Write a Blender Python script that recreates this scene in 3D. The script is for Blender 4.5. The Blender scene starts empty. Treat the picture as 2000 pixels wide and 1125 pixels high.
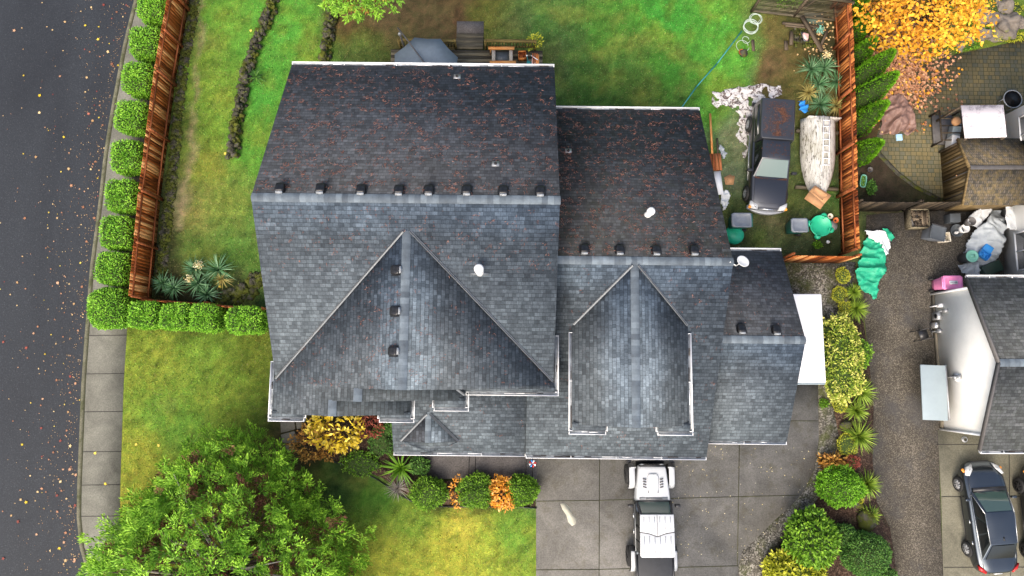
import bpy, math, random
import numpy as np
from mathutils import Vector, noise
random.seed(7); RNG = np.random.RandomState(11)
PI = math.pi
# ---------------------------------------------------------------- camera, light, exposure
SC = bpy.context.scene
CAM_H, CAM_T, CAM_F = 31.0, 0.1156, 1332.7
cd = bpy.data.cameras.new('camera'); cam = bpy.data.objects.new('camera', cd); SC.collection.objects.link(cam)
cam.location = (0, 0, CAM_H); cam.rotation_euler = (CAM_T, 0, 0)
cd.sensor_width = 36; cd.lens = CAM_F/2000*36; cd.clip_end = 3000; cd.clip_start = .5
SC.camera = cam
wd = bpy.data.worlds.new('World'); SC.world = wd; wd.use_nodes = True
nt = wd.node_tree; bg = nt.nodes['Background']
sky = nt.nodes.new('ShaderNodeTexSky'); sky.sky_type = 'NISHITA'; sky.sun_disc = False
SUN_EL, SUN_AZ = 50, 205
sky.sun_elevation = math.radians(SUN_EL); sky.sun_rotation = math.radians(SUN_AZ)
sky.air_density = 1.0; sky.dust_density = 7.0; sky.ozone_density = .4
nt.links.new(sky.outputs[0], bg.inputs[0]); bg.inputs[1].default_value = 0.15
sd = bpy.data.lights.new('sun', 'SUN'); so = bpy.data.objects.new('sun', sd); SC.collection.objects.link(so)
sd.energy = .65; sd.angle = math.radians(60); sd.color = (.96, 1.0, .95)
so.rotation_euler = (math.radians(90-SUN_EL), 0, math.radians(180-SUN_AZ))
so.location = (0, -20, 40)
SC.view_settings.view_transform = 'Standard'; SC.view_settings.look = 'None'
SC.view_settings.exposure = 1.02; SC.view_settings.gamma = 1; SC.view_settings.use_curve_mapping = False

# ---------------------------------------------------------------- measuring: photo pixel + height -> metres
CT, ST = math.cos(CAM_T), math.sin(CAM_T)
def P(px, py, z=0.):
    a = (px-1000)/CAM_F; b = -(py-562.5)/CAM_F
    dy = b*CT+ST; dz = b*ST-CT
    t = (z-CAM_H)/dz
    return Vector((a*t, dy*t, z))
def PX(x, y, z=0.):
    dz = z-CAM_H; u = y*CT+dz*ST; d = -(-y*ST+dz*CT)
    return 1000+CAM_F*x/d, 562.5-CAM_F*u/d
HY = -.0103; HC, HS = math.cos(HY), math.sin(HY)
def hp(px, py, z):      # photo pixel -> house frame
    w = P(px, py, z); return Vector((HC*w.x+HS*w.y, -HS*w.x+HC*w.y, z))

# ---------------------------------------------------------------- mesh builder
class MB:
    def __init__(s): s.v = []; s.f = []; s.m = []; s.t = []; s.uv = {}; s.arr = []
    def add(s, vs, fs, m=0, t=.5):
        o = len(s.v); s.v += [tuple(p) for p in vs]
        for f in fs: s.f.append(tuple(i+o for i in f)); s.m.append(m); s.t.append(t)
        return s
    def box(s, c, d, rz=0, m=0, t=.5, rx=0, ry=0):
        x, y, z = d[0]/2, d[1]/2, d[2]/2
        vs = [Vector((i*x, j*y, k*z)) for i in (-1, 1) for j in (-1, 1) for k in (-1, 1)]
        if rx or ry or rz:
            from mathutils import Euler
            R = Euler((rx, ry, rz)).to_matrix(); vs = [R@v for v in vs]
        c = Vector(c); vs = [v+c for v in vs]
        return s.add(vs, [(0,1,3,2),(4,6,7,5),(0,4,5,1),(2,3,7,6),(0,2,6,4),(1,5,7,3)], m, t)
    def bar(s, a, b, w, h, m=0, t=.5):     # square bar from a to b
        a, b = Vector(a), Vector(b); d = (b-a)
        if d.length < 1e-6: return s
        d.normalize(); up = Vector((0,0,1)) if abs(d.z) < .95 else Vector((1,0,0))
        x = d.cross(up).normalized(); y = x.cross(d)
        vs = [p+x*i*w/2+y*j*h/2 for p in (a, b) for i, j in ((-1,-1),(1,-1),(1,1),(-1,1))]
        return s.add(vs, [(3,2,1,0),(4,5,6,7),(0,1,5,4),(1,2,6,5),(2,3,7,6),(3,0,4,7)], m, t)
    def tube(s, pts, r, n=8, m=0, t=.5, cap=True):
        pts = [Vector(p) for p in pts]; rings = []; k = len(pts)
        rr = r if isinstance(r, (list, tuple)) else [r]*k
        px = None
        for i in range(k):
            d = (pts[min(i+1, k-1)]-pts[max(i-1, 0)]).normalized()
            if px is None:
                up = Vector((0,0,1)) if abs(d.z) < .9 else Vector((1,0,0)); x = d.cross(up).normalized()
            else: x = (px-d*px.dot(d)).normalized()
            px = x; y = d.cross(x)
            rings.append([pts[i]+(x*math.cos(2*PI*j/n)+y*math.sin(2*PI*j/n))*rr[i] for j in range(n)])
        return s.loft(rings, m, t, cap)
    def loft(s, rings, m=0, t=.5, cap=True, closed=True):
        n = len(rings[0]); vs = [p for r in rings for p in r]; fs = []
        for i in range(len(rings)-1):
            for j in range(n if closed else n-1):
                a = i*n+j; b = i*n+(j+1)%n; fs.append((a, b, b+n, a+n))
        if cap: fs.append(tuple(range(n))[::-1]); fs.append(tuple(range((len(rings)-1)*n, len(rings)*n)))
        return s.add(vs, fs, m, t)
    def lathe(s, prof, c=(0,0,0), n=20, m=0, t=.5, axis='z', sx=1, sy=1, cap=True):
        c = Vector(c); rings = []
        for r, h in prof:
            ring = []
            for j in range(n):
                a = 2*PI*j/n; x, y = r*math.cos(a)*sx, r*math.sin(a)*sy
                ring.append(c+(Vector((x, y, h)) if axis == 'z' else Vector((h, x, y)) if axis == 'x' else Vector((x, h, y))))
            rings.append(ring)
        return s.loft(rings, m, t, cap)
    def prism(s, poly, z0, z1, m=0, t=.5):
        n = len(poly); vs = [(p[0], p[1], z0) for p in poly]+[(p[0], p[1], z1) for p in poly]
        fs = [tuple(range(n))[::-1], tuple(range(n, 2*n))]+[(i, (i+1)%n, (i+1)%n+n, i+n) for i in range(n)]
        return s.add(vs, fs, m, t)
    def slab(s, poly, th, m=0, t=.5):      # 3D polygon thickened downwards
        n = len(poly); poly = [Vector(p) for p in poly]
        nn = (poly[1]-poly[0]).cross(poly[2]-poly[1])
        area = sum((poly[i].x*poly[(i+1)%n].y-poly[(i+1)%n].x*poly[i].y) for i in range(n))
        if area < 0: poly = poly[::-1]
        vs = [p-Vector((0,0,th)) for p in poly]+poly
        fs = [tuple(range(n))[::-1], tuple(range(n, 2*n))]+[(i, (i+1)%n, (i+1)%n+n, i+n) for i in range(n)]
        return s.add(vs, fs, m, t)
    def leaves(s, pts, dirs, L, W, tint, m=0, bend=.0):   # numpy leaves: pts Nx3 base, dirs Nx3
        n = len(pts); 
        if n == 0: return s
        d = dirs/np.linalg.norm(dirs, axis=1, keepdims=True)
        rnd = RNG.normal(size=(n, 3)); side = np.cross(d, rnd); side /= np.linalg.norm(side, axis=1, keepdims=True)+1e-9
        L = np.broadcast_to(np.asarray(L, float).reshape(-1, 1), (n, 1)); W = np.broadcast_to(np.asarray(W, float).reshape(-1, 1), (n, 1))
        mid = pts+d*L*.5; tip = pts+d*L+np.array([[0, 0, -1.]])*L*bend
        q = np.stack([pts, mid+side*W*.5, tip, mid-side*W*.5], 1)
        s.arr.append((q.reshape(-1, 3), n, m, np.broadcast_to(np.asarray(tint, float), (n,)))); return s
    def build(s, name, mats, parent=None, smooth=False, uvf=None, sub=0, bevel=0):
        if not isinstance(mats, (list, tuple)): mats = [mats]
        me = bpy.data.meshes.new(name)
        V = np.array(s.v, float).reshape(-1, 3); nv = len(V)
        Vs = [V]; F = s.f; counts = [len(f) for f in F]
        loops = [i for f in F for i in f]; mi = list(s.m); tt = list(s.t)
        L = [np.array(loops, int)]; C = [np.array(counts, int)]; M = [np.array(mi, int)]; T = [np.array(tt, float)]
        for q, n, m, t in s.arr:
            Vs.append(q); L.append(np.arange(n*4)+nv); nv += n*4
            C.append(np.full(n, 4)); M.append(np.full(n, m)); T.append(t)
        V = np.concatenate(Vs); L = np.concatenate(L); C = np.concatenate(C); M = np.concatenate(M); T = np.concatenate(T)
        me.vertices.add(len(V)); me.vertices.foreach_set('co', V.ravel())
        me.loops.add(len(L)); me.loops.foreach_set('vertex_index', L.astype(np.int32))
        me.polygons.add(len(C)); st = np.concatenate([[0], np.cumsum(C)[:-1]]) if len(C) else C
        me.polygons.foreach_set('loop_start', st.astype(np.int32))
        me.polygons.foreach_set('material_index', M.astype(np.int32))
        for m in mats: me.materials.append(m)
        me.update(calc_edges=True); me.validate()
        if len(me.polygons) == len(T):
            a = me.attributes.new('tint', 'FLOAT', 'FACE'); a.data.foreach_set('value', T.astype(np.float32))
        if smooth: me.polygons.foreach_set('use_smooth', [True]*len(me.polygons))
        if uvf:
            uv = me.uv_layers.new(name='UVMap')
            for p in me.polygons:
                for li in p.loop_indices: uv.data[li].uv = uvf(me.vertices[me.loops[li].vertex_index].co, p)
        o = bpy.data.objects.new(name, me); SC.collection.objects.link(o)
        if bevel:
            b = o.modifiers.new('bevel', 'BEVEL'); b.width = bevel; b.segments = 2; b.limit_method = 'ANGLE'
        if sub:
            b = o.modifiers.new('sub', 'SUBSURF'); b.levels = sub; b.render_levels = sub
        if parent: o.parent = parent
        return o
def tag(o, label=None, cat=None, group=None, kind=None):
    if label: o['label'] = label
    if cat: o['category'] = cat
    if group: o['group'] = group
    if kind: o['kind'] = kind
    return o
def thing(name, label, cat, loc=(0,0,0), rz=0, group=None):
    o = bpy.data.objects.new(name, None); SC.collection.objects.link(o); o.empty_display_size = .3
    o.location = loc; o.rotation_euler = (0, 0, rz); return tag(o, label, cat, group)
def put(o, loc, rz=0, label=None, cat=None, group=None):
    o.location = loc; o.rotation_euler = (0, 0, rz); return tag(o, label, cat, group)
def copy_tree(o, parent=None):
    c = o.copy(); SC.collection.objects.link(c); c.parent = parent
    for ch in list(o.children): copy_tree(ch, c)
    return c

# ---------------------------------------------------------------- materials
def srgb(r, g, b, k=1.0):
    f = lambda u: ((u/255+.055)/1.055)**2.4 if u > 10 else u/255/12.92
    return (f(r)*k, f(g)*k, f(b)*k, 1)
class N:
    def __init__(s, name):
        s.m = bpy.data.materials.new(name); s.m.use_nodes = True; s.t = s.m.node_tree; s.b = s.t.nodes['Principled BSDF']
    def n(s, ty, **k):
        q = s.t.nodes.new('ShaderNode'+ty)
        for a, b in k.items():
            if a.startswith('i_'): q.inputs[a[2:].replace('_', ' ')].default_value = b
            else: setattr(q, a, b)
        return q
    def l(s, a, b): s.t.links.new(a, b)
    def noise(s, scale, detail=4, rough=.6, vec=None, dist=0):
        q = s.n('TexNoise'); q.inputs['Scale'].default_value = scale; q.inputs['Detail'].default_value = detail
        q.inputs['Roughness'].default_value = rough; q.inputs['Distortion'].default_value = dist
        if vec: s.l(vec, q.inputs['Vector'])
        return q.outputs['Fac']
    def ramp(s, fac, stops, interp='LINEAR'):
        q = s.n('ValToRGB'); q.color_ramp.interpolation = interp; e = q.color_ramp.elements
        while len(e) < len(stops): e.new(.5)
        for i, (p, c) in enumerate(stops):
            e[i].position = p; e[i].color = c if len(c) == 4 else (*c, 1)
        s.l(fac, q.inputs[0]); return q.outputs[0]
    def mix(s, fac, a, b, mode='MIX'):
        q = s.n('MixRGB'); q.blend_type = mode
        for i, x in enumerate((fac, a, b)):
            if hasattr(x, 'links'): s.l(x, q.inputs[i])
            else: q.inputs[i].default_value = x
        return q.outputs[0]
    def math(s, op, a, b=0.):
        q = s.n('Math'); q.operation = op
        for i, x in enumerate((a, b)):
            if hasattr(x, 'links'): s.l(x, q.inputs[i])
            else: q.inputs[i].default_value = x
        return q.outputs[0]
    def pos(s): return s.n('NewGeometry').outputs['Position']
    def obj(s): return s.n('TexCoord').outputs['Object']
    def mapped(s, vec, scale=(1,1,1), rot=(0,0,0)):
        q = s.n('Mapping'); q.inputs['Scale'].default_value = scale; q.inputs['Rotation'].default_value = rot
        s.l(vec, q.inputs[0]); return q.outputs[0]
    def done(s, col, rough=.8, bump=None, bs=.3, bd=.02, metal=0, spec=None, coat=0):
        if hasattr(col, 'links'): s.l(col, s.b.inputs['Base Color'])
        else: s.b.inputs['Base Color'].default_value = col
        if hasattr(rough, 'links'): s.l(rough, s.b.inputs['Roughness'])
        else: s.b.inputs['Roughness'].default_value = rough
        s.b.inputs['Metallic'].default_value = metal
        if spec is not None: s.b.inputs['Specular IOR Level'].default_value = spec
        if coat: s.b.inputs['Coat Weight'].default_value = coat; s.b.inputs['Coat Roughness'].default_value = .03
        if bump is not None:
            q = s.n('Bump'); q.inputs['Strength'].default_value = bs; q.inputs['Distance'].default_value = bd
            s.l(bump, q.inputs['Height']); s.l(q.outputs[0], s.b.inputs['Normal'])
        return s.m
def plain(name, c, rough=.6, var=.15, scale=6, metal=0, coat=0, spec=None, bump=0):
    k = N(name); v = k.obj()
    d = k.ramp(k.noise(scale, 5, .65, v), [(.3, tuple(x*(1-var) for x in c[:3])), (.7, tuple(min(1, x*(1+var)) for x in c[:3]))])
    return k.done(d, rough, k.noise(scale*6, 3, .6, v) if bump else None, bump, .01, metal, spec, coat)
def foliage(name, dark, mid, light, rough=.55):
    k = N(name); a = k.n('Attribute', attribute_name='tint'); r = k.n('NewGeometry').outputs['Random Per Island']
    f = k.math('ADD', k.math('MULTIPLY', a.outputs['Fac'], .65), k.math('MULTIPLY', r, .35))
    c = k.ramp(f, [(0, dark), (.5, mid), (1, light)])
    k.b.inputs['Specular IOR Level'].default_value = .25
    return k.done(c, rough)
def wood(name, c1, c2, c3, axis='z', rough=.7, streak=1.):
    k = N(name); v = k.obj(); r = k.n('NewGeometry').outputs['Random Per Island']
    sc = {'z': (14, 14, .9), 'x': (.9, 14, 14), 'y': (14, .9, 14)}[axis]
    q = k.n('CombineXYZ'); k.l(k.math('MULTIPLY', r, 37.), q.inputs[0]); k.l(k.math('MULTIPLY', r, 19.), q.inputs[2])
    av = k.n('VectorMath'); av.operation = 'ADD'; k.l(v, av.inputs[0]); k.l(q.outputs[0], av.inputs[1])
    nz = k.noise(1., 5, .65, k.mapped(av.outputs[0], sc), .6)
    f = k.math('ADD', k.math('MULTIPLY', nz, streak), k.math('MULTIPLY', k.math('SUBTRACT', r, .5), .38))
    return k.done(k.ramp(f, [(.3, c1), (.52, c2), (.70, c3)]), rough, nz, .3, .01, spec=.2)

def shingle(name, dark, light, moss=0., ridge_pale=.0, litter=0):
    k = N(name); uv = k.n('TexCoord').outputs['UV']
    def brick(w, h, off, freq, c1, c2, sx=0):
        b = k.n('TexBrick'); b.offset = off; b.offset_frequency = freq; b.squash = .7; b.squash_frequency = 3
        b.inputs['Scale'].default_value = 1; b.inputs['Brick Width'].default_value = w; b.inputs['Row Height'].default_value = h
        b.inputs['Mortar Size'].default_value = .007; b.inputs['Mortar Smooth'].default_value = .3; b.inputs['Bias'].default_value = 0
        b.inputs['Color1'].default_value = c1; b.inputs['Color2'].default_value = c2; b.inputs['Mortar'].default_value = tuple(x*.8 for x in dark[:3])+(1,)
        q = k.n('Mapping'); q.inputs['Location'].default_value = (sx, 0, 0); k.l(uv, q.inputs[0]); k.l(q.outputs[0], b.inputs[0]); return b
    b1 = brick(.19, .146, .37, 2, dark, light); b2 = brick(.43, .146, .61, 3, (.80, .81, .82, 1), (1.2, 1.2, 1.2, 1), 3.3)
    b2.inputs['Mortar Size'].default_value = .004; b2.inputs['Mortar'].default_value = (.6, .6, .6, 1)
    c = k.mix(1., b1.outputs['Color'], b2.outputs['Color'], 'MULTIPLY')
    # thin shadow line below every course, painted into the colour
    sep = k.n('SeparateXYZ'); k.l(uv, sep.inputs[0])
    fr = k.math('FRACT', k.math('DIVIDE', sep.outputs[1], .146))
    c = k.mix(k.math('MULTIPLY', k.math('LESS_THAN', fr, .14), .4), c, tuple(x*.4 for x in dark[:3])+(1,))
    g = k.noise(90, 2, .7, uv); c = k.mix(1., c, k.ramp(g, [(.25, (.72,)*3), (.75, (1.3,)*3)]), 'MULTIPLY')
    c = k.mix(1., c, k.ramp(k.noise(9, 3, .8, uv), [(.3, (.7,)*3), (.7, (1.32,)*3)]), 'MULTIPLY')
    w = k.noise(.55, 5, .6, uv, .8); c = k.mix(1., c, k.ramp(w, [(.3, (.78,.78,.8)), (.7, (1.2,1.2,1.2))]), 'MULTIPLY')
    if ridge_pale:      # paler band close under the ridge (v=0 is the ridge, v<0 below)
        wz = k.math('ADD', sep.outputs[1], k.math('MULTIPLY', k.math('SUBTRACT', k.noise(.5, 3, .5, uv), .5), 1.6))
        c = k.mix(k.ramp(k.math('ADD', k.math('MULTIPLY', wz, .4), 1.), [(.0, (0,0,0)), (.42, (.0,)*3), (.95, (ridge_pale,)*3)]), c, tuple(min(1, x*1.9) for x in light[:3])+(1,), 'MIX') if 0 else k.mix(k.ramp(k.math('ADD', k.math('MULTIPLY', wz, .4), 1.), [(.42, (0,0,0)), (.9, (ridge_pale,)*3)]), c, k.mix(1., c, (1.75, 1.85, 1.95, 1), 'MULTIPLY'))
    if moss: c = k.mix(k.ramp(k.noise(1.6, 6, .7, uv), [(.45, (0,0,0)), (.7, (moss,)*3)]), c, (.03, .04, .012, 1))
    if litter: c = k.mix(k.ramp(k.noise(3.2, 8, .8, uv, .5), [(.55, (0,0,0)), (.72, (litter,)*3)]), c, (.085, .035, .022, 1))
    return k.done(c, .78, b1.outputs['Fac'], -.35, .012, spec=.35)
M = {}
M['shingle_n'] = shingle('shingle_north_shaded', (.023, .027, .034, 1), (.054, .061, .073, 1), moss=.08, litter=.15)  # north slopes: shade put into the base tones, besides moss and needles
M['shingle_gn'] = shingle('shingle_garage_north_shaded', (.018, .020, .024, 1), (.042, .047, .055, 1), moss=.25, litter=.15)
M['shingle_s'] = shingle('shingle_south_lit', (.050, .062, .072, 1), (.104, .126, .142, 1), ridge_pale=1., litter=.1)  # south slopes: sunlit side put into the lighter base tones
M['shingle_w'] = shingle('shingle_wing', (.041, .051, .059, 1), (.088, .105, .118, 1), ridge_pale=1., litter=.15)
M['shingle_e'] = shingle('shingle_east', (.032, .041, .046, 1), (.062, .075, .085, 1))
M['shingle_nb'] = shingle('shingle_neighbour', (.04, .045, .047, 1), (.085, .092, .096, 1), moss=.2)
M['cap'] = plain('ridge_cap_shingle', (.12, .135, .155, 1), .7, .3, 3)
M['white'] = plain('white_paint', (.78, .79, .80, 1), .45, .05, 3)
M['gutter_in'] = plain('gutter_inside', (.26, .28, .30, 1), .6, .5, 4)
M['flash'] = plain('valley_metal', (.14, .155, .17, 1), .5, .2, 4, metal=.2)
M['siding'] = plain('house_siding', (.42, .45, .46, 1), .6, .06, 2)
M['nwall'] = plain('neighbour_siding', (.80, .80, .77, 1), .6, .05, 2)
M['nwall2'] = plain('neighbour_grey_siding', (.55, .58, .55, 1), .6, .08, 2)
M['trim_dark'] = plain('dark_trim', (.09, .085, .085, 1), .6, .2)
M['black_plastic'] = plain('black_plastic', (.02, .02, .022, 1), .35, .3)
M['vent'] = plain('vent_metal', (.018, .018, .02, 1), .3, .6, 9, metal=.3)
M['grey_metal'] = plain('grey_metal', (.35, .36, .37, 1), .4, .2, 5, metal=.5)
M['glass'] = N('window_glass').done((.03, .04, .045, 1), .06, spec=.8)
M['autoglass'] = N('car_glass').done((.05, .085, .075, 1), .05, spec=.9)
M['darkglass'] = N('dark_glass').done((.008, .010, .011, 1), .06, spec=.7)
M['rubber'] = plain('tyre_rubber', (.018, .018, .018, 1), .8, .2)
M['chrome'] = plain('chrome', (.6, .61, .62, 1), .25, .1, metal=.8)
M['alloy'] = plain('alloy', (.5, .51, .53, 1), .35, .1, metal=.5)
M['black_paint'] = N('black_car_paint').done((.066, .069, .078, 1), .3, metal=.85, coat=.4)
M['navy_paint'] = N('dark_sedan_paint').done((.075, .090, .105, 1), .2, metal=.9, coat=.6)
M['white_paint'] = N('white_car_paint').done((.50, .52, .54, 1), .4, coat=.3)
M['fogglass'] = N('pale_windscreen').done((.13, .18, .165, 1), .08, spec=.8)
M['red_lens'] = plain('red_lens', (.5, .015, .015, 1), .2, .1)
M['amber'] = plain('amber_lens', (.8, .3, .04, 1), .2, .1)
M['lens'] = plain('clear_lens', (.55, .57, .58, 1), .12, .2, 20)
M['cedar'] = wood('cedar_boards', srgb(74, 34, 12), srgb(160, 84, 32), srgb(222, 164, 106))
M['cedar_rail'] = wood('cedar_rail', srgb(92, 44, 22), srgb(146, 78, 40), srgb(176, 108, 64), 'y')
M['cedar_e'] = wood('cedar_boards_weathered', srgb(46, 20, 10), srgb(120, 58, 22), srgb(205, 130, 70), streak=1.1)
M['darkwood'] = wood('weathered_fence', srgb(26, 23, 19), srgb(50, 43, 35), srgb(80, 70, 56))
M['greywood'] = wood('grey_deck_wood', srgb(52, 48, 40), srgb(86, 80, 66), srgb(120, 112, 92), 'x')
M['greywood_y'] = wood('grey_plank_wood', srgb(46, 40, 34), srgb(80, 70, 58), srgb(112, 100, 84), 'y')
M['newwood'] = wood('fresh_lumber', srgb(170, 100, 48), srgb(205, 138, 76), srgb(228, 172, 112), 'x', .6)
M['newwood_y'] = wood('fresh_lumber_y', srgb(170, 100, 48), srgb(205, 138, 76), srgb(228, 172, 112), 'y', .6)
M['olivewood'] = wood('mossy_rail_wood', srgb(60, 52, 26), srgb(104, 90, 50), srgb(140, 124, 76), 'x')
M['shedwood'] = wood('shed_wall_wood', srgb(70, 56, 36), srgb(116, 98, 66), srgb(150, 130, 94), 'z')
M['card'] = plain('cardboard', srgb(176, 132, 92), .8, .15, 4)
M['tarp_white'] = None
def tarpmat(name, c, spot=None, rough=.5, cover=.5):
    k = N(name); v = k.obj(); col = k.ramp(k.noise(3, 5, .6, v), [(.3, tuple(x*.85 for x in c[:3])), (.7, tuple(min(1,x*1.1) for x in c[:3]))])
    if spot: col = k.mix(k.ramp(k.noise(4, 8, .75, v, 1.), [(cover, (0,0,0)), (cover+.05, (1,1,1))]), col, spot)
    return k.done(col, rough, k.noise(9, 6, .6, v, 1.), .7, .04, spec=.5)
M['tarp_white'] = tarpmat('white_tarp', (.66, .63, .61, 1), (.10, .07, .06, 1), .6, .50)
M['tarp_green'] = tarpmat('green_tarp', (.015, .34, .19, 1))
M['tarp_grey'] = tarpmat('grey_tarp', (.38, .42, .45, 1))
M['tarp_silver'] = tarpmat('silver_tarp', (.62, .65, .67, 1))
M['tarp_brown'] = tarpmat('brown_tarp', (.21, .125, .10, 1))
M['umbrella'] = plain('umbrella_cloth', (.17, .205, .235, 1), .7, .15, 2)
M['green_plastic'] = plain('green_plastic', (.02, .46, .25, 1), .4, .08, 3)
M['teal_plastic'] = plain('teal_bin_plastic', (.01, .12, .10, 1), .45, .1, 3)
M['grey_plastic'] = plain('grey_bin_plastic', (.16, .18, .21, 1), .45, .2, 3)
M['dgrey_plastic'] = plain('charcoal_plastic', (.06, .07, .08, 1), .45, .2, 3)
M['pink_plastic'] = plain('pink_plastic', (.78, .24, .47, 1), .4, .08, 3)
M['blue_plastic'] = plain('blue_plastic', (.03, .26, .68, 1), .45, .1, 3)
M['mint_plastic'] = plain('mint_plastic', (.16, .42, .33, 1), .45, .1, 3)
M['cream'] = plain('cream_plastic', (.6, .55, .45, 1), .6, .1, 3)
M['steelblue'] = plain('blue_grey_cover', (.27, .33, .36, 1), .5, .05, 2)
M['teal_can'] = plain('teal_watering_can', (.02, .22, .22, 1), .4, .1)
M['orange_metal'] = plain('orange_metal', (.55, .13, .03, 1), .5, .15)
M['cone_pink'] = plain('faded_cone', (.78, .50, .46, 1), .6, .1, 3)
M['skyblue'] = plain('sky_blue_plastic', (.35, .58, .78, 1), .5, .06)
M['hose'] = plain('pale_hose', (.46, .55, .48, 1), .5, .15)
M['bark'] = plain('bark', (.075, .05, .035, 1), .9, .3, 8, bump=.5)
M['palebark'] = plain('pale_dead_wood', (.34, .31, .26, 1), .9, .25, 8)
def rockmat(name, a, b, moss, mv):
    k = N(name); v = k.pos(); c = k.ramp(k.noise(5, 7, .7, v), [(.3, a), (.7, b)])
    c = k.mix(k.ramp(k.noise(2.2, 5, .7, v), [(mv, (0,0,0)), (mv+.1, (1,1,1))]), c, moss)
    r = k.n('NewGeometry').outputs['Random Per Island']
    c = k.mix(1., c, k.ramp(r, [(0, (.65,)*3), (1, (1.3,)*3)]), 'MULTIPLY')
    return k.done(c, .9, k.noise(20, 5, .7, v), .6, .03, spec=.2)
M['rock'] = rockmat('wall_rock', (.022, .020, .015, 1), (.10, .095, .075, 1), (.07, .08, .010, 1), .47)
M['rock_moss'] = rockmat('mossy_rock', (.035, .032, .024, 1), (.09, .085, .065, 1), (.06, .07, .010, 1), .42)
M['boulder'] = rockmat('boulder', (.10, .085, .07, 1), (.20, .175, .15, 1), (.14, .16, .02, 1), .62)
M['leaf_conifer'] = foliage('conifer_needles', (.05, .11, .015), (.16, .36, .026), (.38, .64, .055))
M['leaf_dead'] = foliage('dead_needles', (.07, .028, .016), (.17, .07, .04), (.28, .14, .08))
M['leaf_hedge'] = foliage('hedge_leaves', (.04, .13, .01), (.14, .36, .02), (.30, .58, .05))
M['leaf_arb'] = foliage('arborvitae_leaves', (.045, .13, .005), (.12, .31, .012), (.22, .46, .03))
M['leaf_dark'] = foliage('dark_shrub_leaves', (.02, .06, .012), (.06, .16, .025), (.14, .29, .045))
M['leaf_green'] = foliage('green_shrub_leaves', (.03, .08, .006), (.10, .23, .012), (.22, .40, .03))
M['leaf_yellow'] = foliage('yellow_leaves', (.25, .16, .01), (.58, .42, .02), (.8, .66, .14))
M['leaf_lime'] = foliage('lime_leaves', (.13, .16, .01), (.36, .38, .02), (.62, .60, .08))
M['leaf_varieg'] = foliage('variegated_leaves', (.04, .13, .012), (.26, .34, .03), (.78, .72, .20))
M['leaf_orange'] = foliage('orange_leaves', (.45, .16, .02), (.75, .34, .03), (.85, .50, .2))
M['leaf_autumn'] = foliage('autumn_tree_leaves', (.40, .15, .02), (.74, .36, .025), (.88, .56, .05))
M['leaf_red'] = foliage('red_leaves', (.10, .02, .015), (.24, .05, .035), (.42, .14, .09))
M['leaf_rust'] = foliage('rust_leaves', (.13, .05, .01), (.34, .16, .03), (.52, .32, .07))
M['leaf_yucca'] = foliage('yucca_blades', (.02, .07, .02), (.075, .19, .075), (.26, .42, .24))
M['leaf_yyucca'] = foliage('yellowing_blades', (.14, .10, .03), (.34, .28, .08), (.50, .45, .16))
M['leaf_fern'] = foliage('fern_fronds', (.05, .10, .006), (.16, .26, .02), (.36, .46, .07))
M['leaf_grey'] = foliage('dry_grass_blades', (.14, .12, .10), (.28, .25, .22), (.46, .43, .38))
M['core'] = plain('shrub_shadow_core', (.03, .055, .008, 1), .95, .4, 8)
M['leaf_litter'] = foliage('leaf_litter', (.12, .035, .012), (.42, .26, .12), (.78, .60, .30))
M['leaf_brown'] = foliage('brown_leaf_litter', (.16, .06, .03), (.36, .17, .09), (.58, .36, .22))
M['needle'] = foliage('needle_litter', (.07, .030, .022), (.19, .075, .05), (.34, .19, .15))
M['flower'] = foliage('cream_flowers', (.5, .38, .12), (.72, .62, .32), (.85, .8, .6))
# ---------------------------------------------------------------- ground, road, pavements
def inpoly(x, y, poly):
    c = False; n = len(poly); j = n-1
    for i in range(n):
        xi, yi = poly[i]; xj, yj = poly[j]
        if (yi > y) != (yj > y) and x < (xj-xi)*(y-yi)/(yj-yi)+xi: c = not c
        j = i
    return c
def pp(pts, z=0): return [P(x, y, z) for x, y in pts]
def gravelmat(name, cols, scale, rough=.85, patch=None, bump=.8, spec=.3, fine=None):
    k = N(name); v = k.pos()
    q = k.n('TexVoronoi'); q.inputs['Scale'].default_value = scale; k.l(v, q.inputs['Vector'])
    sp = k.n('SeparateColor'); k.l(q.outputs['Color'], sp.inputs[0])
    c = k.ramp(sp.outputs[0], cols)
    c = k.mix(1., c, k.ramp(k.noise(1.1, 6, .65, v, .4), [(.3, (.72,)*3), (.7, (1.25,)*3)]), 'MULTIPLY')
    if patch: c = k.mix(k.ramp(k.noise(patch[1], 6, .7, v, .3), [(patch[2], (0,0,0)), (patch[2]+.14, (patch[3],)*3)]), c, patch[0])
    return k.done(c, rough, q.outputs['Distance'], -bump, .03, spec=spec)
def asphaltmat():
    k = N('asphalt'); v = k.pos(); n1 = k.noise(17, 4, .85, v)
    c = k.ramp(n1, [(.25, (.008, .010, .013, 1)), (.6, (.022, .027, .034, 1)), (.72, (.11, .12, .13, 1))])
    c = k.mix(1., c, k.ramp(k.noise(.35, 5, .6, k.mapped(v, (1, .25, 1), (0, 0, .2)), .5), [(.3, (.72, .72, .76)), (.7, (1.25, 1.22, 1.2))]), 'MULTIPLY')
    c = k.mix(k.ramp(k.noise(14, 6, .8, v), [(.6, (0,0,0)), (.72, (.35,)*3)]), c, (.15, .115, .105, 1))
    return k.done(c, .7, n1, .5, .01, spec=.35)
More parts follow.
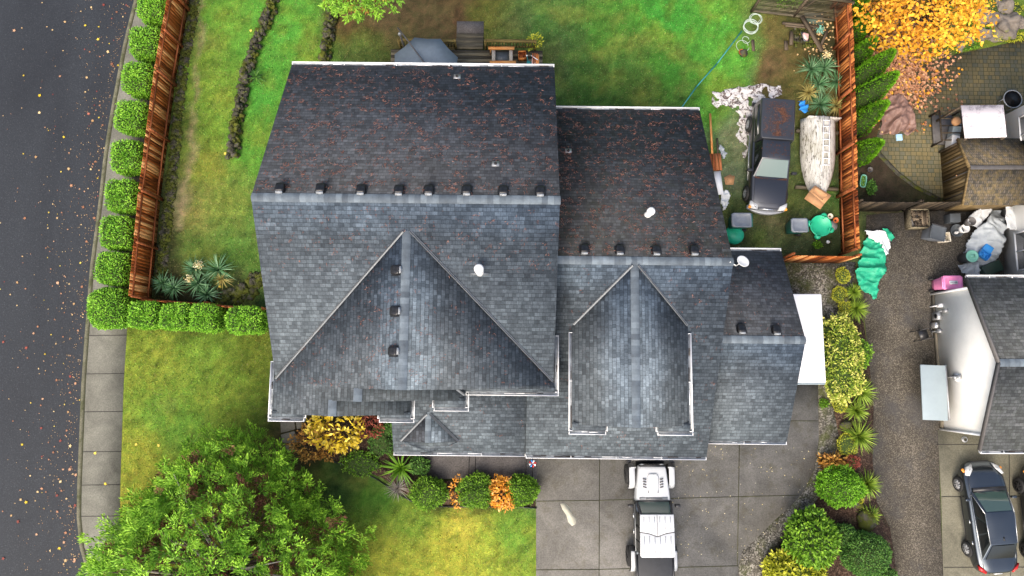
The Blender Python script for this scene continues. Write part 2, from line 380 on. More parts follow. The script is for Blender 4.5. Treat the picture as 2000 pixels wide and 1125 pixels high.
def concretemat(name, a, b, moss=(.05, .06, .02, 1), mv=.6, mk=.4, sc=17):
    k = N(name); v = k.pos(); n1 = k.noise(sc, 4, .75, v)
    c = k.ramp(n1, [(.3, a), (.7, b)])
    c = k.mix(1., c, k.ramp(k.noise(.8, 6, .65, v, .6), [(.3, (.68,)*3), (.7, (1.28,)*3)]), 'MULTIPLY')
    c = k.mix(k.ramp(k.noise(1.7, 7, .75, v, .3), [(mv, (0,0,0)), (mv+.15, (mk,)*3)]), c, moss)
    c = k.mix(k.ramp(k.noise(38, 2, .5, v), [(.74, (0,0,0)), (.78, (.6,)*3)]), c, (.4, .38, .34, 1))
    return k.done(c, .8, n1, .3, .006, spec=.3)
M['asphalt'] = asphaltmat()
M['sidewalk'] = concretemat('sidewalk_concrete', (.105, .103, .085, 1), (.19, .187, .155, 1), mv=.7)
M['drive'] = concretemat('driveway_concrete', (.098, .094, .086, 1), (.190, .183, .168, 1), (.075, .066, .034, 1), .52, .5)
M['walk'] = concretemat('porch_walk_concrete', (.05, .045, .044, 1), (.13, .12, .115, 1))
M['ndrive'] = concretemat('neighbour_concrete', (.12, .114, .083, 1), (.215, .203, .15, 1))
M['curb'] = concretemat('curb_concrete', (.085, .085, .05, 1), (.19, .18, .13, 1), (.04, .05, .012, 1), .48, .75)
M['joint'] = plain('mossy_joint', (.04, .042, .018, 1), .95, .5, 5)
M['joint_dark'] = plain('dark_joint', (.025, .022, .02, 1), .95, .3, 5)
M['gravel'] = gravelmat('pea_gravel', [(0, (.035, .032, .025, 1)), (.55, (.105, .096, .078, 1)), (1, (.30, .28, .24, 1))], 20, patch=((.055, .065, .012, 1), .9, .47, .8))
M['ngravel'] = gravelmat('driveway_gravel', [(0, (.030, .026, .020, 1)), (.6, (.060, .052, .040, 1)), (1, (.145, .13, .108, 1))], 34, patch=((.045, .045, .047, 1), .35, .5, .7))
M['mulch'] = gravelmat('bark_mulch', [(0, (.018, .010, .006, 1)), (.6, (.06, .032, .02, 1)), (1, (.12, .08, .055, 1))], 20, patch=((.03, .05, .008, 1), 1.3, .56, .6))
M['flag'] = concretemat('flagstone', (.15, .13, .095, 1), (.24, .21, .155, 1))
def pavermat():
    k = N('concrete_pavers'); v = k.mapped(k.pos(), (1, 1, 1), (0, 0, .02))
    b = k.n('TexBrick'); b.inputs['Scale'].default_value = 1; b.inputs['Brick Width'].default_value = .26; b.inputs['Row Height'].default_value = .2
    b.inputs['Mortar Size'].default_value = .012; b.inputs['Color1'].default_value = (.145, .12, .06, 1); b.inputs['Color2'].default_value = (.085, .09, .07, 1)
    b.inputs['Mortar'].default_value = (.035, .04, .015, 1); b.squash = .7; b.squash_frequency = 2; k.l(v, b.inputs[0])
    c = k.mix(1., b.outputs[0], k.ramp(k.noise(.7, 5, .6, v), [(.3, (.7, .72, .7)), (.7, (1.3, 1.22, 1.1))]), 'MULTIPLY')
    c = k.mix(k.ramp(k.noise(2.3, 4, .6, v), [(.66, (0,0,0)), (.74, (.5,)*3)]), c, (.23, .12, .05, 1))
    return k.done(c, .8, b.outputs['Fac'], -.4, .015, spec=.3)
M['paver'] = pavermat()
# base sheet to the horizon
g = MB().add([(-900, -900, -.17), (900, -900, -.17), (900, 900, -.17), (-900, 900, -.17)], [(0, 1, 2, 3)])
M['far'] = plain('far_grass', (.05, .09, .02, 1), .9, .4, .1)
tag(g.build('ground', M['far']), kind='structure')
curb_px = [(262, 0), (240, 90), (217, 213), (203, 300), (192, 400), (176, 521), (166, 650), (159, 750), (155, 850), (151, 950), (150, 1010), (156, 1070), (172, 1125)]
cw = [P(x, y, -.05) for x, y in curb_px]
def extend(pts, L=60):
    a = pts[0]+(pts[0]-pts[1]).normalized()*L; b = pts[-1]+(pts[-1]-pts[-2]).normalized()*L
    return [a]+list(pts)+[b]
cw = extend(cw)
def curbx(Y):
    for a, b in zip(cw[:-1], cw[1:]):
        if (a.y-Y)*(b.y-Y) <= 0: return a.x+(b.x-a.x)*(Y-a.y)/(b.y-a.y+1e-9)
    return cw[0].x
rd = [(p.x+.02, p.y, -.13) for p in cw]; n = len(rd)
g = MB().add(rd+[(-90, p[1], -.13) for p in rd], [(i, i+1, n+i+1, n+i) for i in range(n-1)])
tag(g.build('road', M['asphalt']), kind='structure')
def strip(off0, off1, z0, z1, name, mat):
    s = MB(); rings = []
    for i, p in enumerate(cw):
        d = (cw[min(i+1, n-1)]-cw[max(i-1, 0)]).normalized(); nx = Vector((-d.y, d.x, 0))
        if nx.x < 0: nx = -nx
        a = p+nx*off0; b = p+nx*off1
        rings.append([Vector((a.x, a.y, z0)), Vector((a.x+.03, a.y, z1)), Vector((b.x, b.y, z1)), Vector((b.x, b.y, z0))])
    s.loft(rings); return s.build(name, mat)
tag(strip(0, .19, -.2, .012, 'curb', M['curb']), kind='structure')
sw_end = P(166, 1060).y
tag(strip(.205, 1.93, -.2, .012, 'pavement', M['sidewalk']), kind='structure')
s = MB()
for y in (655, 730, 804, 882, 947, 1008, 1075, 1140):
    Y = P(0, y).y; x = curbx(Y); s.box((x+1.08, Y, .014), (1.72, .03, .006), rz=.01)
for i in range(14): Y = P(0, 600).y+i*1.75; s.box((curbx(Y)+1.08, Y, -.006), (1.72, .03, .006))
tag(s.build('pavement_joints', M['joint_dark']), kind='structure')
s = MB(); rings = []
for i, p in enumerate(cw): rings.append([Vector((p.x+.185, p.y, .014)), Vector((p.x+.225, p.y, .014))])
s.loft(rings, closed=False, cap=False); tag(s.build('curb_joint', M['joint']), kind='structure')

# the lot: one grid, its grass, soil and moss colours, some with shade painted in, measured on the photograph
ANCH = [(300, 700, 122, 138, 20), (270, 900, 140, 150, 22), (400, 700, 112, 140, 22), (340, 830, 108, 150, 24), (500, 690, 92, 104, 26), (430, 790, 118, 140, 22), (300, 1000, 138, 140, 20),
 (660, 930, 50, 78, 18), (740, 960, 84, 126, 18), (800, 1020, 120, 146, 22), (760, 1090, 142, 152, 40), (900, 1040, 168, 172, 62), (950, 1080, 150, 168, 50), (1010, 1040, 118, 158, 22), (880, 1110, 156, 164, 50), (700, 880, 50, 70, 20),
 (430, 40, 104, 158, 22), (400, 150, 112, 140, 32), (440, 220, 118, 152, 22), (420, 320, 122, 130, 46), (380, 420, 122, 122, 62), (440, 400, 112, 126, 46), (450, 470, 84, 120, 28), (400, 480, 82, 104, 28), (480, 300, 92, 150, 24), (500, 200, 78, 150, 22), (560, 60, 84, 160, 20), (530, 120, 84, 150, 24), (600, 100, 104, 150, 24), (560, 20, 92, 156, 24), (490, 500, 80, 110, 24), (470, 460, 90, 118, 34),
 (352, 60, 104, 108, 52), (345, 250, 78, 92, 28), (330, 400, 70, 74, 38), (322, 470, 56, 60, 30), (400, 590, 40, 34, 24), (340, 560, 46, 42, 28), (480, 570, 44, 46, 22), (507, 570, 58, 84, 22),
 (680, 40, 92, 72, 46), (700, 100, 78, 92, 34), (760, 30, 98, 82, 56), (840, 40, 88, 76, 50), (900, 40, 84, 64, 44), (950, 40, 88, 92, 38), (1000, 60, 84, 96, 44), (1060, 50, 76, 112, 32), (1080, 110, 76, 86, 40), (1120, 100, 74, 106, 30),
 (1180, 60, 78, 128, 28), (1150, 160, 60, 96, 22), (1250, 190, 72, 98, 24), (1230, 120, 74, 110, 28), (1300, 40, 66, 150, 20), (1330, 130, 62, 128, 24), (1400, 30, 88, 160, 22), (1420, 60, 80, 158, 20), (1340, 190, 74, 110, 26),
 (1400, 150, 96, 174, 24), (1440, 110, 96, 178, 24), (1380, 220, 92, 160, 26), (1470, 60, 92, 120, 40), (1500, 60, 100, 84, 52), (1510, 120, 104, 80, 58), (1490, 150, 98, 76, 54), (1550, 100, 82, 74, 40), (1540, 160, 90, 84, 44), (1600, 80, 60, 56, 36), (1570, 40, 72, 70, 42),
 (1390, 300, 96, 128, 40), (1430, 330, 104, 112, 84), (1420, 280, 122, 126, 90), (1440, 400, 70, 84, 40), (1500, 440, 96, 92, 68), (1540, 400, 74, 82, 36), (1620, 400, 66, 96, 24), (1480, 470, 76, 96, 32), (1560, 480, 74, 82, 48), (1620, 480, 58, 66, 34), (1440, 470, 62, 60, 40), (1660, 450, 50, 60, 30), (1600, 420, 60, 70, 34),
 (1700, 330, 62, 52, 42), (1720, 130, 110, 82, 48), (1700, 220, 80, 60, 40), (1740, 150, 100, 76, 50), (1710, 380, 52, 44, 36), (1780, 60, 120, 90, 30), (1900, 40, 110, 120, 30), (1960, 30, 90, 110, 30), (1860, 80, 84, 96, 40), (1690, 60, 70, 66, 30),
 (1640, 560, 78, 74, 56), (1620, 620, 88, 92, 50), (620, 850, 44, 30, 20), (700, 850, 42, 34, 22), (760, 850, 50, 54, 26), (1040, 950, 70, 86, 40), (780, 930, 60, 64, 30), (580, 870, 84, 74, 50), (860, 950, 40, 40, 24), (960, 950, 44, 40, 24)]
AN = np.array(ANCH, float)
ANC = np.where(AN[:, 2:]/255 > .04, ((AN[:, 2:]/255+.055)/1.055)**2.4, AN[:, 2:]/255/12.92)
def lawn():
    xs = np.concatenate([np.arange(-21, -19, .5), np.arange(-19, 25, .17), np.arange(25, 60, 3)]); ys = np.concatenate([np.arange(-40, -11, 3), np.arange(-11, 19, .17), np.arange(19, 50, 3)])
    nx, ny = len(xs), len(ys); X, Y = np.meshgrid(xs, ys); px, py = PX(X, Y, 0.)
    # domain warp so that colour regions get ragged edges
    W = np.zeros(X.shape); W2 = np.zeros(X.shape)
    for i in range(ny):
        for j in range(nx):
            v = Vector((X[i, j]*.9, Y[i, j]*.9, 0)); a = noise.turbulence_vector(v, 4, False)
            W[i, j], W2[i, j] = a.x, a.y
    q = np.stack([(px+W*17).ravel(), (py+W2*17).ravel()], 1)
    q[:, 0] = np.clip(q[:, 0], 100, 1990); q[:, 1] = np.clip(q[:, 1], 0, 1125)
    col = np.zeros((len(q), 3)); ws = np.zeros(len(q))
    for k in range(len(AN)):
        d2 = ((q[:, 0]-AN[k, 0])**2+(q[:, 1]-AN[k, 1])**2)+500; w = d2**-1.9; ws += w; col += w[:, None]*ANC[k]
    col /= ws[:, None]
    # worn dirt path beside the fence
    for i in range(len(q)):
        x, y = q[i]
        pl = [(392, -20, 9), (388, 100, 8), (380, 200, 8), (372, 300, 12), (352, 400, 22), (345, 450, 16)]
        for (x0, y0, w0), (x1, y1, w1) in zip(pl[:-1], pl[1:]):
            if y0 <= y < y1:
                t = (y-y0)/(y1-y0); c = x0+(x1-x0)*t; w = w0+(w1-w0)*t; f = max(0, 1-abs(x-c)/w)*.8
                col[i] = col[i]*(1-f)+np.array([.26, .21, .12])*f
    fn = lambda f, o: np.array([noise.fractal(Vector((x*f+o, y*f, o)), .9, 2., 4) for x, y in zip(X.ravel(), Y.ravel())])
    m1, m2, m3 = fn(.55, 3.), fn(2.2, 11.), fn(.9, 23.)
    gr = np.clip((col[:, 1]/(col[:, 0]+1e-4)-1.)*1.2, 0, 1)
    gg = gr[:, None]; col = col*(np.array([.64, .75, 1.3])*gg+np.array([.86, .90, .88])*(1-gg))+np.array([.008, .006, .006])*gg
    f1 = (np.clip(m1*.9-.0, 0, .5)*gr)[:, None]; col = col*(1-f1)+np.array([.19, .22, .04])*f1*.9
    f2 = (np.clip(m3*1.3-.15, 0, .55)*gr)[:, None]; col = col*(1-f2)+np.array([.10, .16, .03])*f2
    col[:, 1] = np.where(col[:, 1] > .16, .16+.78*(col[:, 1]-.16), col[:, 1]); col[:, 2] = np.maximum(col[:, 2], .12*col[:, 1])
    col = np.clip(col*(1+.42*m2+.34*fn(5.1, 31.))[:, None], .004, 1)
    global LAWN; LAWN = (xs, ys, col.reshape(ny, nx, 3))
    cx = np.array([curbx(y)+1.0 for y in ys])
    me = bpy.data.meshes.new('lawn'); V = np.stack([X.ravel(), Y.ravel(), np.zeros(nx*ny)], 1)
    F = []
    for i in range(ny-1):
        for j in range(nx-1):
            if xs[j] > cx[i]-.3 : a = i*nx+j; F.append((a, a+1, a+nx+1, a+nx))
    me.from_pydata(V.tolist(), [], F)
    ca = me.color_attributes.new('Col', 'FLOAT_COLOR', 'POINT'); ca.data.foreach_set('color', np.concatenate([col, np.ones((len(col), 1))], 1).astype(np.float32).ravel())
    k = N('lawn_and_soil'); v = k.pos(); a = k.n('Attribute', attribute_name='Col')
    n1 = k.noise(13, 5, .85, v); n2 = k.noise(2.6, 6, .75, v, .8)
    c = k.mix(1., a.outputs['Color'], k.ramp(n1, [(.28, (.55, .58, .5)), (.5, (1, 1, 1)), (.72, (1.5, 1.4, 1.3))]), 'MULTIPLY')
    c = k.mix(1., c, k.ramp(n2, [(.3, (.62, .82, .7)), (.5, (1, 1, 1)), (.7, (1.35, 1.1, 1.25))]), 'MULTIPLY')
    c = k.mix(1., c, k.ramp(k.noise(90, 2, .6, v), [(.3, (.75,)*3), (.7, (1.25,)*3)]), 'MULTIPLY')
    me.materials.append(k.done(c, .9, n1, .9, .05, spec=.15)); me.update()
    o = bpy.data.objects.new('lawn', me); SC.collection.objects.link(o); tag(o, kind='structure')
lawn()
def sheet(name, pts, z, mat, px=True):
    w = pp(pts) if px else [Vector((*p, 0)) for p in pts]
    s = MB().prism([(p.x, p.y) for p in w], z-.02 if z > .02 else 0.001, z); return tag(s.build(name, mat), kind='structure')
drive_edge = [(1598, 740), (1598, 800), (1599, 858), (1591, 915), (1573, 953), (1556, 976), (1515, 1014), (1472, 1057), (1450, 1074), (1442, 1106), (1440, 1500)]
sheet('driveway', [(1047, 1500), (1047, 970), (1052, 860), (1200, 840), (1400, 740)]+drive_edge, .012, M['drive'])
sheet('gravel_strip', drive_edge[::-1]+[(1598, 700), (1560, 600), (1530, 560), (1525, 505), (1672, 512), (1665, 560), (1648, 620), (1630, 700), (1628, 800), (1640, 860), (1618, 935), (1590, 985), (1556, 1022), (1535, 1070), (1490, 1110), (1478, 1500)], .008, M['gravel'])
sheet('garden_bed', [(1478, 1500), (1490, 1110), (1535, 1070), (1556, 1022), (1590, 985), (1618, 935), (1640, 860), (1628, 800), (1630, 700), (1648, 620), (1660, 575), (1682, 600), (1697, 700), (1706, 800), (1704, 900), (1712, 980), (1738, 1030), (1752, 1125), (1756, 1500)], .006, M['mulch'])
sheet('neighbour_driveway', [(1756, 1500), (1752, 1125), (1738, 1030), (1712, 980), (1704, 900), (1706, 800), (1697, 700), (1686, 600), (1690, 520), (1692, 420), (1850, 408), (2100, 400), (2100, 870), (1832, 850), (1842, 1125), (1846, 1500)], .010, M['ngravel'])
sheet('neighbour_slab', [(1831, 840), (2300, 840), (2300, 1500), (1846, 1500), (1842, 1125), (1838, 970)], .016, M['ndrive'])
sheet('patio', [(1836, 386), (1790, 362), (1755, 335), (1722, 300), (1712, 268), (1722, 230), (1745, 190), (1775, 160), (1800, 128), (1850, 110), (1920, 95), (2000, 77), (2150, 40), (2150, 390)], .010, M['paver'])
sheet('porch_walk', [(800, 850), (1052, 850), (1050, 936), (960, 934), (826, 936)], .010, M['walk'])
sheet('garden_border', [(590, 830), (780, 810), (800, 900), (826, 940), (1046, 938), (1046, 992), (880, 992), (835, 984), (795, 968), (750, 935), (700, 915), (640, 895), (600, 880), (575, 850)], .005, M['mulch'])
sheet('patio_edge', [(1712, 268), (1722, 300), (1755, 335), (1790, 362), (1836, 386), (1836, 392), (1788, 369), (1750, 341), (1716, 306), (1706, 270)], .02, M['rock'])
s = MB()
def jl(a, b, w=.032, z=.016): A, B = P(*a), P(*b); s.bar((A.x, A.y, z), (B.x, B.y, z), w, .006)
jl((1171, 885), (1168, 1500)); jl((1444, 860), (1440, 1106)); jl((1048, 979), (1170, 977)); jl((1170, 977), (1444, 970)); jl((1444, 970), (1560, 967)); jl((1047, 1113), (1169, 1112)); jl((1169, 1112), (1441, 1105)); jl((1540, 822), (1598, 822), .03)
tag(s.build('driveway_joints', M['joint']), kind='structure')
s = MB(); jl((1829, 868), (2060, 868), .03, .02); jl((1838, 970), (2100, 969), .03, .02); jl((1843, 1108), (2100, 1107), .03, .02); jl((1970, 868), (1974, 1180), .03, .02); jl((917, 885), (915, 935), .03); jl((929, 885), (928, 935), .03); jl((1028, 885), (1027, 938), .03); jl((1040, 885), (1040, 938), .03)
tag(s.build('slab_joints', M['joint_dark']), kind='structure')
M['patch'] = plain('cement_patch', (.42, .41, .33, 1), .8, .15, 6)
def blob(name, c, pts, mat, z):
    w = pp(pts); ss = MB().prism([(p.x, p.y) for p in w], z-.003, z); return tag(ss.build(name, mat), kind='structure')
blob('driveway_stain', None, [(1094, 984), (1103, 982), (1112, 990), (1118, 1004), (1126, 1014), (1124, 1024), (1117, 1027), (1110, 1020), (1106, 1006), (1098, 994)], M['patch'], .0165)
for i, (a, b, c_) in enumerate([((549, 828), (592, 842), 1), ((548, 846), (594, 866), 2)]):
    pass
for pts in ([(548, 820), (575, 818), (577, 838), (560, 843), (549, 845)], [(549, 849), (562, 845), (575, 842), (580, 852), (588, 862), (570, 866), (552, 864)], [(578, 822), (590, 822), (592, 836), (580, 838)], [(556, 870), (575, 869), (583, 880), (565, 884)]):
    w = pp(pts); c = sum(w, Vector())/len(w); ss = MB().prism([((p-c).x, (p-c).y) for p in w], 0, .035)
    o = ss.build('flagstone', M['flag'], bevel=.01); put(o, c)
FS = [o for o in bpy.data.objects if o.name.startswith('flagstone')]
for o, lb in zip(FS, ('pale flagstone directly below the house corner gutter', 'largest cracked flagstone, second from the house corner', 'small flagstone beside the lawn shrub under the eave', 'mossy flagstone nearest the big conifer')): tag(o, lb, 'paving stone', 'flagstones of the garden path')
# edging of beds
def edging(name, pts, label, w=.04, h=.07, mat='black_plastic', cat='garden edging'):
    s = MB(); w_ = pp(pts)
    for a, b in zip(w_[:-1], w_[1:]): s.bar((a.x, a.y, h/2), (b.x, b.y, h/2), w, h)
    o = s.build(name, M[mat]); return tag(o, label, cat)
edging('garden_edging', [(640, 898), (690, 912), (740, 938), (780, 965), (812, 983), (838, 989), (1000, 989), (1048, 992)], 'black plastic edging curving between front flower bed and lawn')
edging('garden_edging', [(1448, 62), (1400, 125), (1360, 170), (1330, 212)], 'green edging between back lawn and mossy side yard', .05, .09, 'teal_can')
# ---------------------------------------------------------------- the grey-roofed house
PT = .54
house = thing('house', 'large two storey house with dark grey shingled gable roofs and white gutters', 'house', (0, 0, 0), HY)
def uv_for(ud, hd, ridge):
    # ud: unit eave direction (2D), hd: horizontal up-slope direction; v=0 at ridge
    k = math.sqrt(1+PT*PT)
    def f(co, p): return (co.x*ud[0]+co.y*ud[1]+.37, ((co.x*hd[0]+co.y*hd[1])-ridge)*k)
    return f
def roof(poly, mat, ud, hd, ridge, th=.14, parent=None):
    return MB().slab(poly, th).build('roof', M[mat], parent or house, uvf=uv_for(ud, hd, ridge))
# main gable roof
ZE, YR, ZR = 5.6, 5.52, 8.91
mx0, mx1 = -8.70, 1.53; yN, yS = 11.62, -.62
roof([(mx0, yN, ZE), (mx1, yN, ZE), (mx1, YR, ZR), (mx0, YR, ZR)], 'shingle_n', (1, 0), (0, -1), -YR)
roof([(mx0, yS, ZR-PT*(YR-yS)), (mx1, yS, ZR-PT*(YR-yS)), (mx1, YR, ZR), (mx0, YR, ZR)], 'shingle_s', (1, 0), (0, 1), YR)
# front cross gables (three nested, one common west slope)
wx = -8.80; ex = 1.60; cxE = -1.70; bxE = -3.69
rA, rC, rB = (wx+ex)/2, (wx+cxE)/2, (wx+bxE)/2
zw = lambda x: ZE+PT*(x-wx)
yA, yC, yB = -.78, -1.22, -1.76
zA, zC, zB = zw(rA), zw(rC), zw(rB)
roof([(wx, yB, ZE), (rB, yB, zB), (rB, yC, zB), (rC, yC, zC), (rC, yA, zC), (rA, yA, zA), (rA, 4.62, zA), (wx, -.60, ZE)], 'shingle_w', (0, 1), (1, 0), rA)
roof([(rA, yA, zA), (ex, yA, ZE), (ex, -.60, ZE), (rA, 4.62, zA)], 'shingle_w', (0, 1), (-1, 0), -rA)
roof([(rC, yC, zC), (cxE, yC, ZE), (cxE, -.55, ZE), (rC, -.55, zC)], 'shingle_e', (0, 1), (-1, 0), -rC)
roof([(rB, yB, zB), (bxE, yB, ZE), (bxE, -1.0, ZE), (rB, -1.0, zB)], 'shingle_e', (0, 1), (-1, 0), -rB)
# porch + garage roofs
GR, GZ = 3.83, 6.92; gx0, gx1 = .59, 7.86; gN, gS = 10.92, -3.5
gz = lambda y: GZ-PT*abs(GR-y)
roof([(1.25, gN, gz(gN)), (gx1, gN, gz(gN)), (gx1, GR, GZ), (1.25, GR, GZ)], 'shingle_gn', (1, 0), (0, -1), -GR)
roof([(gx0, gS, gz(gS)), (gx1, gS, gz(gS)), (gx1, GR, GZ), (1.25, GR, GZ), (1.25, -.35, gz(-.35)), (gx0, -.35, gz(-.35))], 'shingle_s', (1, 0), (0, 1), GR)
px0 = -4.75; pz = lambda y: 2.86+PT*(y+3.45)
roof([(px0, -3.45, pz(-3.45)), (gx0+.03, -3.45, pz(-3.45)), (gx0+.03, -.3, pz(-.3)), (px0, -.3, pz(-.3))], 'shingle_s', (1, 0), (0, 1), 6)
# dormer over the garage
dx0, dx1 = 2.22, 6.50; dr = (dx0+dx1)/2; dz = 5.70; dzr = dz+PT*(dr-dx0); dyS = -2.05
yv0 = GR-(GZ-dz)/PT; yv1 = GR-(GZ-dzr)/PT
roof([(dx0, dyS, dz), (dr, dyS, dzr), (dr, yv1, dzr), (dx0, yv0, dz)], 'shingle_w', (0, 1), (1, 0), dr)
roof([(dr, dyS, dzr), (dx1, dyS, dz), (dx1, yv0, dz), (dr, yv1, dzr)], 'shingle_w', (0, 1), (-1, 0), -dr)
# entry cricket gable on the porch roof
e0 = hp(781, 862, 3.3); e1 = hp(895, 862, 3.3); ea = (e0.x+e1.x)/2; ey = e0.y; ez = pz(ey); eh = ez+PT*(e1.x-ea)*1.0; eyt = ey+(e1.x-ea)
roof([(e0.x, ey, ez+.02), (ea, ey, eh+.02), (ea, eyt, eh+.02)], 'shingle_n', (0, 1), (1, 0), ea, .05)
roof([(ea, ey, eh+.02), (e1.x, ey, ez+.02), (ea, eyt, eh+.02)], 'shingle_w', (0, 1), (-1, 0), -ea, .05)
roof([(e0.x-.02, ey, ez+.015), (ea, ey-.52, ez-.2), (e1.x+.02, ey, ez+.015), (ea, ey+.01, eh+.015)], 'shingle_s', (1, 0), (0, 1), 2, .04)
# side wing
SR, SZ = 1.15, 4.79; sx0, sx1 = 7.35, 11.25; sN, sS = 4.95, -2.9
sz = lambda y: SZ-PT*abs(SR-y)
roof([(sx0, sN, sz(sN)), (sx1, sN, sz(sN)), (sx1, SR, SZ), (sx0, SR, SZ)], 'shingle_n', (1, 0), (0, -1), -SR)
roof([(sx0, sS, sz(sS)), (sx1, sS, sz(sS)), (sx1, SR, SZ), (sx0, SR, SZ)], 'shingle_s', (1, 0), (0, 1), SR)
# ridge caps: overlapping folded shingles
def ridge(a, b, w=.15, mat='cap', fold=PT, name='ridge_cap', parent=None):
    a, b = Vector(a), Vector(b); d = (b-a); L = d.length; d.normalize(); sd_ = Vector((-d.y, d.x, 0)); s = MB(); n_ = max(1, int(L/.2))
    for i in range(n_):
        p = a+d*(i*L/n_); q = a+d*((i+1.12)*L/n_); up = Vector((0, 0, .025)); up2 = Vector((0, 0, .008)); dn = Vector((0, 0, fold*w))
        vs = [p+up, p+sd_*w-dn+up, q+sd_*w-dn+up2, q+up2, p-sd_*w-dn+up, q-sd_*w-dn+up2]
        s.add(vs, [(0, 1, 2, 3), (4, 0, 3, 5)] if 1 else [], 0, random.random())
    return s.build(name, M[mat], parent or house)
def capmat(name, lo, hi):
    k = N(name); r = k.n('NewGeometry').outputs['Random Per Island']
    return k.done(k.mix(1., k.ramp(r, [(0, lo), (.5, tuple((a+b)/2 for a, b in zip(lo, hi))), (1, hi)]), k.ramp(k.noise(3, 5, .7, k.obj()), [(.3, (.7,)*3), (.7, (1.3,)*3)]), 'MULTIPLY'), .75)
M['cap'] = capmat('ridge_cap_shingles', (.060, .078, .098, 1), (.145, .180, .210, 1))
ridge((mx0, YR, ZR), (mx1, YR, ZR)); ridge((1.2, GR, GZ), (gx1, GR, GZ)); ridge((8.0, SR, SZ), (sx1, SR, SZ)); ridge((sx0+.5, SR, SZ), (8.0, SR, SZ))
ridge((rA, yA, zA), (rA, 4.5, zA)); ridge((rC, yC, zC), (rC, yA, zC)); ridge((rB, yB, zB), (rB, yC, zB)); ridge((dr, dyS, dzr), (dr, yv1-.05, dzr)); ridge((ea, ey, eh+.02), (ea, eyt, eh+.02), .12)
# valley metal: a raised W rib
def valley(a, b, off=(0, 0)):
    a, b = Vector(a), Vector(b); d = (b-a).normalized(); sd_ = Vector((-d.y, d.x, 0)).normalized(); s = MB(); u = Vector((0, 0, 1))
    pr = [(-.05, .06), (-.025, .05), (0, .08), (.02, .05), (.035, .06)]
    s.loft([[p+sd_*x+u*z for x, z in pr] for p in (a, b)], closed=False, cap=False)
    s.bar(a+sd_*.012+u*.11, b+sd_*.012+u*.11, .018, .03, 1)
    return s.build('valley_flashing', [M['flash'], M['dark_flash']], house)
M['dark_flash'] = plain('valley_shadow_gap', (.10, .105, .11, 1), .6, .3)
valley((wx+.1, -.5, ZE+.05), (rA-.12, 4.5, zA-.04)); valley((ex-.1, -.5, ZE+.05), (rA+.12, 4.5, zA-.04))
valley((dx0+.03, yv0+.02, dz+.02), (dr-.1, yv1-.05, dzr)); valley((dx1-.03, yv0+.02, dz+.02), (dr+.1, yv1-.05, dzr))
valley((e0.x, ey, ez+.02), (ea-.06, eyt-.05, eh)); valley((e1.x, ey, ez+.02), (ea+.06, eyt-.05, eh)); valley((cxE-.3, -.82, ZE+.2), (cxE-.02, -1.03, ZE+.05))
# gutters
def gutter(a, b, out, cap0=True, cap1=True, parent=None, w=.105, strap=1.75, dirt=True):
    a, b, out = Vector(a), Vector(b), Vector(out).normalized(); d = (b-a); L = d.length; d.normalize(); s = MB(); z = Vector((0, 0, 1))
    pr = [(0, 0, .0), (0, 0, -.11), (w*.75, 0, -.11), (w, 0, -.03), (w, 0, .0), (w+.026, 0, .006), (w+.026, 0, -.03), (w*.8, 0, -.13), (-.012, 0, -.13), (-.012, 0, .0)]
    o_ = len(s.f); s.loft([[p+out*x+z*zz for x, _, zz in pr] for p in (a, b)], 0)
    if out.y < .5:
        for i in (0, 1, 8, 9): s.m[o_+i] = 1
    s.bar(a+out*w*.45+z*-.085, b+out*w*.45+z*-.085, w*.8, .02, 1)
    n_ = max(1, int(L/strap)); 
    for i in range(n_+1):
        p = a+d*min(L-.02, max(.02, (i+.0)*L/n_)); s.bar(p, p+out*w, .025, .012, 0)
    x = 0.
    while dirt and x < L-.4:
        l = random.uniform(.15, .8); x += random.uniform(.1, 1.5)
        if x+l > L: break
        p = a+d*x+out*w*random.uniform(.3, .6)+z*-.06; s.bar(p, p+d*l, .03, .03, 2 if random.random() < .6 else 0)
    return s.build('gutter', [M['white'], M['gutter_in'], M['darkdebris']], parent or house)
M['darkdebris'] = plain('gutter_debris', (.05, .04, .035, 1), .9, .5, 9)
N_, S_, W_, E_ = (0, 1, 0), (0, -1, 0), (-1, 0, 0), (1, 0, 0)
gutter((mx0, yN, ZE), (mx1, yN, ZE), N_); gutter((1.7, gN, gz(gN)), (gx1, gN, gz(gN)), N_); gutter((gx1+.05, sN, sz(sN)), (sx1, sN, sz(sN)), N_)
def H(px, py, z): v = hp(px, py, z); return v
gwy = -1.93; gay = yA-.13; gcy = -1.5
gutter((wx, H(530, 705, ZE).y, ZE), (wx, gwy, ZE), W_)
xl = H(594, 823, ZE).x
gutter((wx-.13, gwy, ZE), (xl, gwy, ZE), S_)
gutter((xl-.02, gwy, ZE-.003), (xl-.02, yB+.0, ZE-.003), E_, w=.05)
xr0 = H(740, 825, ZE).x
gutter((xr0, gwy, ZE), (bxE+.13, gwy, ZE), S_); gutter((xr0+.02, gwy, ZE-.003), (xr0+.02, yB+.02, ZE-.003), W_, w=.05)
gutter((bxE, yC, ZE), (bxE, gwy, ZE), E_)
xc0 = H(847, 796, ZE).x
gutter((xc0, gcy, ZE), (cxE+.13, gcy, ZE), S_); gutter((xc0+.02, gcy, ZE-.003), (xc0+.02, yC, ZE-.003), W_, w=.05)
gutter((cxE, gay, ZE), (cxE, gcy, ZE), E_)
gutter((cxE, gay, ZE), (ex+.13, gay, ZE), S_); gutter((ex, H(1090, 655, ZE).y, ZE), (ex, gay, ZE), E_)
dgy = -2.28
gutter((dx0, yv0-.25, dz), (dx0, dgy, dz), W_); gutter((dx1, yv0-.25, dz), (dx1, dgy, dz), E_)
xa = H(1184, 833, dz).x; xb = H(1284, 836, dz).x
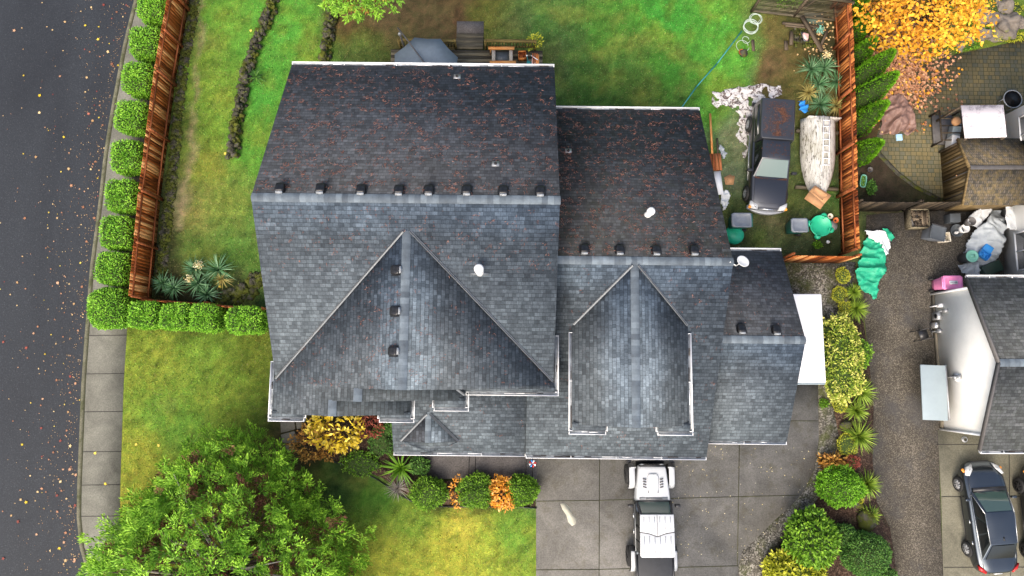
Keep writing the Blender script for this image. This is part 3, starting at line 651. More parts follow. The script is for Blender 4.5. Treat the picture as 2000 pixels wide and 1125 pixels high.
gutter((dx0-.13, dgy, dz), (xa, dgy, dz), S_); gutter((xb, dgy, dz), (dx1+.13, dgy, dz), S_)
gutter((xa-.02, dgy, dz-.003), (xa-.02, dyS, dz-.003), E_, w=.05); gutter((xb+.02, dgy, dz-.003), (xb+.02, dyS, dz-.003), W_, w=.05)
gutter((px0, -3.45, pz(-3.45)), (gx0, -3.45, pz(-3.45)), S_, strap=1.4); gutter((gx0, gS, gz(gS)), (gx1, gS, gz(gS)), S_); gutter((gx1-.1, sS, sz(sS)), (sx1, sS, sz(sS)), S_, strap=1.5)
# boxed eave returns (little pent roofs)
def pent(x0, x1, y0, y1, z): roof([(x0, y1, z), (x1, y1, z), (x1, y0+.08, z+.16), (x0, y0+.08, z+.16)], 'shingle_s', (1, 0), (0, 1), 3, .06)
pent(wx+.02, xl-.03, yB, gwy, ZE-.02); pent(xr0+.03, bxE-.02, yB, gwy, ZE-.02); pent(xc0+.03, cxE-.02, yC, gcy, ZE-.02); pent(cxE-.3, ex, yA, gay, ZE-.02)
pent(dx0, xa-.03, dyS, dgy, dz-.02); pent(xb+.03, dx1, dyS, dgy, dz-.02)
# walls
def gablewall_x(x0, x1, y0, y1, yr, zr, ze, z0=0, name='wall'):  # ridge along x
    pr = [(y0, z0), (y1, z0), (y1, ze), (yr, zr), (y0, ze)]; s = MB()
    s.loft([[Vector((x, y, z)) for y, z in pr] for x in (x0, x1)]); return s.build(name, M['siding'], house)
def gablewall_y(x0, x1, y0, y1, xr, zr, ze, z0=0):
    pr = [(x0, z0), (x1, z0), (x1, ze), (xr, zr), (x0, ze)]; s = MB()
    s.loft([[Vector((x, y, z)) for x, z in pr] for y in (y0, y1)]); return s.build('wall', M['siding'], house)
gablewall_x(mx0+.4, mx1-.4, 0, yN-.5, YR, ZR-.45, ZE-.05)
gablewall_y(wx+.5, ex-.52, yA+.35, .1, rA, zA-.45, ZE-.05); gablewall_y(wx+.52, cxE-.4, yC+.3, -.2, rC, zC-.42, ZE-.06); gablewall_y(wx+.54, bxE-.4, yB+.3, -.6, rB, zB-.40, ZE-.07)
gablewall_x(1.2, gx1-.3, gS+.6, gN-.5, GR, GZ-.42, gz(gN-.5)-.25); gablewall_y(dx0+.35, dx1-.35, dyS+.35, 1.0, dr, dzr-.38, dz-.1, z0=3)
gablewall_x(gx1-.2, sx1-.3, sS+.5, sN-.4, SR, SZ-.38, sz(sN-.4)-.22)
MB().box(((px0+.6+1.1)/2, -1.2, 1.4), (1.1-px0-.6, 1.7, 2.8)).build('wall', M['siding'], house)
for x in (px0+.35, -2.0, .3): MB().box((x, -3.2, 1.35), (.16, .16, 2.7)).build('porch_post', M['white'], house)
def window(x, y, z, w, h, face, parent=house):
    s = MB(); q = MB(); fx = {'S': (0, -1), 'N': (0, 1), 'E': (1, 0), 'W': (-1, 0)}[face]
    hor = face in 'SN'
    for k_, (a, b) in enumerate(((0, h/2), (0, -h/2))): s.box((x+fx[0]*.03, y+fx[1]*.03, z+b), (w+.16, .1, .08) if hor else (.1, w+.16, .08))
    s.box((x+fx[0]*.03, y+fx[1]*.03, z+h/2-.0), (w+.16, .1, .08) if hor else (.1, w+.16, .08)) if 0 else None
    s.v = s.v; s2 = MB()
    s2.box((x+fx[0]*.03, y+fx[1]*.03, z+h/2+.04), (w+.16, .1, .08) if hor else (.1, w+.16, .08)); s2.box((x+fx[0]*.03, y+fx[1]*.03, z-h/2-.04), (w+.16, .1, .08) if hor else (.1, w+.16, .08))
    for sg in (-1, 0, 1):
        o = sg*(w/2+.04) if sg else 0; ww = .08 if sg else .05
        s2.box((x+fx[0]*.03+(o if hor else 0), y+fx[1]*.03+(0 if hor else o), z), (ww, .098, h) if hor else (.098, ww, h))
    f = s2.build('window', M['white'], parent); q.box((x+fx[0]*.02, y+fx[1]*.02, z), (w, .04, h) if hor else (.04, w, h)); q.build('pane', M['glass'], f); return f
for x in (-7, -3.5, 0): window(x, yN-.5, 4.2, 1.4, 1.2, 'N')
for x in (-5.5, -1): window(x, yN-.5, 1.4, 1.8, 1.6, 'N')
window(mx0+.4, 8, 4.2, 1.1, 1.2, 'W'); window(mx0+.4, 3, 4.2, 1.4, 1.2, 'W'); window(mx0+.4, 6, 1.4, 1.4, 1.3, 'W'); window(-6.3, yB+.3, 4.4, 1.6, 1.3, 'S'); window(-6.3, yB+.3, 1.5, 1.8, 1.5, 'S'); window(dr, dyS+.35, 5.0, 1.5, 1.1, 'S')
window(3.5, gN-.5, 1.5, 1.4, 1.2, 'N'); window(sx1-.3, 3.2, 1.4, 1.1, 1.0, 'E')
for x0, w in ((1.6, 2.6), (4.6, 2.6), (8.3, 2.4)):
    y = gS+.6 if x0 < 8 else sS+.5; s = MB()
    for i in range(4): s.box((x0+w/2, y-.02, .28+i*.55), (w, .06, .53))
    s.build('garage_door', M['white'], house)
s = MB().box((-.6, -2.07, 1.05), (.95, .06, 2.1)); s.build('front_door', M['trim_dark'], house)
# roof ventilators, pipes, dish
def onroof(px, py, zf, z=6):
    for _ in range(30): v = hp(px, py, z); z = zf(v.x, v.y)
    return hp(px, py, z)
mainN = lambda x, y: ZR-PT*(y-YR); mainS = lambda x, y: ZR-PT*(YR-y); gaN = lambda x, y: GZ-PT*(y-GR); shN = lambda x, y: SZ-PT*(y-SR); wW = lambda x, y: zw(x)
def slant_vent():
    s = MB(); w, l, h = .15, .165, .15     # low box, open to the down-slope side; local +y = down-slope
    r0 = [(-w*1.25, -l, .012), (w*1.25, -l, .012), (w*1.25, l*1.2, .012), (-w*1.25, l*1.2, .012)]
    s.add([Vector(p) for p in r0], [(0, 1, 2, 3)], 0)
    rings = [[Vector((x*k_, y*k_+oy, z)) for x, y in ((-w, -l), (-w*.6, -l*1.1), (w*.6, -l*1.1), (w, -l), (w, l*.8), (w*.7, l), (-w*.7, l), (-w, l*.8))] for k_, oy, z in ((.92, 0, .0), (1., 0, h*.6), (.93, 0, h*.92), (.7, 0, h))]
    s.loft(rings, 0, smooth if 0 else .5)
    s.box((0, -l-.035, h*.38), (w*1.5, .06, h*.62), 0, 1)
    return s
VS = slant_vent()
protoV = None
def vent(px, py, zf, down):
    global protoV
    v = onroof(px, py, zf)
    if protoV is None: o = protoV = VS.build('roof_vent', [M['vent'], M['gutter_in']], house)
    else: o = protoV.copy(); SC.collection.objects.link(o)
    o.parent = house; o.location = v+Vector((0, 0, .01))
    a = math.atan(PT)
    from mathutils import Euler, Matrix
    yv = Vector((down[0], down[1], -PT)).normalized(); zv = Vector((down[0]*PT, down[1]*PT, 1)).normalized(); xv = yv.cross(zv)
    o.rotation_euler = Matrix((xv, yv, zv)).transposed().to_euler()
for x, y in ((548, 369), (627, 370), (706, 372), (780, 373), (838, 373), (912, 373), (983, 374), (1055, 375)): vent(x, y, mainN, (0, 1))
for x, y in ((1141, 488), (1210, 489), (1281, 490), (1355, 490)): vent(x, y, gaN, (0, 1))
for x, y in ((1447, 643), (1515, 645)): vent(x, y, shN, (0, 1))
for x, y in ((775, 528), (773, 608), (770, 686)): vent(x, y, wW, (-1, 0))
M['white_metal'] = plain('white_vent_pipe', (.72, .72, .71, 1), .35, .08, 4)
def flue(px, py, zf, big=1.):
    v = onroof(px, py, zf); s = MB()
    s.lathe([(.16*big, -.12), (.12*big, .06), (.085*big, .1), (.085*big, .42), (.13*big, .44), (.15*big, .52), (.15*big, .66), (.11*big, .70), (.001, .71)], v, 18)
    s.lathe([(.12*big, .30), (.128*big, .31), (.128*big, .335), (.12*big, .345)], v, 18)
    s.build('flue_pipe', M['white_metal'], house, smooth=False)
flue(937, 530, mainS, 1.1); flue(1265, 420, gaN, 1.)
v = onroof(937, 534, mainS); MB().box(v+Vector((0, -.02, .02)), (.62, .1, .03), rx=math.atan(PT)).build('flue_flashing', M['leafy'] if 'leafy' in M else M['flash'], house)
for x, y, zf in ((893, 150, mainN), (968, 320, mainN), (1110, 295, gaN)):
    v = onroof(x, y, zf); s = MB(); s.box(v+Vector((0, 0, .015)), (.26, .24, .02), rx=-math.atan(PT)); s.lathe([(.06, -.1), (.05, .12), (.035, .12), (.035, 0)], v, 10, m=1); s.build('vent_stack', [M['grey_metal'], M['black_plastic']], house)
v = onroof(1300, 392, gaN)
v = hp(1450, 511, 6.3); arm = hp(1432, 520, 5.9); s = MB(); dn = Vector((.35, .28, .9)).normalized()
s.tube([Vector((gx1-.12, arm.y, gz(arm.y)+.02)), arm+Vector((.05, 0, .15)), v], .025, 8, 0)
x_ = dn.cross(Vector((0, 1, 0))).normalized(); y_ = dn.cross(x_)
rings = []
for r, h in ((0.001, -.0), (.12, .008), (.2, .03), (.26, .05), (.265, .04), (.2, .012), (.1, -.008), (.001, -.012)): rings.append([v+x_*r*math.cos(t*PI/12)+y_*r*.85*math.sin(t*PI/12)+dn*h for t in range(24)])
d_ = MB(); d_.loft(rings); dish = s.build('satellite_dish', M['white_metal'], house); d_.build('dish_reflector', M['white_metal'], dish, smooth=True)
# downpipes
for x, y, z, y2 in ((mx0+.3, yN-.2, 5.4, 0), (mx1-.5, yN-.2, 5.4, 0), (gx1-.25, gN-.2, 2.8, 0), (sx1-.25, sS+.2, 2.4, 0)):
    MB().box((x, y, z/2), (.08, .06, z)).build('downpipe', M['white'], house)

# needles and twigs lying on the roofs: uncountable
def litter():
    s = MB(); V = []
    specs = [(mainN, mx0+.1, mx1-.1, YR+.2, yN-.1, (0, PT), 900, .10), (mainS, mx0+.2, mx1-.1, 3.2, YR-.3, (0, -PT), 220, .08), (gaN, 1.6, gx1-.1, GR+.2, gN-.1, (0, PT), 820, .10),
             (lambda x, y: gz(y), 2, gx1-.1, -3.3, 3.6, (0, -PT), 200, .08), (lambda x, y: zw(x), -8.6, rA-.2, -.7, 3.5, (PT, 0), 220, .08), (lambda x, y: ZE+PT*(ex-x), rA+.2, 1.4, -.7, 3.5, (-PT, 0), 140, .08), (shN, gx1+.1, sx1-.1, SR+.1, sN-.2, (0, PT), 60, .08), (lambda x, y: pz(y), px0+.2, gx0, -3.3, -.8, (0, -PT), 40, .08)]
    for zf, x0, x1, y0, y1, sl, nn, L in specs:
        for _ in range(nn):
            x, y = random.uniform(x0, x1), random.uniform(y0, y1)
            # keep off other roofs lying above
            zt = zf(x, y)
            alts = []
            if mx0 < x < mx1 and yS < y < yN: alts.append(mainS(x, y) if y < YR else mainN(x, y))
            if wx < x < ex and -.7 < y < 4.6: alts.append(min(zw(x), ZE+PT*(ex-x)))
            if dx0 < x < dx1 and dyS < y < yv1: alts.append(min(dz+PT*(x-dx0), dz+PT*(dx1-x)))
            if alts and max(alts) > zt+.05: zt = max(alts); continue
            m_ = random.choice((1, 2, 3, 4)) if L < .1 else random.choice((2, 3, 5, 8)); a0 = random.uniform(0, PI)
            for k_ in range(m_):
                a = a0+random.gauss(0, .7); l = L*random.uniform(.4, 1.5); xx = x+random.gauss(0, .07); yy = y+random.gauss(0, .05)
                dx_, dy_ = math.cos(a)*l/2, math.sin(a)*l/2; w_ = .006*random.uniform(.7, 1.6); px_, py_ = -math.sin(a)*w_, math.cos(a)*w_
                z = lambda X, Y: zf(X, Y)+.03
                cv = random.gauss(0, .02)
                s.add([(xx-dx_-px_, yy-dy_-py_, z(xx-dx_, yy-dy_)), (xx+px_*-1+cv*0, yy-py_, z(xx, yy)), (xx+dx_, yy+dy_, z(xx+dx_, yy+dy_)), (xx+px_, yy+py_, z(xx, yy)+.004)], [(0, 1, 2, 3)], 0, random.random())
    for i, v in enumerate(s.v):
        x, y, z = v; s.v[i] = (HC*x-HS*y, HS*x+HC*y, z)
    tag(s.build('needle_litter', M['needle']), 'reddish conifer needles scattered over the shingled roofs', 'needles', kind='stuff')
litter()

# ---------------------------------------------------------------- neighbour's pale house (east)
nb = thing('neighbour_house', 'white sided neighbour house with grey shingled roof at the right edge', 'house', P(1900, 700, 0))
def NL(px, py, z): return P(px, py, z)-nb.location
rx = NL(1953, 705, 4.35); nN = NL(1887, 543, 2.85); nS = NL(1917, 880, 2.85); nxr = (rx.x+nN.x+nS.x)/3; ym = (nN.y+nS.y)/2; PN = (4.35-2.85)/((nN.y-nS.y)/2)
E = 14
def uvn(ud, hd, r): return lambda co, p: (co.x*ud[0]+co.y*ud[1], (co.x*hd[0]+co.y*hd[1]-r)*1.1)
MB().slab([(nxr, nN.y, 2.85), (E, nN.y, 2.85), (E, ym, 4.35), (nxr, ym, 4.35)], .12).build('roof', M['shingle_nb'], nb, uvf=uvn((1, 0), (0, -1), -ym))
MB().slab([(nxr, nS.y, 2.85), (E, nS.y, 2.85), (E, ym, 4.35), (nxr, ym, 4.35)], .12).build('roof', M['shingle_nb'], nb, uvf=uvn((1, 0), (0, 1), ym))
ridge((nxr, ym, 4.35), (E, ym, 4.35), parent=nb, fold=PN)
MB().bar((nxr-.02, nN.y, 2.80), (nxr-.02, ym, 4.30), .06, .18).bar((nxr-.02, nS.y, 2.80), (nxr-.02, ym, 4.30), .06, .18).build('bargeboard', M['trim_dark'], nb)
gutter((nxr, nN.y, 2.85), (E, nN.y, 2.85), N_, parent=nb, strap=.9); gutter((nxr, nS.y, 2.85), (E, nS.y, 2.85), S_, parent=nb, strap=.9)
wxl = NL(1828, 700, 0).x; wy1 = NL(1825, 575, 0).y; wy0 = NL(1829, 838, 0).y
zt = lambda y: 4.35-PN*abs(y-ym)-.14
s = MB(); s.loft([[Vector((x, wy0, 0)), Vector((x, wy1, 0)), Vector((x, wy1, zt(wy1))), Vector((x, ym, zt(ym))), Vector((x, wy0, zt(wy0)))] for x in (wxl, E-.3)])
s.build('wall', M['nwall'], nb)
for yy in (wy0, wy1): MB().bar((wxl-.03, yy, 0), (wxl-.03, yy, zt(yy)), .09, .09).build('corner_trim', M['white'], nb)
MB().bar((wxl-.02, wy0-.0, .12), (wxl-.02, wy1, .12), .05, .22).build('foundation_band', M['flag'], nb)
# meters and vents on the white wall
def wl(px, py):  # point on the wall plane: solve height
    z = 1.
    for _ in range(40):
        v = NL(px, py, z); z = max(0, z+(v.x-wxl)*1.2*-1 if 0 else z-(v.x-wxl)*-.0); break
    a = (px-1000)/CAM_F; b = -(py-562.5)/CAM_F; dy = b*CT+ST; dz_ = b*ST-CT; t = (wxl+nb.location.x)/a
    return Vector((wxl, dy*t-nb.location.y, CAM_H+dz_*t))
for i, (a_, b_, w_, h_) in enumerate(((1838, 597, .5, .16), (1848, 607, .55, .09), (1836, 647, .55, .14), (1872, 736, .18, .25))):
    v = wl(a_, b_); s = MB(); s.box(v+Vector((-.06, 0, 0)), (.12, .16, h_+.2)); s.tube([v+Vector((-.1, 0, -.1)), v+Vector((-.12, 0, -.7))], .03, 6); s.build('wall_pipe', M['grey_metal'] if i else M['white'], nb)
v = wl(1832, 618); s = MB(); s.box(v+Vector((-.1, 0, .1)), (.2, .34, .45)); s.lathe([(.11, 0), (.11, .14), (.08, .17), (.001, .18)], v+Vector((-.2, .0, .15)), 14, axis='x'); s.build('electric_meter', M['grey_metal'], nb)
v = wl(1829, 636); MB().box(v+Vector((-.1, 0, 0)), (.18, .26, .5)).build('gas_meter', M['chrome'], nb)
v = wl(1868, 737); s = MB(); s.box(v+Vector((-.02, .0, 0)), (.05, .32, .3)); s.lathe([(.001, 0), (.08, .02), (.09, .1), (.05, .14), (.001, .15)], v+Vector((-.1, 0, 0)), 12, m=1); s.bar(v+Vector((-.03, 0, 0)), v+Vector((-.03, .0, -1.)), .03, .03); s.build('wall_lamp', [M['white'], M['grey_metal']], nb)
# north wing of the neighbour house
w0 = P(1950, 400, 0).x-nb.location.x; yw0 = wy1-.2; yw1 = NL(1955, 238, 0).y
MB().box(((w0+E)/2, (yw0+yw1)/2, 1.9), (E-w0, yw1-yw0, 3.8)).build('wall', M['nwall'], nb)
s = MB()
MB().box(((w0+E)/2-.2, (yw0+yw1)/2, 3.87), (E-w0+.8, yw1-yw0+.6, .14)).build('roof', M['shingle_nb'], nb, uvf=uvn((1, 0), (0, 1), 0))
window(w0, yw1-1.3, 2.2, 1.6, .8, 'W', nb); window(w0, NL(2000, 490, 1.2).y, 1.5, 1.6, 1.1, 'W', nb)
# ---------------------------------------------------------------- fences
def board_fence(name, label, pts, h, face, mat, rail, posts, bw=.14, rails=(.35, 1.6), cat='fence', group=None, vary=.02, post_tilt=0):
    """pts: world polyline of the base; face=+1/-1 side (left/right of travel) carrying rails and posts"""
    o = thing(name, label, cat, (pts[0].x, pts[0].y, 0), 0, group); org = Vector((pts[0].x, pts[0].y, 0))
    bs = MB()
    for a, b in zip(pts[:-1], pts[1:]):
        a = Vector((a.x, a.y, 0))-org; b = Vector((b.x, b.y, 0))-org; d = b-a; L = d.length; d.normalize(); nx = Vector((-d.y, d.x, 0))*face
        n_ = int(L/bw); rz = math.atan2(d.y, d.x)
        for i in range(n_):
            hh = h+random.uniform(-vary, vary); bs.box(a+d*((i+.5)*bw)+Vector((0, 0, hh/2)), (bw-.008, .022, hh), rz=rz+random.uniform(-.01, .01))
        for z in rails:
            MB().bar(a+nx*.04+Vector((0, 0, z)), b+nx*.04+Vector((0, 0, z)), .05, .09).build('rail', M[rail], o)
        np_ = max(1, round(L/posts))
        for i in range(np_+1):
            p = a+d*min(L-.05, (i*L/np_)+.0)+nx*.11; MB().box(p+Vector((0, 0, h/2-.02)), (.09, .09, h-.03), rz=rz).build('post', M[rail if mat != 'darkwood' else 'darkwood'], o)
    bs.build('boards', M[mat], o); return o
M['cedar_rail'] = wood('cedar_rail', srgb(70, 34, 18), srgb(138, 76, 42), srgb(176, 110, 70), 'y')
base_l = [P(*q) for q in ((295, 586), (313, 389), (341, 167), (367, 20), (392, -130))]
board_fence('cedar_fence', 'tall orange cedar board fence running between street hedge and side yard', base_l, 1.84, -1, 'cedar', 'cedar_rail', 2.44)
board_fence('low_fence', 'reddish wooden fence seen edge on behind the four hedge shrubs beside the house', [P(297, 590, 0), P(420, 599, 0), P(528, 610, 0)], 1.0, 1, 'cedar_e', 'cedar_rail', 2.4, rails=(.3, .85))
be = [P(*q) for q in ((1643, 498), (1639, 384), (1638, 300), (1635, 200), (1632, 95), (1627, 15), (1622, -60))]
board_fence('cedar_fence', 'weathered brown cedar fence between boat yard and neighbour arborvitae', be, 1.7, 1, 'cedar_e', 'cedar_rail', 2.2, rails=(.3, 1.4), vary=.03)
board_fence('cedar_fence', 'short tan cedar fence joining garage wing to the boat yard corner', [P(1520, 512), P(1645, 514)], 1.85, 1, 'cedar', 'cedar_rail', 2.4, rails=(.25, .85))
board_fence('board_fence', 'dark weathered board fence between paver patio and gravel driveway', [P(1648, 412), P(1760, 413), P(1836, 412), P(1900, 402), P(1952, 392)], 1.75, 1, 'darkwood', 'darkwood', 2.4, rails=(.3, 1.45))
# lattice panel fence along the top
def lattice():
    a, b = P(1467, 23), P(1632, 42); o = thing('lattice_fence', 'grey wooden wire and lattice fence across the top of the side yard', 'fence', (a.x, a.y, 0)); d = b-a; d.z = 0; L = d.length; d.normalize(); H_ = 1.75
    for z in (.1, H_): MB().bar(Vector((0, 0, z)), d*L+Vector((0, 0, z)), .09, .1).build('rail', M['greywood'], o)
    for t in (0, .5, 1): MB().box(d*L*t+Vector((0, 0, H_/2)), (.1, .1, H_)).build('post', M['greywood_y'], o)
    s = MB()
    for i in range(14): z = .2+i*.11; s.bar(Vector((0, 0, z)), d*L+Vector((0, 0, z)), .015, .03)
    s.build('slats', M['greywood'], o); MB().bar(d*L*.5+Vector((0, .05, .1)), d*L*.62+Vector((0, .06, H_)), .07, .07).build('brace', M['greywood_y'], o)
    s = MB(); n_ = 900; p = np.stack([RNG.uniform(.9, 2.2, n_), RNG.uniform(-.15, .35, n_), RNG.uniform(.5, 1.7, n_)], 1); s.leaves(p, RNG.normal(size=(n_, 3)), .12, .07, RNG.uniform(0, 1, n_))
    c = s.build('climbing_vine', M['leaf_green']); put(c, (a.x, a.y, 0), label='bright green vine climbing on the lattice fence', cat='climbing plant')
lattice()

# ---------------------------------------------------------------- rock walls
def icos():
    t = (1+5**.5)/2; v = [Vector(p).normalized() for p in ((-1,t,0),(1,t,0),(-1,-t,0),(1,-t,0),(0,-1,t),(0,1,t),(0,-1,-t),(0,1,-t),(t,0,-1),(t,0,1),(-t,0,-1),(-t,0,1))]
    f = [(0,11,5),(0,5,1),(0,1,7),(0,7,10),(0,10,11),(1,5,9),(5,11,4),(11,10,2),(10,7,6),(7,1,8),(3,9,4),(3,4,2),(3,2,6),(3,6,8),(3,8,9),(4,9,5),(2,4,11),(6,2,10),(8,6,7),(9,8,1)]
    def sub(v, f):
        v = list(v); c = {}; g = []
        def m_(a, b):
            k = (min(a, b), max(a, b))
            if k not in c: c[k] = len(v); v.append(((v[a]+v[b])/2).normalized())
            return c[k]
        for a, b, d in f: x, y, z = m_(a, b), m_(b, d), m_(d, a); g += [(a, x, z), (b, y, x), (d, z, y), (x, y, z)]
        return v, g
    v1, f1 = sub(v, f); v2, f2 = sub(v1, f1); v3, f3 = sub(v2, f2); return (v, f), (v1, f1), (v2, f2), (v3, f3)
ICO = icos(); M['leaf_mossy'] = foliage('moss_tufts', (.03, .04, .006), (.075, .10, .010), (.16, .20, .03))
def rock(s, c, r, lvl=1, m=0, flat=.8, rough=.35):
    v, f = ICO[lvl]; c = Vector(c); sd_ = random.uniform(0, 99); q = [random.uniform(.75, 1.25) for _ in range(3)]; a = random.uniform(0, PI); ca, sa = math.cos(a), math.sin(a)
    vs = []
    for p in v:
        k_ = 1+rough*(noise.noise(p*1.3+Vector((sd_, 0, 0)))+.5*noise.noise(p*3.1+Vector((0, sd_, 0))))
        x, y, z = p.x*q[0]*k_*r, p.y*q[1]*k_*r, p.z*q[2]*k_*r*flat; vs.append(c+Vector((x*ca-y*sa, x*sa+y*ca, z)))
    s.add(vs, f, m, random.random())
def rockwall(name, label, line, width, h, r, mat='rock', dens=1., cat='rock wall'):
    pts = pp(line); org = pts[0].copy(); s = MB()
    for (a, b) in zip(pts[:-1], pts[1:]):
        L = (b-a).length; n_ = int(L/(r*.8)*width/(r*.9)*dens)
        for _ in range(n_):
            t = random.random(); d = (b-a).normalized(); nx = Vector((-d.y, d.x, 0)); o = random.uniform(-.5, .5)*width
            zc = h*(1-(abs(o)/width*2)**2*.6)*random.uniform(.5, 1)
            rock(s, a+(b-a)*t+nx*o-org+Vector((0, 0, zc-r*.3)), r*random.uniform(.35, 1.1), 1, 0, .75, .7)
        m_ = int(L*60*dens); t = RNG.uniform(0, 1, m_); oo = RNG.normal(size=m_)*width*.28; d = (b-a).normalized(); bb = np.array(a-org)+np.outer(t, np.array(b-a))+np.outer(oo, np.array([-d.y, d.x, 0])); bb[:, 2] = h*RNG.uniform(.5, 1.05, m_)
        kk = np.array([noise.noise(Vector((p[0]*1.1+3, p[1]*1.1, 2))) for p in bb]) > 0; bb = bb[kk]; s.leaves(bb, RNG.normal(size=(len(bb), 3))*np.array([1, 1, .3]), .10, .06, RNG.uniform(0, .8, len(bb)), m=1)
    o = s.build(name, [M[mat], M['leaf_mossy']]); return put(o, org, label=label, cat=cat)
rockwall('rock_wall', 'long curving stone wall in the lawn left of the house, greenery in its middle', [(545, -30), (530, 20), (507, 80), (484, 140), (474, 200), (462, 260), (456, 312)], .46, .42, .13)
rockwall('rock_wall', 'short dark stone wall behind the house corner below the overhanging branch', [(658, -40), (650, 30), (641, 80), (634, 132)], .46, .42, .13)
rockwall('rock_border', 'low mossy rubble border along the foot of the orange cedar fence', [(382, -20), (372, 60), (360, 120), (350, 200), (341, 300), (330, 400), (320, 480), (312, 560)], .42, .08, .10, 'rock_moss', 1.3)
rockwall('rock_border', 'dark mossy rubble bed beside the yuccas near the house', [(420, 592), (460, 575), (500, 560), (508, 530)], .8, .12, .17, 'rock_moss', 1.)
# ---------------------------------------------------------------- foliage builders
def fib(n): 
    i = np.arange(n)+.5; ph = np.arccos(1-2*i/n); th = PI*(1+5**.5)*i
    return np.stack([np.cos(th)*np.sin(ph), np.sin(th)*np.sin(ph), np.cos(ph)], 1)
def nz3(p, f, sd_=0):
    return np.array([noise.fractal(Vector((q[0]*f+sd_, q[1]*f, q[2]*f)), .8, 2., 3) for q in p])
def shrub(name, label, cat, px, py, R, h, mat, group=None, n=2600, leaf=.075, lump=.16, square=1., sq2=1., rz=0, lumpf=1.7, core=True, up=.5, taper=0., zmin=0., lean=None, top=0, gap=0.):
    """clipped or loose shrub: leaf clumps over a lumpy rounded body. R=(rx,ry); base pixel at ground"""
    c = P(px, py, h*.5); c.z = zmin; sd_ = random.uniform(0, 50)
    d = fib(n); d = d[d[:, 2] > -.55]; n = len(d); e = 1/square
    pn = 6. if square > 2 else 2*max(1., square*.8); pk = lambda q: q/np.maximum(1e-6, (np.abs(q)**pn).sum(1, keepdims=True)**(1/pn)); k_ = pk(d)
    lm = nz3(d, lumpf, sd_); fl = nz3(d, 7., sd_+9)
    tp = 1-taper*np.clip(k_[:, 2]*.5+.5, 0, 1)
    rad = (1+lump*lm+lump*.45*fl)
    p = np.stack([k_[:, 0]*R[0]*rad*tp, k_[:, 1]*R[1]*rad*tp, (k_[:, 2]*.5+.5)*h*(1+lump*.4*lm)], 1)
    if lean is not None: p[:, 0] += lean[0]*p[:, 2]/h; p[:, 1] += lean[1]*p[:, 2]/h
    s = MB()
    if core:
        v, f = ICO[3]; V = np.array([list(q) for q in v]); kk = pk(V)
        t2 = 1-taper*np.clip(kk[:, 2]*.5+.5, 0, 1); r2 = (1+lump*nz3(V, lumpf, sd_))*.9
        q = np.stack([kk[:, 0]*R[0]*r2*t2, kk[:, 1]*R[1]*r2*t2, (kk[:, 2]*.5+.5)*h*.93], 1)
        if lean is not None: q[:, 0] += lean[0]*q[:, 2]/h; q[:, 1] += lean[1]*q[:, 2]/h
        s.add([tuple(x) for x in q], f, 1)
    p = np.repeat(p, 3, 0); dn = np.repeat(d, 3, 0)
    keep = np.ones(len(p), bool) if not gap else (np.repeat(nz3(d, 3.4, sd_+3), 3) > -gap)
    p, dn = p[keep], dn[keep]; m_ = len(p)
    dirs = dn*np.array([[.7, .7, .35]])+np.array([[0, 0, up*.2]])+RNG.normal(size=(m_, 3))*np.array([[.75, .75, .3]])
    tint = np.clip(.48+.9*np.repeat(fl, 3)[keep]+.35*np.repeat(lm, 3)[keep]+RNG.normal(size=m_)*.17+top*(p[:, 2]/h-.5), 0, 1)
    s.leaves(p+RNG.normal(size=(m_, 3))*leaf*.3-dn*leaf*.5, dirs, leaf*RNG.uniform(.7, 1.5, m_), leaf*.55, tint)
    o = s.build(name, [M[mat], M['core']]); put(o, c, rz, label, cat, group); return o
HG = 'clipped hedge shrubs along the street and lawn'
hed = [(303, 17, 'half cut off by the top edge'), (288, 88, 'second'), (274, 157, 'third'), (262, 231, 'fourth'), (253, 308, 'fifth'), (243, 384, 'sixth'), (233, 455, 'seventh'), (224, 524, 'eighth')]
for i, (x, y, w) in enumerate(hed):
    lb = ('clipped lime green hedge shrub on the pavement, half cut off by the top edge' if i == 0 else f'clipped lime green hedge shrub against the cedar fence, {w} from the top edge')
    shrub('hedge_shrub', lb, 'hedge shrub', x+4, y+2, (.64, .69), 1.4, 'leaf_hedge', HG, n=1700, square=2.6, sq2=1.9, lump=.05, leaf=.085, rz=random.uniform(-.1, .1), top=.3)
shrub('hedge_shrub', 'largest clipped hedge shrub, at the corner of street and lawn', 'hedge shrub', 220, 602, (.86, .88), 1.5, 'leaf_hedge', HG, n=2300, square=1.9, sq2=1.8, lump=.07, leaf=.085, top=.3)
for x, y, w, lb in ((290, 616, .68, 'clipped hedge shrub right beside the big corner one'), (350, 619, .68, 'clipped hedge shrub on the lawn edge, below the yuccas left part'), (407, 622, .66, 'clipped hedge shrub on the lawn edge, second from the house'), (484, 626, .86, 'darker clipped hedge shrub nearest the house wall')):
    shrub('hedge_shrub', lb, 'hedge shrub', x, y, (w*.87, .57), 1.35, 'leaf_hedge', HG, n=1600, square=2.2, sq2=1.7, lump=.09, leaf=.085, top=.3)
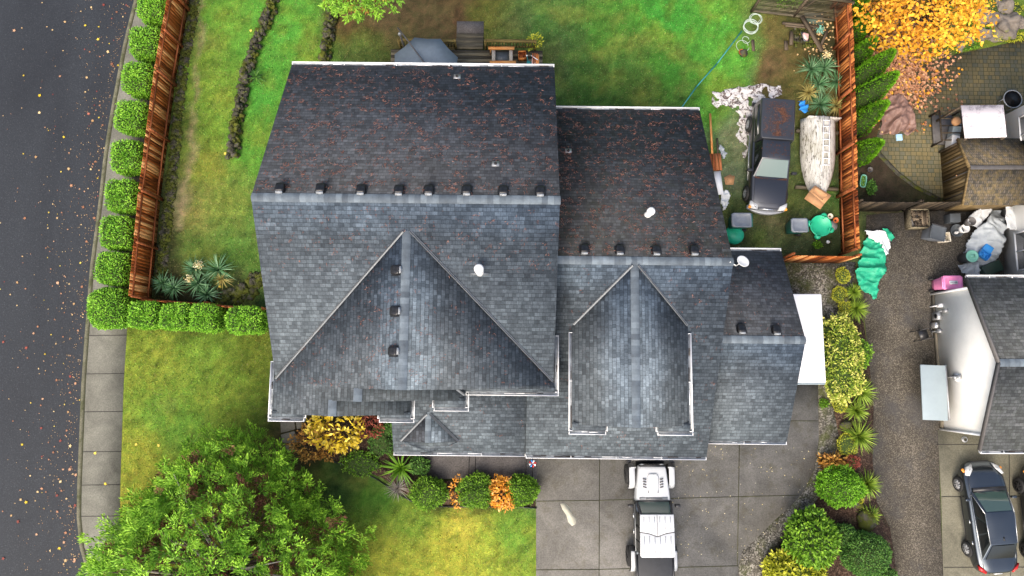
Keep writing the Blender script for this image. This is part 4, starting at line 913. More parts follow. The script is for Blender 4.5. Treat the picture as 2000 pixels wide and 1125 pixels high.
# rosettes: yuccas, ferns, grasses
def rosette(name, label, cat, px, py, r, mat, n=60, w=.04, h=.35, up=.55, group=None, droop=.45, z0=0., sun=None, extra=None, seg=3):
    c = P(px, py, h*.6); c.z = z0; s = MB()
    for i in range(n):
        a = i*2.399+random.uniform(-.2, .2); el = math.radians(random.uniform(8, 82)) if sun is None else math.radians(random.uniform(*sun)); L = r*random.uniform(.8, 1.15)
        d = Vector((math.cos(a), math.sin(a), 0)); pts = []
        for k_ in range(seg+1):
            t = k_/seg; rr = L*t*math.cos(el)*(1+.15*t); zz = .05+h*.25+L*t*math.sin(el)-droop*L*t*t*math.cos(el); pts.append((d*rr+Vector((0, 0, max(.02, zz))), w*(1-t**1.6)*(.7 if k_ == 0 else 1)+.003))
        sd_ = Vector((-d.y, d.x, 0)); vs = []
        for p, w_ in pts: vs += [p-sd_*w_/2, p+sd_*w_/2+Vector((0, 0, .006))]
        s.add(vs, [(2*k_, 2*k_+1, 2*k_+3, 2*k_+2) for k_ in range(seg)], 0, random.random())
    mats = [M[mat]]
    if extra:
        m_ = 130; p = RNG.normal(size=(m_, 3))*np.array([.09, .09, .05])+np.array([extra[0], extra[1], h+.15]); s.leaves(p, RNG.normal(size=(m_, 3)), .06, .05, RNG.uniform(0, 1, m_), m=1); mats.append(M['flower'])
    s.tube([(0, 0, -.02), (0, 0, h*.4)], .05, 6, 0, .2)
    o = s.build(name, mats); return put(o, c, 0, label, cat, group)
GL = 'yuccas in the fenced corner bed'
for x, y, r, lb, ex in ((318, 553, .60, 'leftmost spiky yucca of the corner bed by the fence', None), (338, 562, .62, 'second yucca from the fence, overlapping the leftmost', None), (379, 524, .62, 'upper middle yucca partly behind the pale flowers', (.3, .1)), (386, 554, .74, 'yucca in the centre of the corner bed with cream flowers', (-.25, .15)), (426, 526, .82, 'biggest yucca, nearest the house in the corner bed', None), (404, 575, .66, 'lowest yucca of the corner bed, closest to the hedge', None)):
    rosette('yucca', lb, 'yucca', x, y, r, 'leaf_yucca', 85, .045, .4, group=GL, extra=ex)
rosette('yucca', 'yellowing yucca at the right end of the corner bed', 'yucca', 434, 545, .5, 'leaf_yyucca', 40, .045, .2, group=GL)
GR_ = 'yuccas behind the boat'
for x, y, r, m_, lb, ex in ((1585, 134, .72, 'leaf_yucca', 'upper left yucca of the group behind the boat', None), (1611, 131, .74, 'leaf_yucca', 'upper right yucca behind the boat, beside the cream flowers', (0, .45)), (1600, 163, .62, 'leaf_yucca', 'middle yucca of the group behind the boat', None), (1635, 158, .66, 'leaf_yucca', 'yucca touching the cedar fence behind the boat', None), (1580, 180, .56, 'leaf_yyucca', 'yellowing yucca left of the group, nearest the pickup bed', None), (1602, 203, .78, 'leaf_yucca', 'large green yucca right behind the boat stern', None), (1634, 206, .58, 'leaf_yyucca', 'dry yellow green yucca between fence and boat stern', None)):
    rosette('yucca', lb, 'yucca', x, y, r, m_, 85, .045, .45, group=GR_, extra=ex)
rosette('strap_leaf_plant', 'large dark green strap leaved plant at the corner of the porch gutter', 'plant', 783, 915, .95, 'leaf_green', 60, .085, .4)
rosette('dry_grass_tuft', 'pale grey dry grass tuft at the front bed edge', 'ornamental grass', 777, 953, .62, 'leaf_grey', 110, .018, .2)
rosette('fern', 'small fern growing out of the long stone wall', 'fern', 498, 148, .5, 'leaf_dark', 26, .06, .55)
# front bed
shrub('yellow_shrub', 'bright yellow leaved shrub under the front eave', 'shrub', 658, 838, (1.15, .95), 1.9, 'leaf_yellow', None, n=420, leaf=.21, lump=.35, core=False, gap=.12)
shrub('rust_shrub', 'rust brown leaved shrub left of the yellow one', 'shrub', 620, 862, (1.05, .85), 1.4, 'leaf_rust', None, n=520, leaf=.13, lump=.35, core=False, gap=.2)
shrub('red_shrub', 'dark red leaved shrub right of the yellow one under the eave', 'shrub', 722, 832, (.5, .5), 1.0, 'leaf_red', None, n=420, leaf=.09, lump=.3, core=False, gap=.2)
for x, y, rx_, ry, h_, lb in ((705, 905, .8, .5, .4, 'low green ground shrub along the lawn edge below the yellow shrub'), (746, 862, .55, .6, .5, 'small green bush between yellow shrub and porch roof'), (820, 910, .38, .35, .5, 'small round dark shrub touching the strap leaved plant'), (768, 836, .45, .3, .5, 'small green bush under the corner gutter by the porch roof')):
    shrub('low_shrub', lb, 'shrub', x, y, (rx_, ry), h_, 'leaf_dark' if h_ > .45 else 'leaf_green', None, n=420, leaf=.085, lump=.35, core=True)
FB = 'rounded green shrubs of the porch bed'
for x, y, rr, lb in ((838, 962, .8, 'rounded green shrub left in the porch bed, beside the dry grass tuft'), (932, 961, .78, 'rounded green shrub in the middle of the porch bed'), (1020, 957, .68, 'rounded green shrub at the driveway end of the porch bed')):
    shrub('round_shrub', lb, 'shrub', x, y, (rr, rr*.85), 1.0, 'leaf_green', FB, n=1500, leaf=.075, lump=.28, lumpf=1.4)
shrub('orange_shrub', 'glowing orange leaved shrub between two round green shrubs', 'shrub', 982, 962, (.62, .66), .9, 'leaf_orange', None, n=420, leaf=.14, lump=.3, core=False)
shrub('orange_shrub', 'thin yellow orange sprig left of the middle round shrub', 'shrub', 893, 962, (.3, .62), .6, 'leaf_orange', None, n=110, leaf=.12, lump=.4, core=False, gap=.1)
# right hand bed
shrub('variegated_hedge', 'long yellow variegated hedge beside the white trailer', 'hedge', 1640, 700, (.85, 1.75), 1.4, 'leaf_varieg', None, n=2600, leaf=.11, lump=.25, lumpf=2.6, square=1.5)
for x, y, r_, lb in ((1678, 690, .42, 'dark green bush tucked between the variegated hedge and gravel'), (1636, 748, .35, 'dark green bush poking from the lower end of the variegated hedge')):
    shrub('green_bush', lb, 'shrub', x, y, (r_, r_*1.4), 1.1, 'leaf_green', None, n=500, leaf=.1, lump=.35)
FG = 'arching fern clumps along the gravel driveway'
for x, y, r_, lb in ((1672, 603, .62, 'arching clump beside the tip of the green tarp'), (1680, 765, .78, 'arching clump right of the lower variegated hedge'), (1672, 802, .60, 'arching clump between the two larger ones by the variegated hedge'), (1676, 852, .85, 'largest arching clump, left of the neighbour driveway above the red plant'), (1692, 945, .70, 'arching clump right of the big clipped shrub'), (1700, 1006, .52, 'smallest lower arching clump beside the dark boulder'), (1668, 570, .42, 'arching clump next to the fence end')):
    rosette('fern_clump', lb, 'fern', x, y, r_, 'leaf_fern', 130, .05, .3, group=FG, sun=(15, 80))
for i, (x, y, r_, lb) in enumerate(((1646, 538, .32, 'yellow mossy mound under the short cedar fence'), (1640, 575, .34, 'moss mound left of the green tarp tip'), (1650, 600, .28, 'moss mound touching the arching clump by the tarp'), (1655, 868, .42, 'bright yellow moss cushion below the largest arching clump'), (1640, 790, .3, 'moss mound below the variegated hedge'), (1673, 975, .25, 'yellow moss tuft beside the clipped shrub'))):
    shrub('moss_mound', lb, 'moss', x, y, (r_, r_*1.1), .3, 'leaf_lime', 'moss mounds of the driveway bed', n=420, leaf=.05, lump=.25)
shrub('red_plant', 'small brick red succulent plant among the bed shrubs', 'plant', 1664, 903, (.32, .28), .35, 'leaf_red', None, n=350, leaf=.08, lump=.2)
shrub('clipped_shrub', 'wide bright green clipped shrub under the red plant', 'shrub', 1640, 950, (.95, .82), 1.2, 'leaf_arb', None, n=2200, leaf=.085, lump=.22, lumpf=1.3)
shrub('bushy_conifer', 'loose bushy green conifer beside the pebble strip', 'shrub', 1584, 1050, (.95, 1.1), 1.9, 'leaf_green', None, n=1400, leaf=.15, lump=.28, lumpf=2.2, top=.3)
shrub('globe_shrub', 'small dark green globe shrub in the middle of the bed', 'shrub', 1650, 1048, (.5, .52), .9, 'leaf_dark', None, n=900, leaf=.07, lump=.1)
shrub('globe_shrub', 'large dark green globe shrub near the bottom right of the bed', 'shrub', 1690, 1082, (1.0, .92), 1.4, 'leaf_dark', None, n=2300, leaf=.075, lump=.1)
shrub('globe_shrub', 'dark shrub cut by the bottom edge beside the neighbour driveway', 'shrub', 1722, 1128, (.62, .55), 1.0, 'leaf_dark', None, n=900, leaf=.075, lump=.14)
shrub('golden_shrub', 'golden yellow feathery shrub cut by the bottom edge', 'shrub', 1552, 1120, (1.25, .9), 1.2, 'leaf_lime', None, n=1500, leaf=.16, lump=.25, lumpf=2.2)
shrub('weeping_stems', 'leafless brown stems above the clipped shrub', 'shrub', 1625, 905, (.55, .35), .5, 'leaf_rust', None, n=160, leaf=.2, lump=.4, core=False)
shrub('low_shrub', 'tiny bright green weed in the gravel below the trailer', 'weed', 1609, 788, (.2, .18), .2, 'leaf_green', None, n=120, leaf=.08, core=False)
# ---------------------------------------------------------------- big conifer at lower left
def conifer():
    c = P(430, 1118, 2.4); c.z = 0
    o = thing('conifer_tree', 'huge spreading green conifer covering the front lawn', 'tree', c)
    s = MB(); rings = []; s.tube([(0, 0, -.1), (.05, 0, 1.5), (0, .1, 3.2), (0, 0, 5.2)], [.26, .2, .13, .05], 9); tips = []
    NB = 950; d = fib(int(NB*1.7)); d = d[d[:, 2] > -.25]
    lm = nz3(d, 1.6, 4.); lm2 = nz3(d, 4.2, 14.)
    R = np.array([5.05, 5.15, 4.3]); C0 = np.array([0, 0, 1.5])
    P0 = []; DD = []
    for sh, amp in ((1.0, .16), (.86, .2), (.70, .2)):
        r_ = sh*(1+amp*lm+.09*lm2)*RNG.uniform(.93, 1.05, len(d)); th_ = np.arctan2(d[:, 1], d[:, 0]); r_ = r_*(1-.17*np.sin(2*th_)**2*np.sqrt(np.clip(1-d[:, 2]**2, 0, 1))*(d[:, 1] > 0)); P0.append(C0+d*R*r_[:, None]); DD.append(d)
    P0 = np.concatenate(P0); DD = np.concatenate(DD); gap = nz3(P0, .75, 31.); shell = np.repeat([1, .86, .70], len(d))
    keep = ((shell < .75) | (gap > -.2)) & (P0[:, 2] > .25)
    P0, DD, shell = P0[keep], DD[keep], shell[keep]
    # limbs
    for i in RNG.choice(len(P0), 90, replace=False):
        p = P0[i]; z0 = max(.6, p[2]*.45); s.tube([(0, 0, z0), (p[0]*.5, p[1]*.5, z0+(p[2]-z0)*.6+.1), (p[0]*.96, p[1]*.96, p[2]-.05)], [.07, .045, .012], 5, 0 if i % 4 else 1)
    s.build('trunk', [M['bark'], M['palebark']], o)
    f = MB(); dead = MB()
    for p, dd, sh in zip(P0, DD, shell):
        # a spray: fan of flat frondlets that spread outward and up
        q_ = math.atan2(dd[1], dd[0])+RNG.normal()*(.4+1.2*max(0, dd[2])); out = Vector((math.cos(q_), math.sin(q_), .28+RNG.normal()*.12)).normalized(); up = Vector((RNG.normal()*.35, RNG.normal()*.35, 1)).normalized(); side = out.cross(up).normalized()
        if side.length < .1: continue
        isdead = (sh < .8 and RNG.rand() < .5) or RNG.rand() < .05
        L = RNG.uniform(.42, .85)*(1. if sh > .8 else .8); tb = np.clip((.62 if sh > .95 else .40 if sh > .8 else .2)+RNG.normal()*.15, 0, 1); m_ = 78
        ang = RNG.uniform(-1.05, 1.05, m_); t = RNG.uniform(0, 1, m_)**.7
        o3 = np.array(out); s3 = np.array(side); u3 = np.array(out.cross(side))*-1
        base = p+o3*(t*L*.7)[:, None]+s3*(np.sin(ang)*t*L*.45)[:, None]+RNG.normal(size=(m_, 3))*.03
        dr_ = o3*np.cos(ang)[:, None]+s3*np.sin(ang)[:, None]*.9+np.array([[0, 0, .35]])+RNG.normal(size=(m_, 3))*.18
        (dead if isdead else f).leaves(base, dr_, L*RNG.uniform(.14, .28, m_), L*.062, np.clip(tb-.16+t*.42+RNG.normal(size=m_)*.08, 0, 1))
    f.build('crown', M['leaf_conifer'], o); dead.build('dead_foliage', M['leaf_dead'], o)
conifer()
# overhanging cedar branch at top
def branch_tree():
    c = P(690, -190, 0); o = thing('cedar_tree', 'cedar branches reaching into the top edge above the short stone wall', 'tree', c)
    s = MB(); s.tube([(0, 0, -.1), (0, 0, 3), (0, 0, 6)], [.25, .18, .1], 8); f = MB()
    for tx, ty, z in ((668, 4, 3.2), (690, 20, 3.0), (705, 6, 3.4), (722, 2, 3.0), (745, 4, 3.2), (652, 2, 2.6), (760, -20, 3.3), (640, -20, 3.2), (700, -15, 3.3), (680, -10, 2.9), (730, -25, 3.1)):
        t = P(tx, ty, z)-c; s.tube([(0, 0, 4.4), t*.6+Vector((0, 0, 1.9)), t], [.08, .05, .015], 5)
        for k_ in range(9):
            q = np.array(t)+RNG.normal(size=3)*np.array([.28, .22, .1])-np.array([0, .1*k_*-.3, 0]); m_ = 34; ang = RNG.uniform(-1.2, 1.2, m_); tt = RNG.uniform(0, 1, m_); a0 = -PI/2+RNG.normal()*.7
            dirs = np.stack([np.cos(a0+ang), np.sin(a0+ang), -.15+RNG.normal(size=m_)*.15], 1); base = q+np.stack([np.cos(a0+ang*.4), np.sin(a0+ang*.4), 0*ang], 1)*(tt*.35)[:, None]
            f.leaves(base, dirs, .17, .05, np.clip(.55+RNG.normal()*.2+RNG.normal(size=m_)*.1, 0, 1), m=1 if k_ == 5 else 0)
    s.build('trunk', M['bark'], o); f.build('crown', [M['leaf_conifer'], M['leaf_rust']], o)
branch_tree()
# columnar arborvitae beyond the right fence: narrow cones
AG = 'arborvitae row behind the right fence'
def arb(px, py, tpx, tpy, h, r, lb):
    c = P(px, py, 0); t = P(tpx, tpy, h); lean = (t.x-c.x, t.y-c.y)
    o = thing('arborvitae', lb, 'conifer', c, 0, AG); s = MB(); n = 2100
    tt = RNG.uniform(0, 1, n)**.75; a = RNG.uniform(0, 2*PI, n); sd_ = random.uniform(0, 60)
    rr = r*np.minimum(1, (1-tt)**.62*1.02)*(1+.18*np.array([noise.noise(Vector((math.cos(x)*1.6+sd_, math.sin(x)*1.6, z*3))) for x, z in zip(a, tt)])); rr[tt < .08] *= .85
    lx, ly = lean[0]*.25, lean[1]*.25
    p = np.stack([np.cos(a)*rr+lx*tt, np.sin(a)*rr+ly*tt, tt*h], 1); dirs = np.stack([np.cos(a)*.55, np.sin(a)*.55, np.full(n, 1.)], 1)+RNG.normal(size=(n, 3))*.25
    rings = [[Vector((math.cos(j*PI/8)*r*.88*min(1, (1-z)**.62)+lx*z, math.sin(j*PI/8)*r*.88*min(1, (1-z)**.62)+ly*z, z*h)) for j in range(16)] for z in (.02, .2, .4, .6, .75, .88, .97)]
    s.loft(rings, 1); s.leaves(p, dirs, .13*RNG.uniform(.7, 1.3, n), .055, np.clip(.45+RNG.normal(size=n)*.2+.3*(tt-.5), 0, 1)); s.build('crown', [M['leaf_arb'], M['core']], o)
    MB().tube([(0, 0, -.05), (0, 0, .5)], .06, 7).build('trunk', M['bark'], o)
for q in ((1652, 40, 1690, -20, 2.2, .50, 'arborvitae at the very top of the row behind the fence'), (1655, 78, 1700, 26, 2.2, .52, 'second arborvitae from the top of the row'), (1658, 128, 1706, 56, 2.4, .55, 'third arborvitae from the top of the row'), (1660, 175, 1755, 75, 3.6, .68, 'tall arborvitae leaning toward the yellow tree, pale tip at upper patio corner'), (1662, 212, 1762, 132, 3.7, .70, 'broadest arborvitae, above the brown tarp'), (1664, 250, 1735, 192, 3.0, .60, 'arborvitae left of the brown tarp'), (1668, 305, 1728, 290, 2.3, .60, 'lowest arborvitae, alone beside the curved patio edge')): arb(*q)
# autumn tree top right
def autumn():
    c = P(1755, 90, 0); o = thing('autumn_tree', 'large tree with golden orange autumn leaves at the top right', 'tree', c)
    s = MB(); s.tube([(0, 0, -.1), (.1, .1, 1.4), (.2, .2, 2.4)], [.16, .12, .08], 8); f = MB(); C = np.array(P(1806, 22, 2.6)-c); n = 1500
    d = fib(n); d = d[d[:, 2] > -.5]; lm = nz3(d, 1.9, 77.); pts = []
    for sh in (1., .93, .8, .7): pts.append(C+d*np.array([2.5, 1.9, 1.5])*(sh*(1+.34*lm))[:, None]+RNG.normal(size=(len(d), 3))*.1)
    p = np.concatenate(pts); g = nz3(p, 1.5, 3.); p = p[g > -.42]; n = len(p)
    for i in RNG.choice(n, 26, replace=False): s.tube([(.2, .2, 1.9), tuple((np.array([.2, .2, 2.])+p[i])/2+np.array([0, 0, .2])), tuple(p[i])], [.05, .03, .01], 5)
    s.build('trunk', M['bark'], o); dirs = RNG.normal(size=(n, 3)); dirs[:, 2] *= .45
    f.leaves(p, dirs, RNG.uniform(.14, .24, n), RNG.uniform(.09, .15, n), np.clip(.5+.5*nz3(p, .8, 9.)+RNG.normal(size=n)*.2+.1*(p[:, 0]-C[0])/2.5, 0, 1)); f.build('crown', M['leaf_autumn'], o)
autumn()
# boulders of the neighbour's bank
BG = 'boulders of the rockery'
for x, y, r_, lb in ((1955, 15, .75, 'boulder cut by the top right corner edge'), (1958, 55, .95, 'broad grey boulder right in the rockery'), (1990, 45, .55, 'boulder at the right edge of the rockery'), (1915, 68, .62, 'boulder in the middle of the rockery'), (1890, 78, .35, 'small boulder left of the middle one in the rockery'), (1915, 33, .6, 'boulder under the end of the yellow moss'), (1872, 92, .42, 'boulder touching the patio edge at the leaf pile'), (1960, 25, .5, 'flat boulder between two mossy patches')):
    s = MB(); rock(s, (0, 0, .12), r_*.62, 3, 0, .6, .55); o = s.build('boulder', M['boulder'], smooth=False); put(o, P(x, y), 0, lb, 'boulder', BG)
for x, y, a_, b_, m_, lb in ((1935, 15, 1.2, .5, 'leaf_lime', 'yellow green ground cover between the rockery boulders'), (1905, 60, .8, .3, 'leaf_green', 'bright green ground cover left of the rockery boulders'), (1880, 88, .7, .25, 'leaf_green', 'green ground cover along the paver edge by the leaf pile'), (1975, 72, .8, .2, 'leaf_lime', 'yellow ground cover on the right paver edge')):
    shrub('ground_cover', lb, 'ground cover', x, y, (a_, b_), .22, m_, None, n=700, leaf=.07, lump=.5)
for x, y, r_, lb in ((1690, 620, .0, ''),): pass
RG = 'rocks in the garden bed'
for x, y, r_, m_, lb in ((1690, 1014, .42, 'rock_moss', 'dark mossy boulder right of the small globe shrub'), (1672, 984, .24, 'rock', 'pale stone below the wide clipped shrub'), (1650, 830, .26, 'rock', 'grey stone left of the largest arching clump'), (1648, 586, .22, 'rock_moss', 'mossy stone beside the tarp tip'), (1652, 625, .22, 'rock_moss', 'mossy stone at the head of the variegated hedge')):
    s = MB(); rock(s, (0, 0, r_*.4), r_, 2, 0, .7, .3); put(s.build('garden_rock', M[m_]), P(x, y), 0, lb, 'rock', RG)
# fallen leaves
def maple(s, p, r, a, m, t, tilt=.15):
    n_ = 10; vs = [Vector((0, 0, .012))]
    for i in range(n_):
        q = a+i*2*PI/n_; rr = r*(1 if i % 2 == 0 else .5)*random.uniform(.75, 1.1); vs.append(Vector((math.cos(q)*rr, math.sin(q)*rr, .012+random.uniform(0, tilt*r))))
    s.add([v+p for v in vs], [(0, i+1, (i+1) % n_+1) for i in range(n_)], m, t)
def fallen():
    s = MB()
    def clr():
        r = random.random(); return (3, random.random()) if r < .5 else (0, random.uniform(.5, 1)) if r < .78 else (1, random.uniform(.4, 1)) if r < .9 else (2, random.random())
    for _ in range(330):
        y = random.uniform(-20, 1130); cx_ = PX(curbx(P(0, y).y), P(0, y).y)[0]; u = random.random()
        x = cx_-random.expovariate(1/55.) if u < .7 else random.uniform(0, cx_)
        p = P(x, y, -.115)
        if p.x > curbx(p.y)-.05: continue
        m_, t = clr(); maple(s, p, random.uniform(.02, .055) if random.random() < .8 else random.uniform(.06, .10), random.uniform(0, 6), m_, t)
    for _ in range(900):   # crumbs along the wheel track and the curb
        y = random.uniform(-20, 1130); cx_ = PX(curbx(P(0, y).y), P(0, y).y)[0]; x = cx_-abs(random.gauss(0, 1))*(8 if random.random() < .35 else 55)-3
        p = P(x, y, -.12); maple(s, p, random.uniform(.012, .03), random.uniform(0, 6), 0, random.uniform(0, .8))
    for x, y in ((266, 868), (186, 885), (310, 870), (490, 60), (440, 300), (430, 560), (206, 945)): maple(s, P(x, y, .012), .09, 1, 1, .9)
    tag(s.build('fallen_leaves', [M['leaf_litter'], M['leaf_yellow'], M['leaf_red'], M['leaf_brown']]), 'fallen yellow and brown leaves scattered on the road', 'leaves', kind='stuff')
    s = MB()
    for _ in range(2600):
        x = random.gauss(1745, 60); y = random.gauss(110, 65)
        if random.random() < .3: x, y = random.gauss(1760, 30), random.gauss(155, 28)
        if x < 1676 or y < -20 or y > 260 or x > 1880: continue
        maple(s, P(x, y, .02+random.uniform(0, .06)), random.uniform(.05, .11), random.uniform(0, 6), 0 if random.random() < .88 else 1, random.random(), .6)
    tag(s.build('leaf_pile', [M['leaf_brown'], M['leaf_autumn']]), 'brown fallen leaves piled under the golden tree', 'leaves', kind='stuff')
    s = MB()
    for _ in range(170):
        x, y = random.gauss(1600, 22), random.gauss(75, 28)
        if x > 1632 or y < 25: continue
        maple(s, P(x, y, .03), random.uniform(.04, .08), random.uniform(0, 6), 0, random.uniform(.3, 1), .5)
    for _ in range(200):
        x, y = random.uniform(1300, 1590), random.uniform(870, 1100); maple(s, P(x, y, .016), random.uniform(.010, .03), random.uniform(0, 6), 1, random.random(), .1)
    for _ in range(120): maple(s, P(random.uniform(1680, 1790), random.uniform(150, 260), .02), random.uniform(.03, .07), random.uniform(0, 6), 0, random.uniform(.5, 1), .4)
    tag(s.build('yard_leaves', [M['leaf_litter'], M['flower']]), 'small pale leaves strewn on driveway and side yard', 'leaves', kind='stuff')
fallen()

def grass():
    xs, ys, col = LAWN; n = 170000
    X = RNG.uniform(-17.5, 17.5, n); Y = RNG.uniform(-9.5, 18.2, n); ok = np.ones(n, bool)
    cxv = np.interp(Y, [p.y for p in cw][::-1], [p.x for p in cw][::-1])+2.0; ok &= X > cxv
    hx = HC*X+HS*Y; hy = -HS*X+HC*Y
    ok &= ~((hx > -8.2) & (hx < 1.2) & (hy > -1.5) & (hy < 11.2)); ok &= ~((hx > 1) & (hx < 7.5) & (hy > -3) & (hy < 10.4)); ok &= ~((hx > 7) & (hx < 11) & (hy > -3) & (hy < 4.6))
    ok &= ~((X > .95) & (Y < 3.5)); ok &= X < 15.3; X, Y = X[ok], Y[ok]
    qx, qy = PX(X, Y, 0.); ok = ~((qx > 590) & (qx < 1050) & (qy > 800) & (qy < 988+0*qx) & (qy < 700+.62*(qx-250)+60)); X, Y = X[ok], Y[ok]
    i = np.clip(np.searchsorted(xs, X)-1, 0, len(xs)-2); j = np.clip(np.searchsorted(ys, Y)-1, 0, len(ys)-2); c = col[j, i]
    # thinner where the ground is bare (red above green)
    bare = c[:, 0]/(c[:, 1]+1e-4); keep = RNG.rand(len(X)) > np.clip((bare-.85)*3, 0, .97); X, Y, c = X[keep], Y[keep], c[keep]; n = len(X)
    a = RNG.uniform(0, 2*PI, n); el = RNG.uniform(.1, 1.1, n); d = np.stack([np.cos(a)*np.cos(el), np.sin(a)*np.cos(el), np.sin(el)], 1); L = RNG.uniform(.04, .10, n)
    sd_ = np.stack([-np.sin(a), np.cos(a), 0*a], 1)*RNG.uniform(.008, .017, n)[:, None]; b = np.stack([X, Y, 0*X+.002], 1)
    V = np.stack([b-sd_, b+sd_, b+d*L[:, None]+sd_*.4, b+d*L[:, None]-sd_*.4], 1).reshape(-1, 3); me = bpy.data.meshes.new('grass'); me.vertices.add(4*n); me.vertices.foreach_set('co', V.ravel()); me.loops.add(4*n); me.loops.foreach_set('vertex_index', np.arange(4*n, dtype=np.int32)); me.polygons.add(n); me.polygons.foreach_set('loop_start', np.arange(0, 4*n, 4, dtype=np.int32)); me.update(calc_edges=True)
    k_ = c*RNG.uniform(.55, 1.75, n)[:, None]*(1+RNG.normal(size=(n, 3))*np.array([.16, .05, .2])); dry = RNG.rand(n) < .08; k_[dry] = k_[dry]*.4+np.array([.22, .19, .08])*.6; k_ = np.clip(k_, 0, .8)
    ca = me.color_attributes.new('Col', 'FLOAT_COLOR', 'CORNER'); ca.data.foreach_set('color', np.repeat(np.concatenate([k_, np.ones((n, 1))], 1), 4, 0).astype(np.float32).ravel())
    k = N('grass_blades'); at = k.n('Attribute', attribute_name='Col'); me.materials.append(k.done(at.outputs['Color'], .7, spec=.2)); o = bpy.data.objects.new('grass', me); SC.collection.objects.link(o); tag(o, 'short mown grass blades of the lawns', 'grass', kind='stuff')
grass()
M['black_gel'] = N('black_canopy_shell').done((.022, .024, .03, 1), .35, spec=.6, coat=.4)
M['needle_brown'] = foliage('needle_pile', (.05, .022, .014), (.13, .055, .034), (.22, .11, .07))
# ---------------------------------------------------------------- vehicles (local frame: +y = front, x = right side, z up)
def body_loft(st, mats, name, parent, sub=2):
    """st: list of (y, w, z0, zs, zt) half width, sill, shoulder, top"""
    s = MB(); rings = []
    for y, w, z0, zs, zt in st:
        h = [(w*.80, z0), (w*.97, z0+.06), (w, z0+(zs-z0)*.55), (w*.985, zs-.05), (w*.93, zs), (w*.62, zt-.008), (w*.25, zt)]
        rings.append([Vector((x, y, z)) for x, z in h]+[Vector((-x, y, z)) for x, z in h[::-1]])
    s.loft(rings); return s.build(name, mats, parent, smooth=True, sub=sub)
def quadpanel(s, a, b, c, d, inset=.06, off=.012, m=0, bulge=0., nu=4, nv=3, iv=None):
    a, b, c, d = map(Vector, (a, b, c, d)); nrm = (b-a).cross(d-a).normalized(); iv = inset if iv is None else iv
    vs = []
    for j in range(nv+1):
        v = iv+(1-2*iv)*j/nv
        for i in range(nu+1):
            u = inset+(1-2*inset)*i/nu; p = (a*(1-u)+b*u)*(1-v)+(d*(1-u)+c*u)*v; vs.append(p+nrm*(off+bulge*(4*u*(1-u))*(1.-.6*abs(2*v-1))))
    s.add(vs, [(j*(nu+1)+i, j*(nu+1)+i+1, (j+1)*(nu+1)+i+1, (j+1)*(nu+1)+i) for j in range(nv) for i in range(nu)], m)
def wheel(parent, x, y, r=.33, w=.22, style='alloy', spokes=5, rimr=.66):
    o = MB().lathe([(r*rimr, -w/2), (r*.93, -w/2), (r, -w*.34), (r, w*.34), (r*.93, w/2), (r*rimr, w/2)], (x, y, r), 28, axis='x', cap=False).build('wheel', M['rubber'], parent)
    s = MB(); sg = 1 if x > 0 else -1; s.lathe([(.001, 0), (r*rimr, 0), (r*rimr, .02*1)], (x+sg*(w/2-.09), y, r), 24, m=1, axis='x')
    s.lathe([(r*rimr*.92, 0), (r*rimr*1.02, 0), (r*rimr*1.02, .03), (r*rimr*.92, .03), (r*rimr*.92, 0)], (x+sg*(w/2-.02)-.015, y, r), 28, m=0, axis='x', cap=False)
    for k_ in range(spokes):
        a = k_*2*PI/spokes+.3; s.bar((x+sg*(w/2-.02), y, r), (x+sg*(w/2-.02), y+math.cos(a)*r*rimr*.95, r+math.sin(a)*r*rimr*.95), .03, r*.19, 0)
    s.lathe([(.001, -.02), (r*.15, -.02), (r*.15, .02), (.001, .02)], (x+sg*(w/2-.02), y, r), 12, axis='x')
    s.build('rim', [M[style], M['black_plastic']], o); return o
def mirror(parent, x, y, z, mat, sz=(.2, .1, .14)):
    s = MB(); s.box((x, y, z), sz); s.bar((x*.86, y+.02, z-.05), (x*.97, y, z-.02), .04, .05); return s.build('mirror', M[mat], parent, bevel=.02)
def cabin(parent, base, roof, paint, glass, name='cabin', gin=.06, sub=0, pill=None, lab=None):
    """base/roof: (yr, yf, wr, wf, z) rear/front y, half widths"""
    yr, yf, wr, wf, z = base; Yr, Yf, Wr, Wf, Z = roof
    B = [Vector((-wr, yr, z)), Vector((wr, yr, z)), Vector((wf, yf, z)), Vector((-wf, yf, z))]; T = [Vector((-Wr, Yr, Z)), Vector((Wr, Yr, Z)), Vector((Wf, Yf, Z)), Vector((-Wf, Yf, Z))]
    s = MB(); s.add(B+T, [(0, 1, 5, 4), (1, 2, 6, 5), (2, 3, 7, 6), (3, 0, 4, 7), (4, 5, 6, 7)])
    # domed roof skin
    n_ = 8; vs = []
    for j in range(n_+1):
        for i in range(n_+1):
            u, v = i/n_, j/n_; p = (T[0]*(1-u)+T[1]*u)*(1-v)+(T[3]*(1-u)+T[2]*u)*v; vs.append(p+Vector((0, 0, .004+.045*(1-(2*u-1)**2)**.7*(1-(2*v-1)**4))))
    s.add(vs, [(j*(n_+1)+i, j*(n_+1)+i+1, (j+1)*(n_+1)+i+1, (j+1)*(n_+1)+i) for j in range(n_) for i in range(n_)])
    c = s.build(name, M[paint], parent, smooth=False, bevel=.03)
    g = MB(); quadpanel(g, B[2], B[3], T[3], T[2], .05, .014, 0, .035, iv=.05); g.build('windscreen', M[glass], parent, smooth=True)
    g = MB(); quadpanel(g, B[0], B[1], T[1], T[0], .08, .014, 0, .03, iv=.08); g.build('rear_window', M['darkglass'], parent, smooth=True)
    return B, T
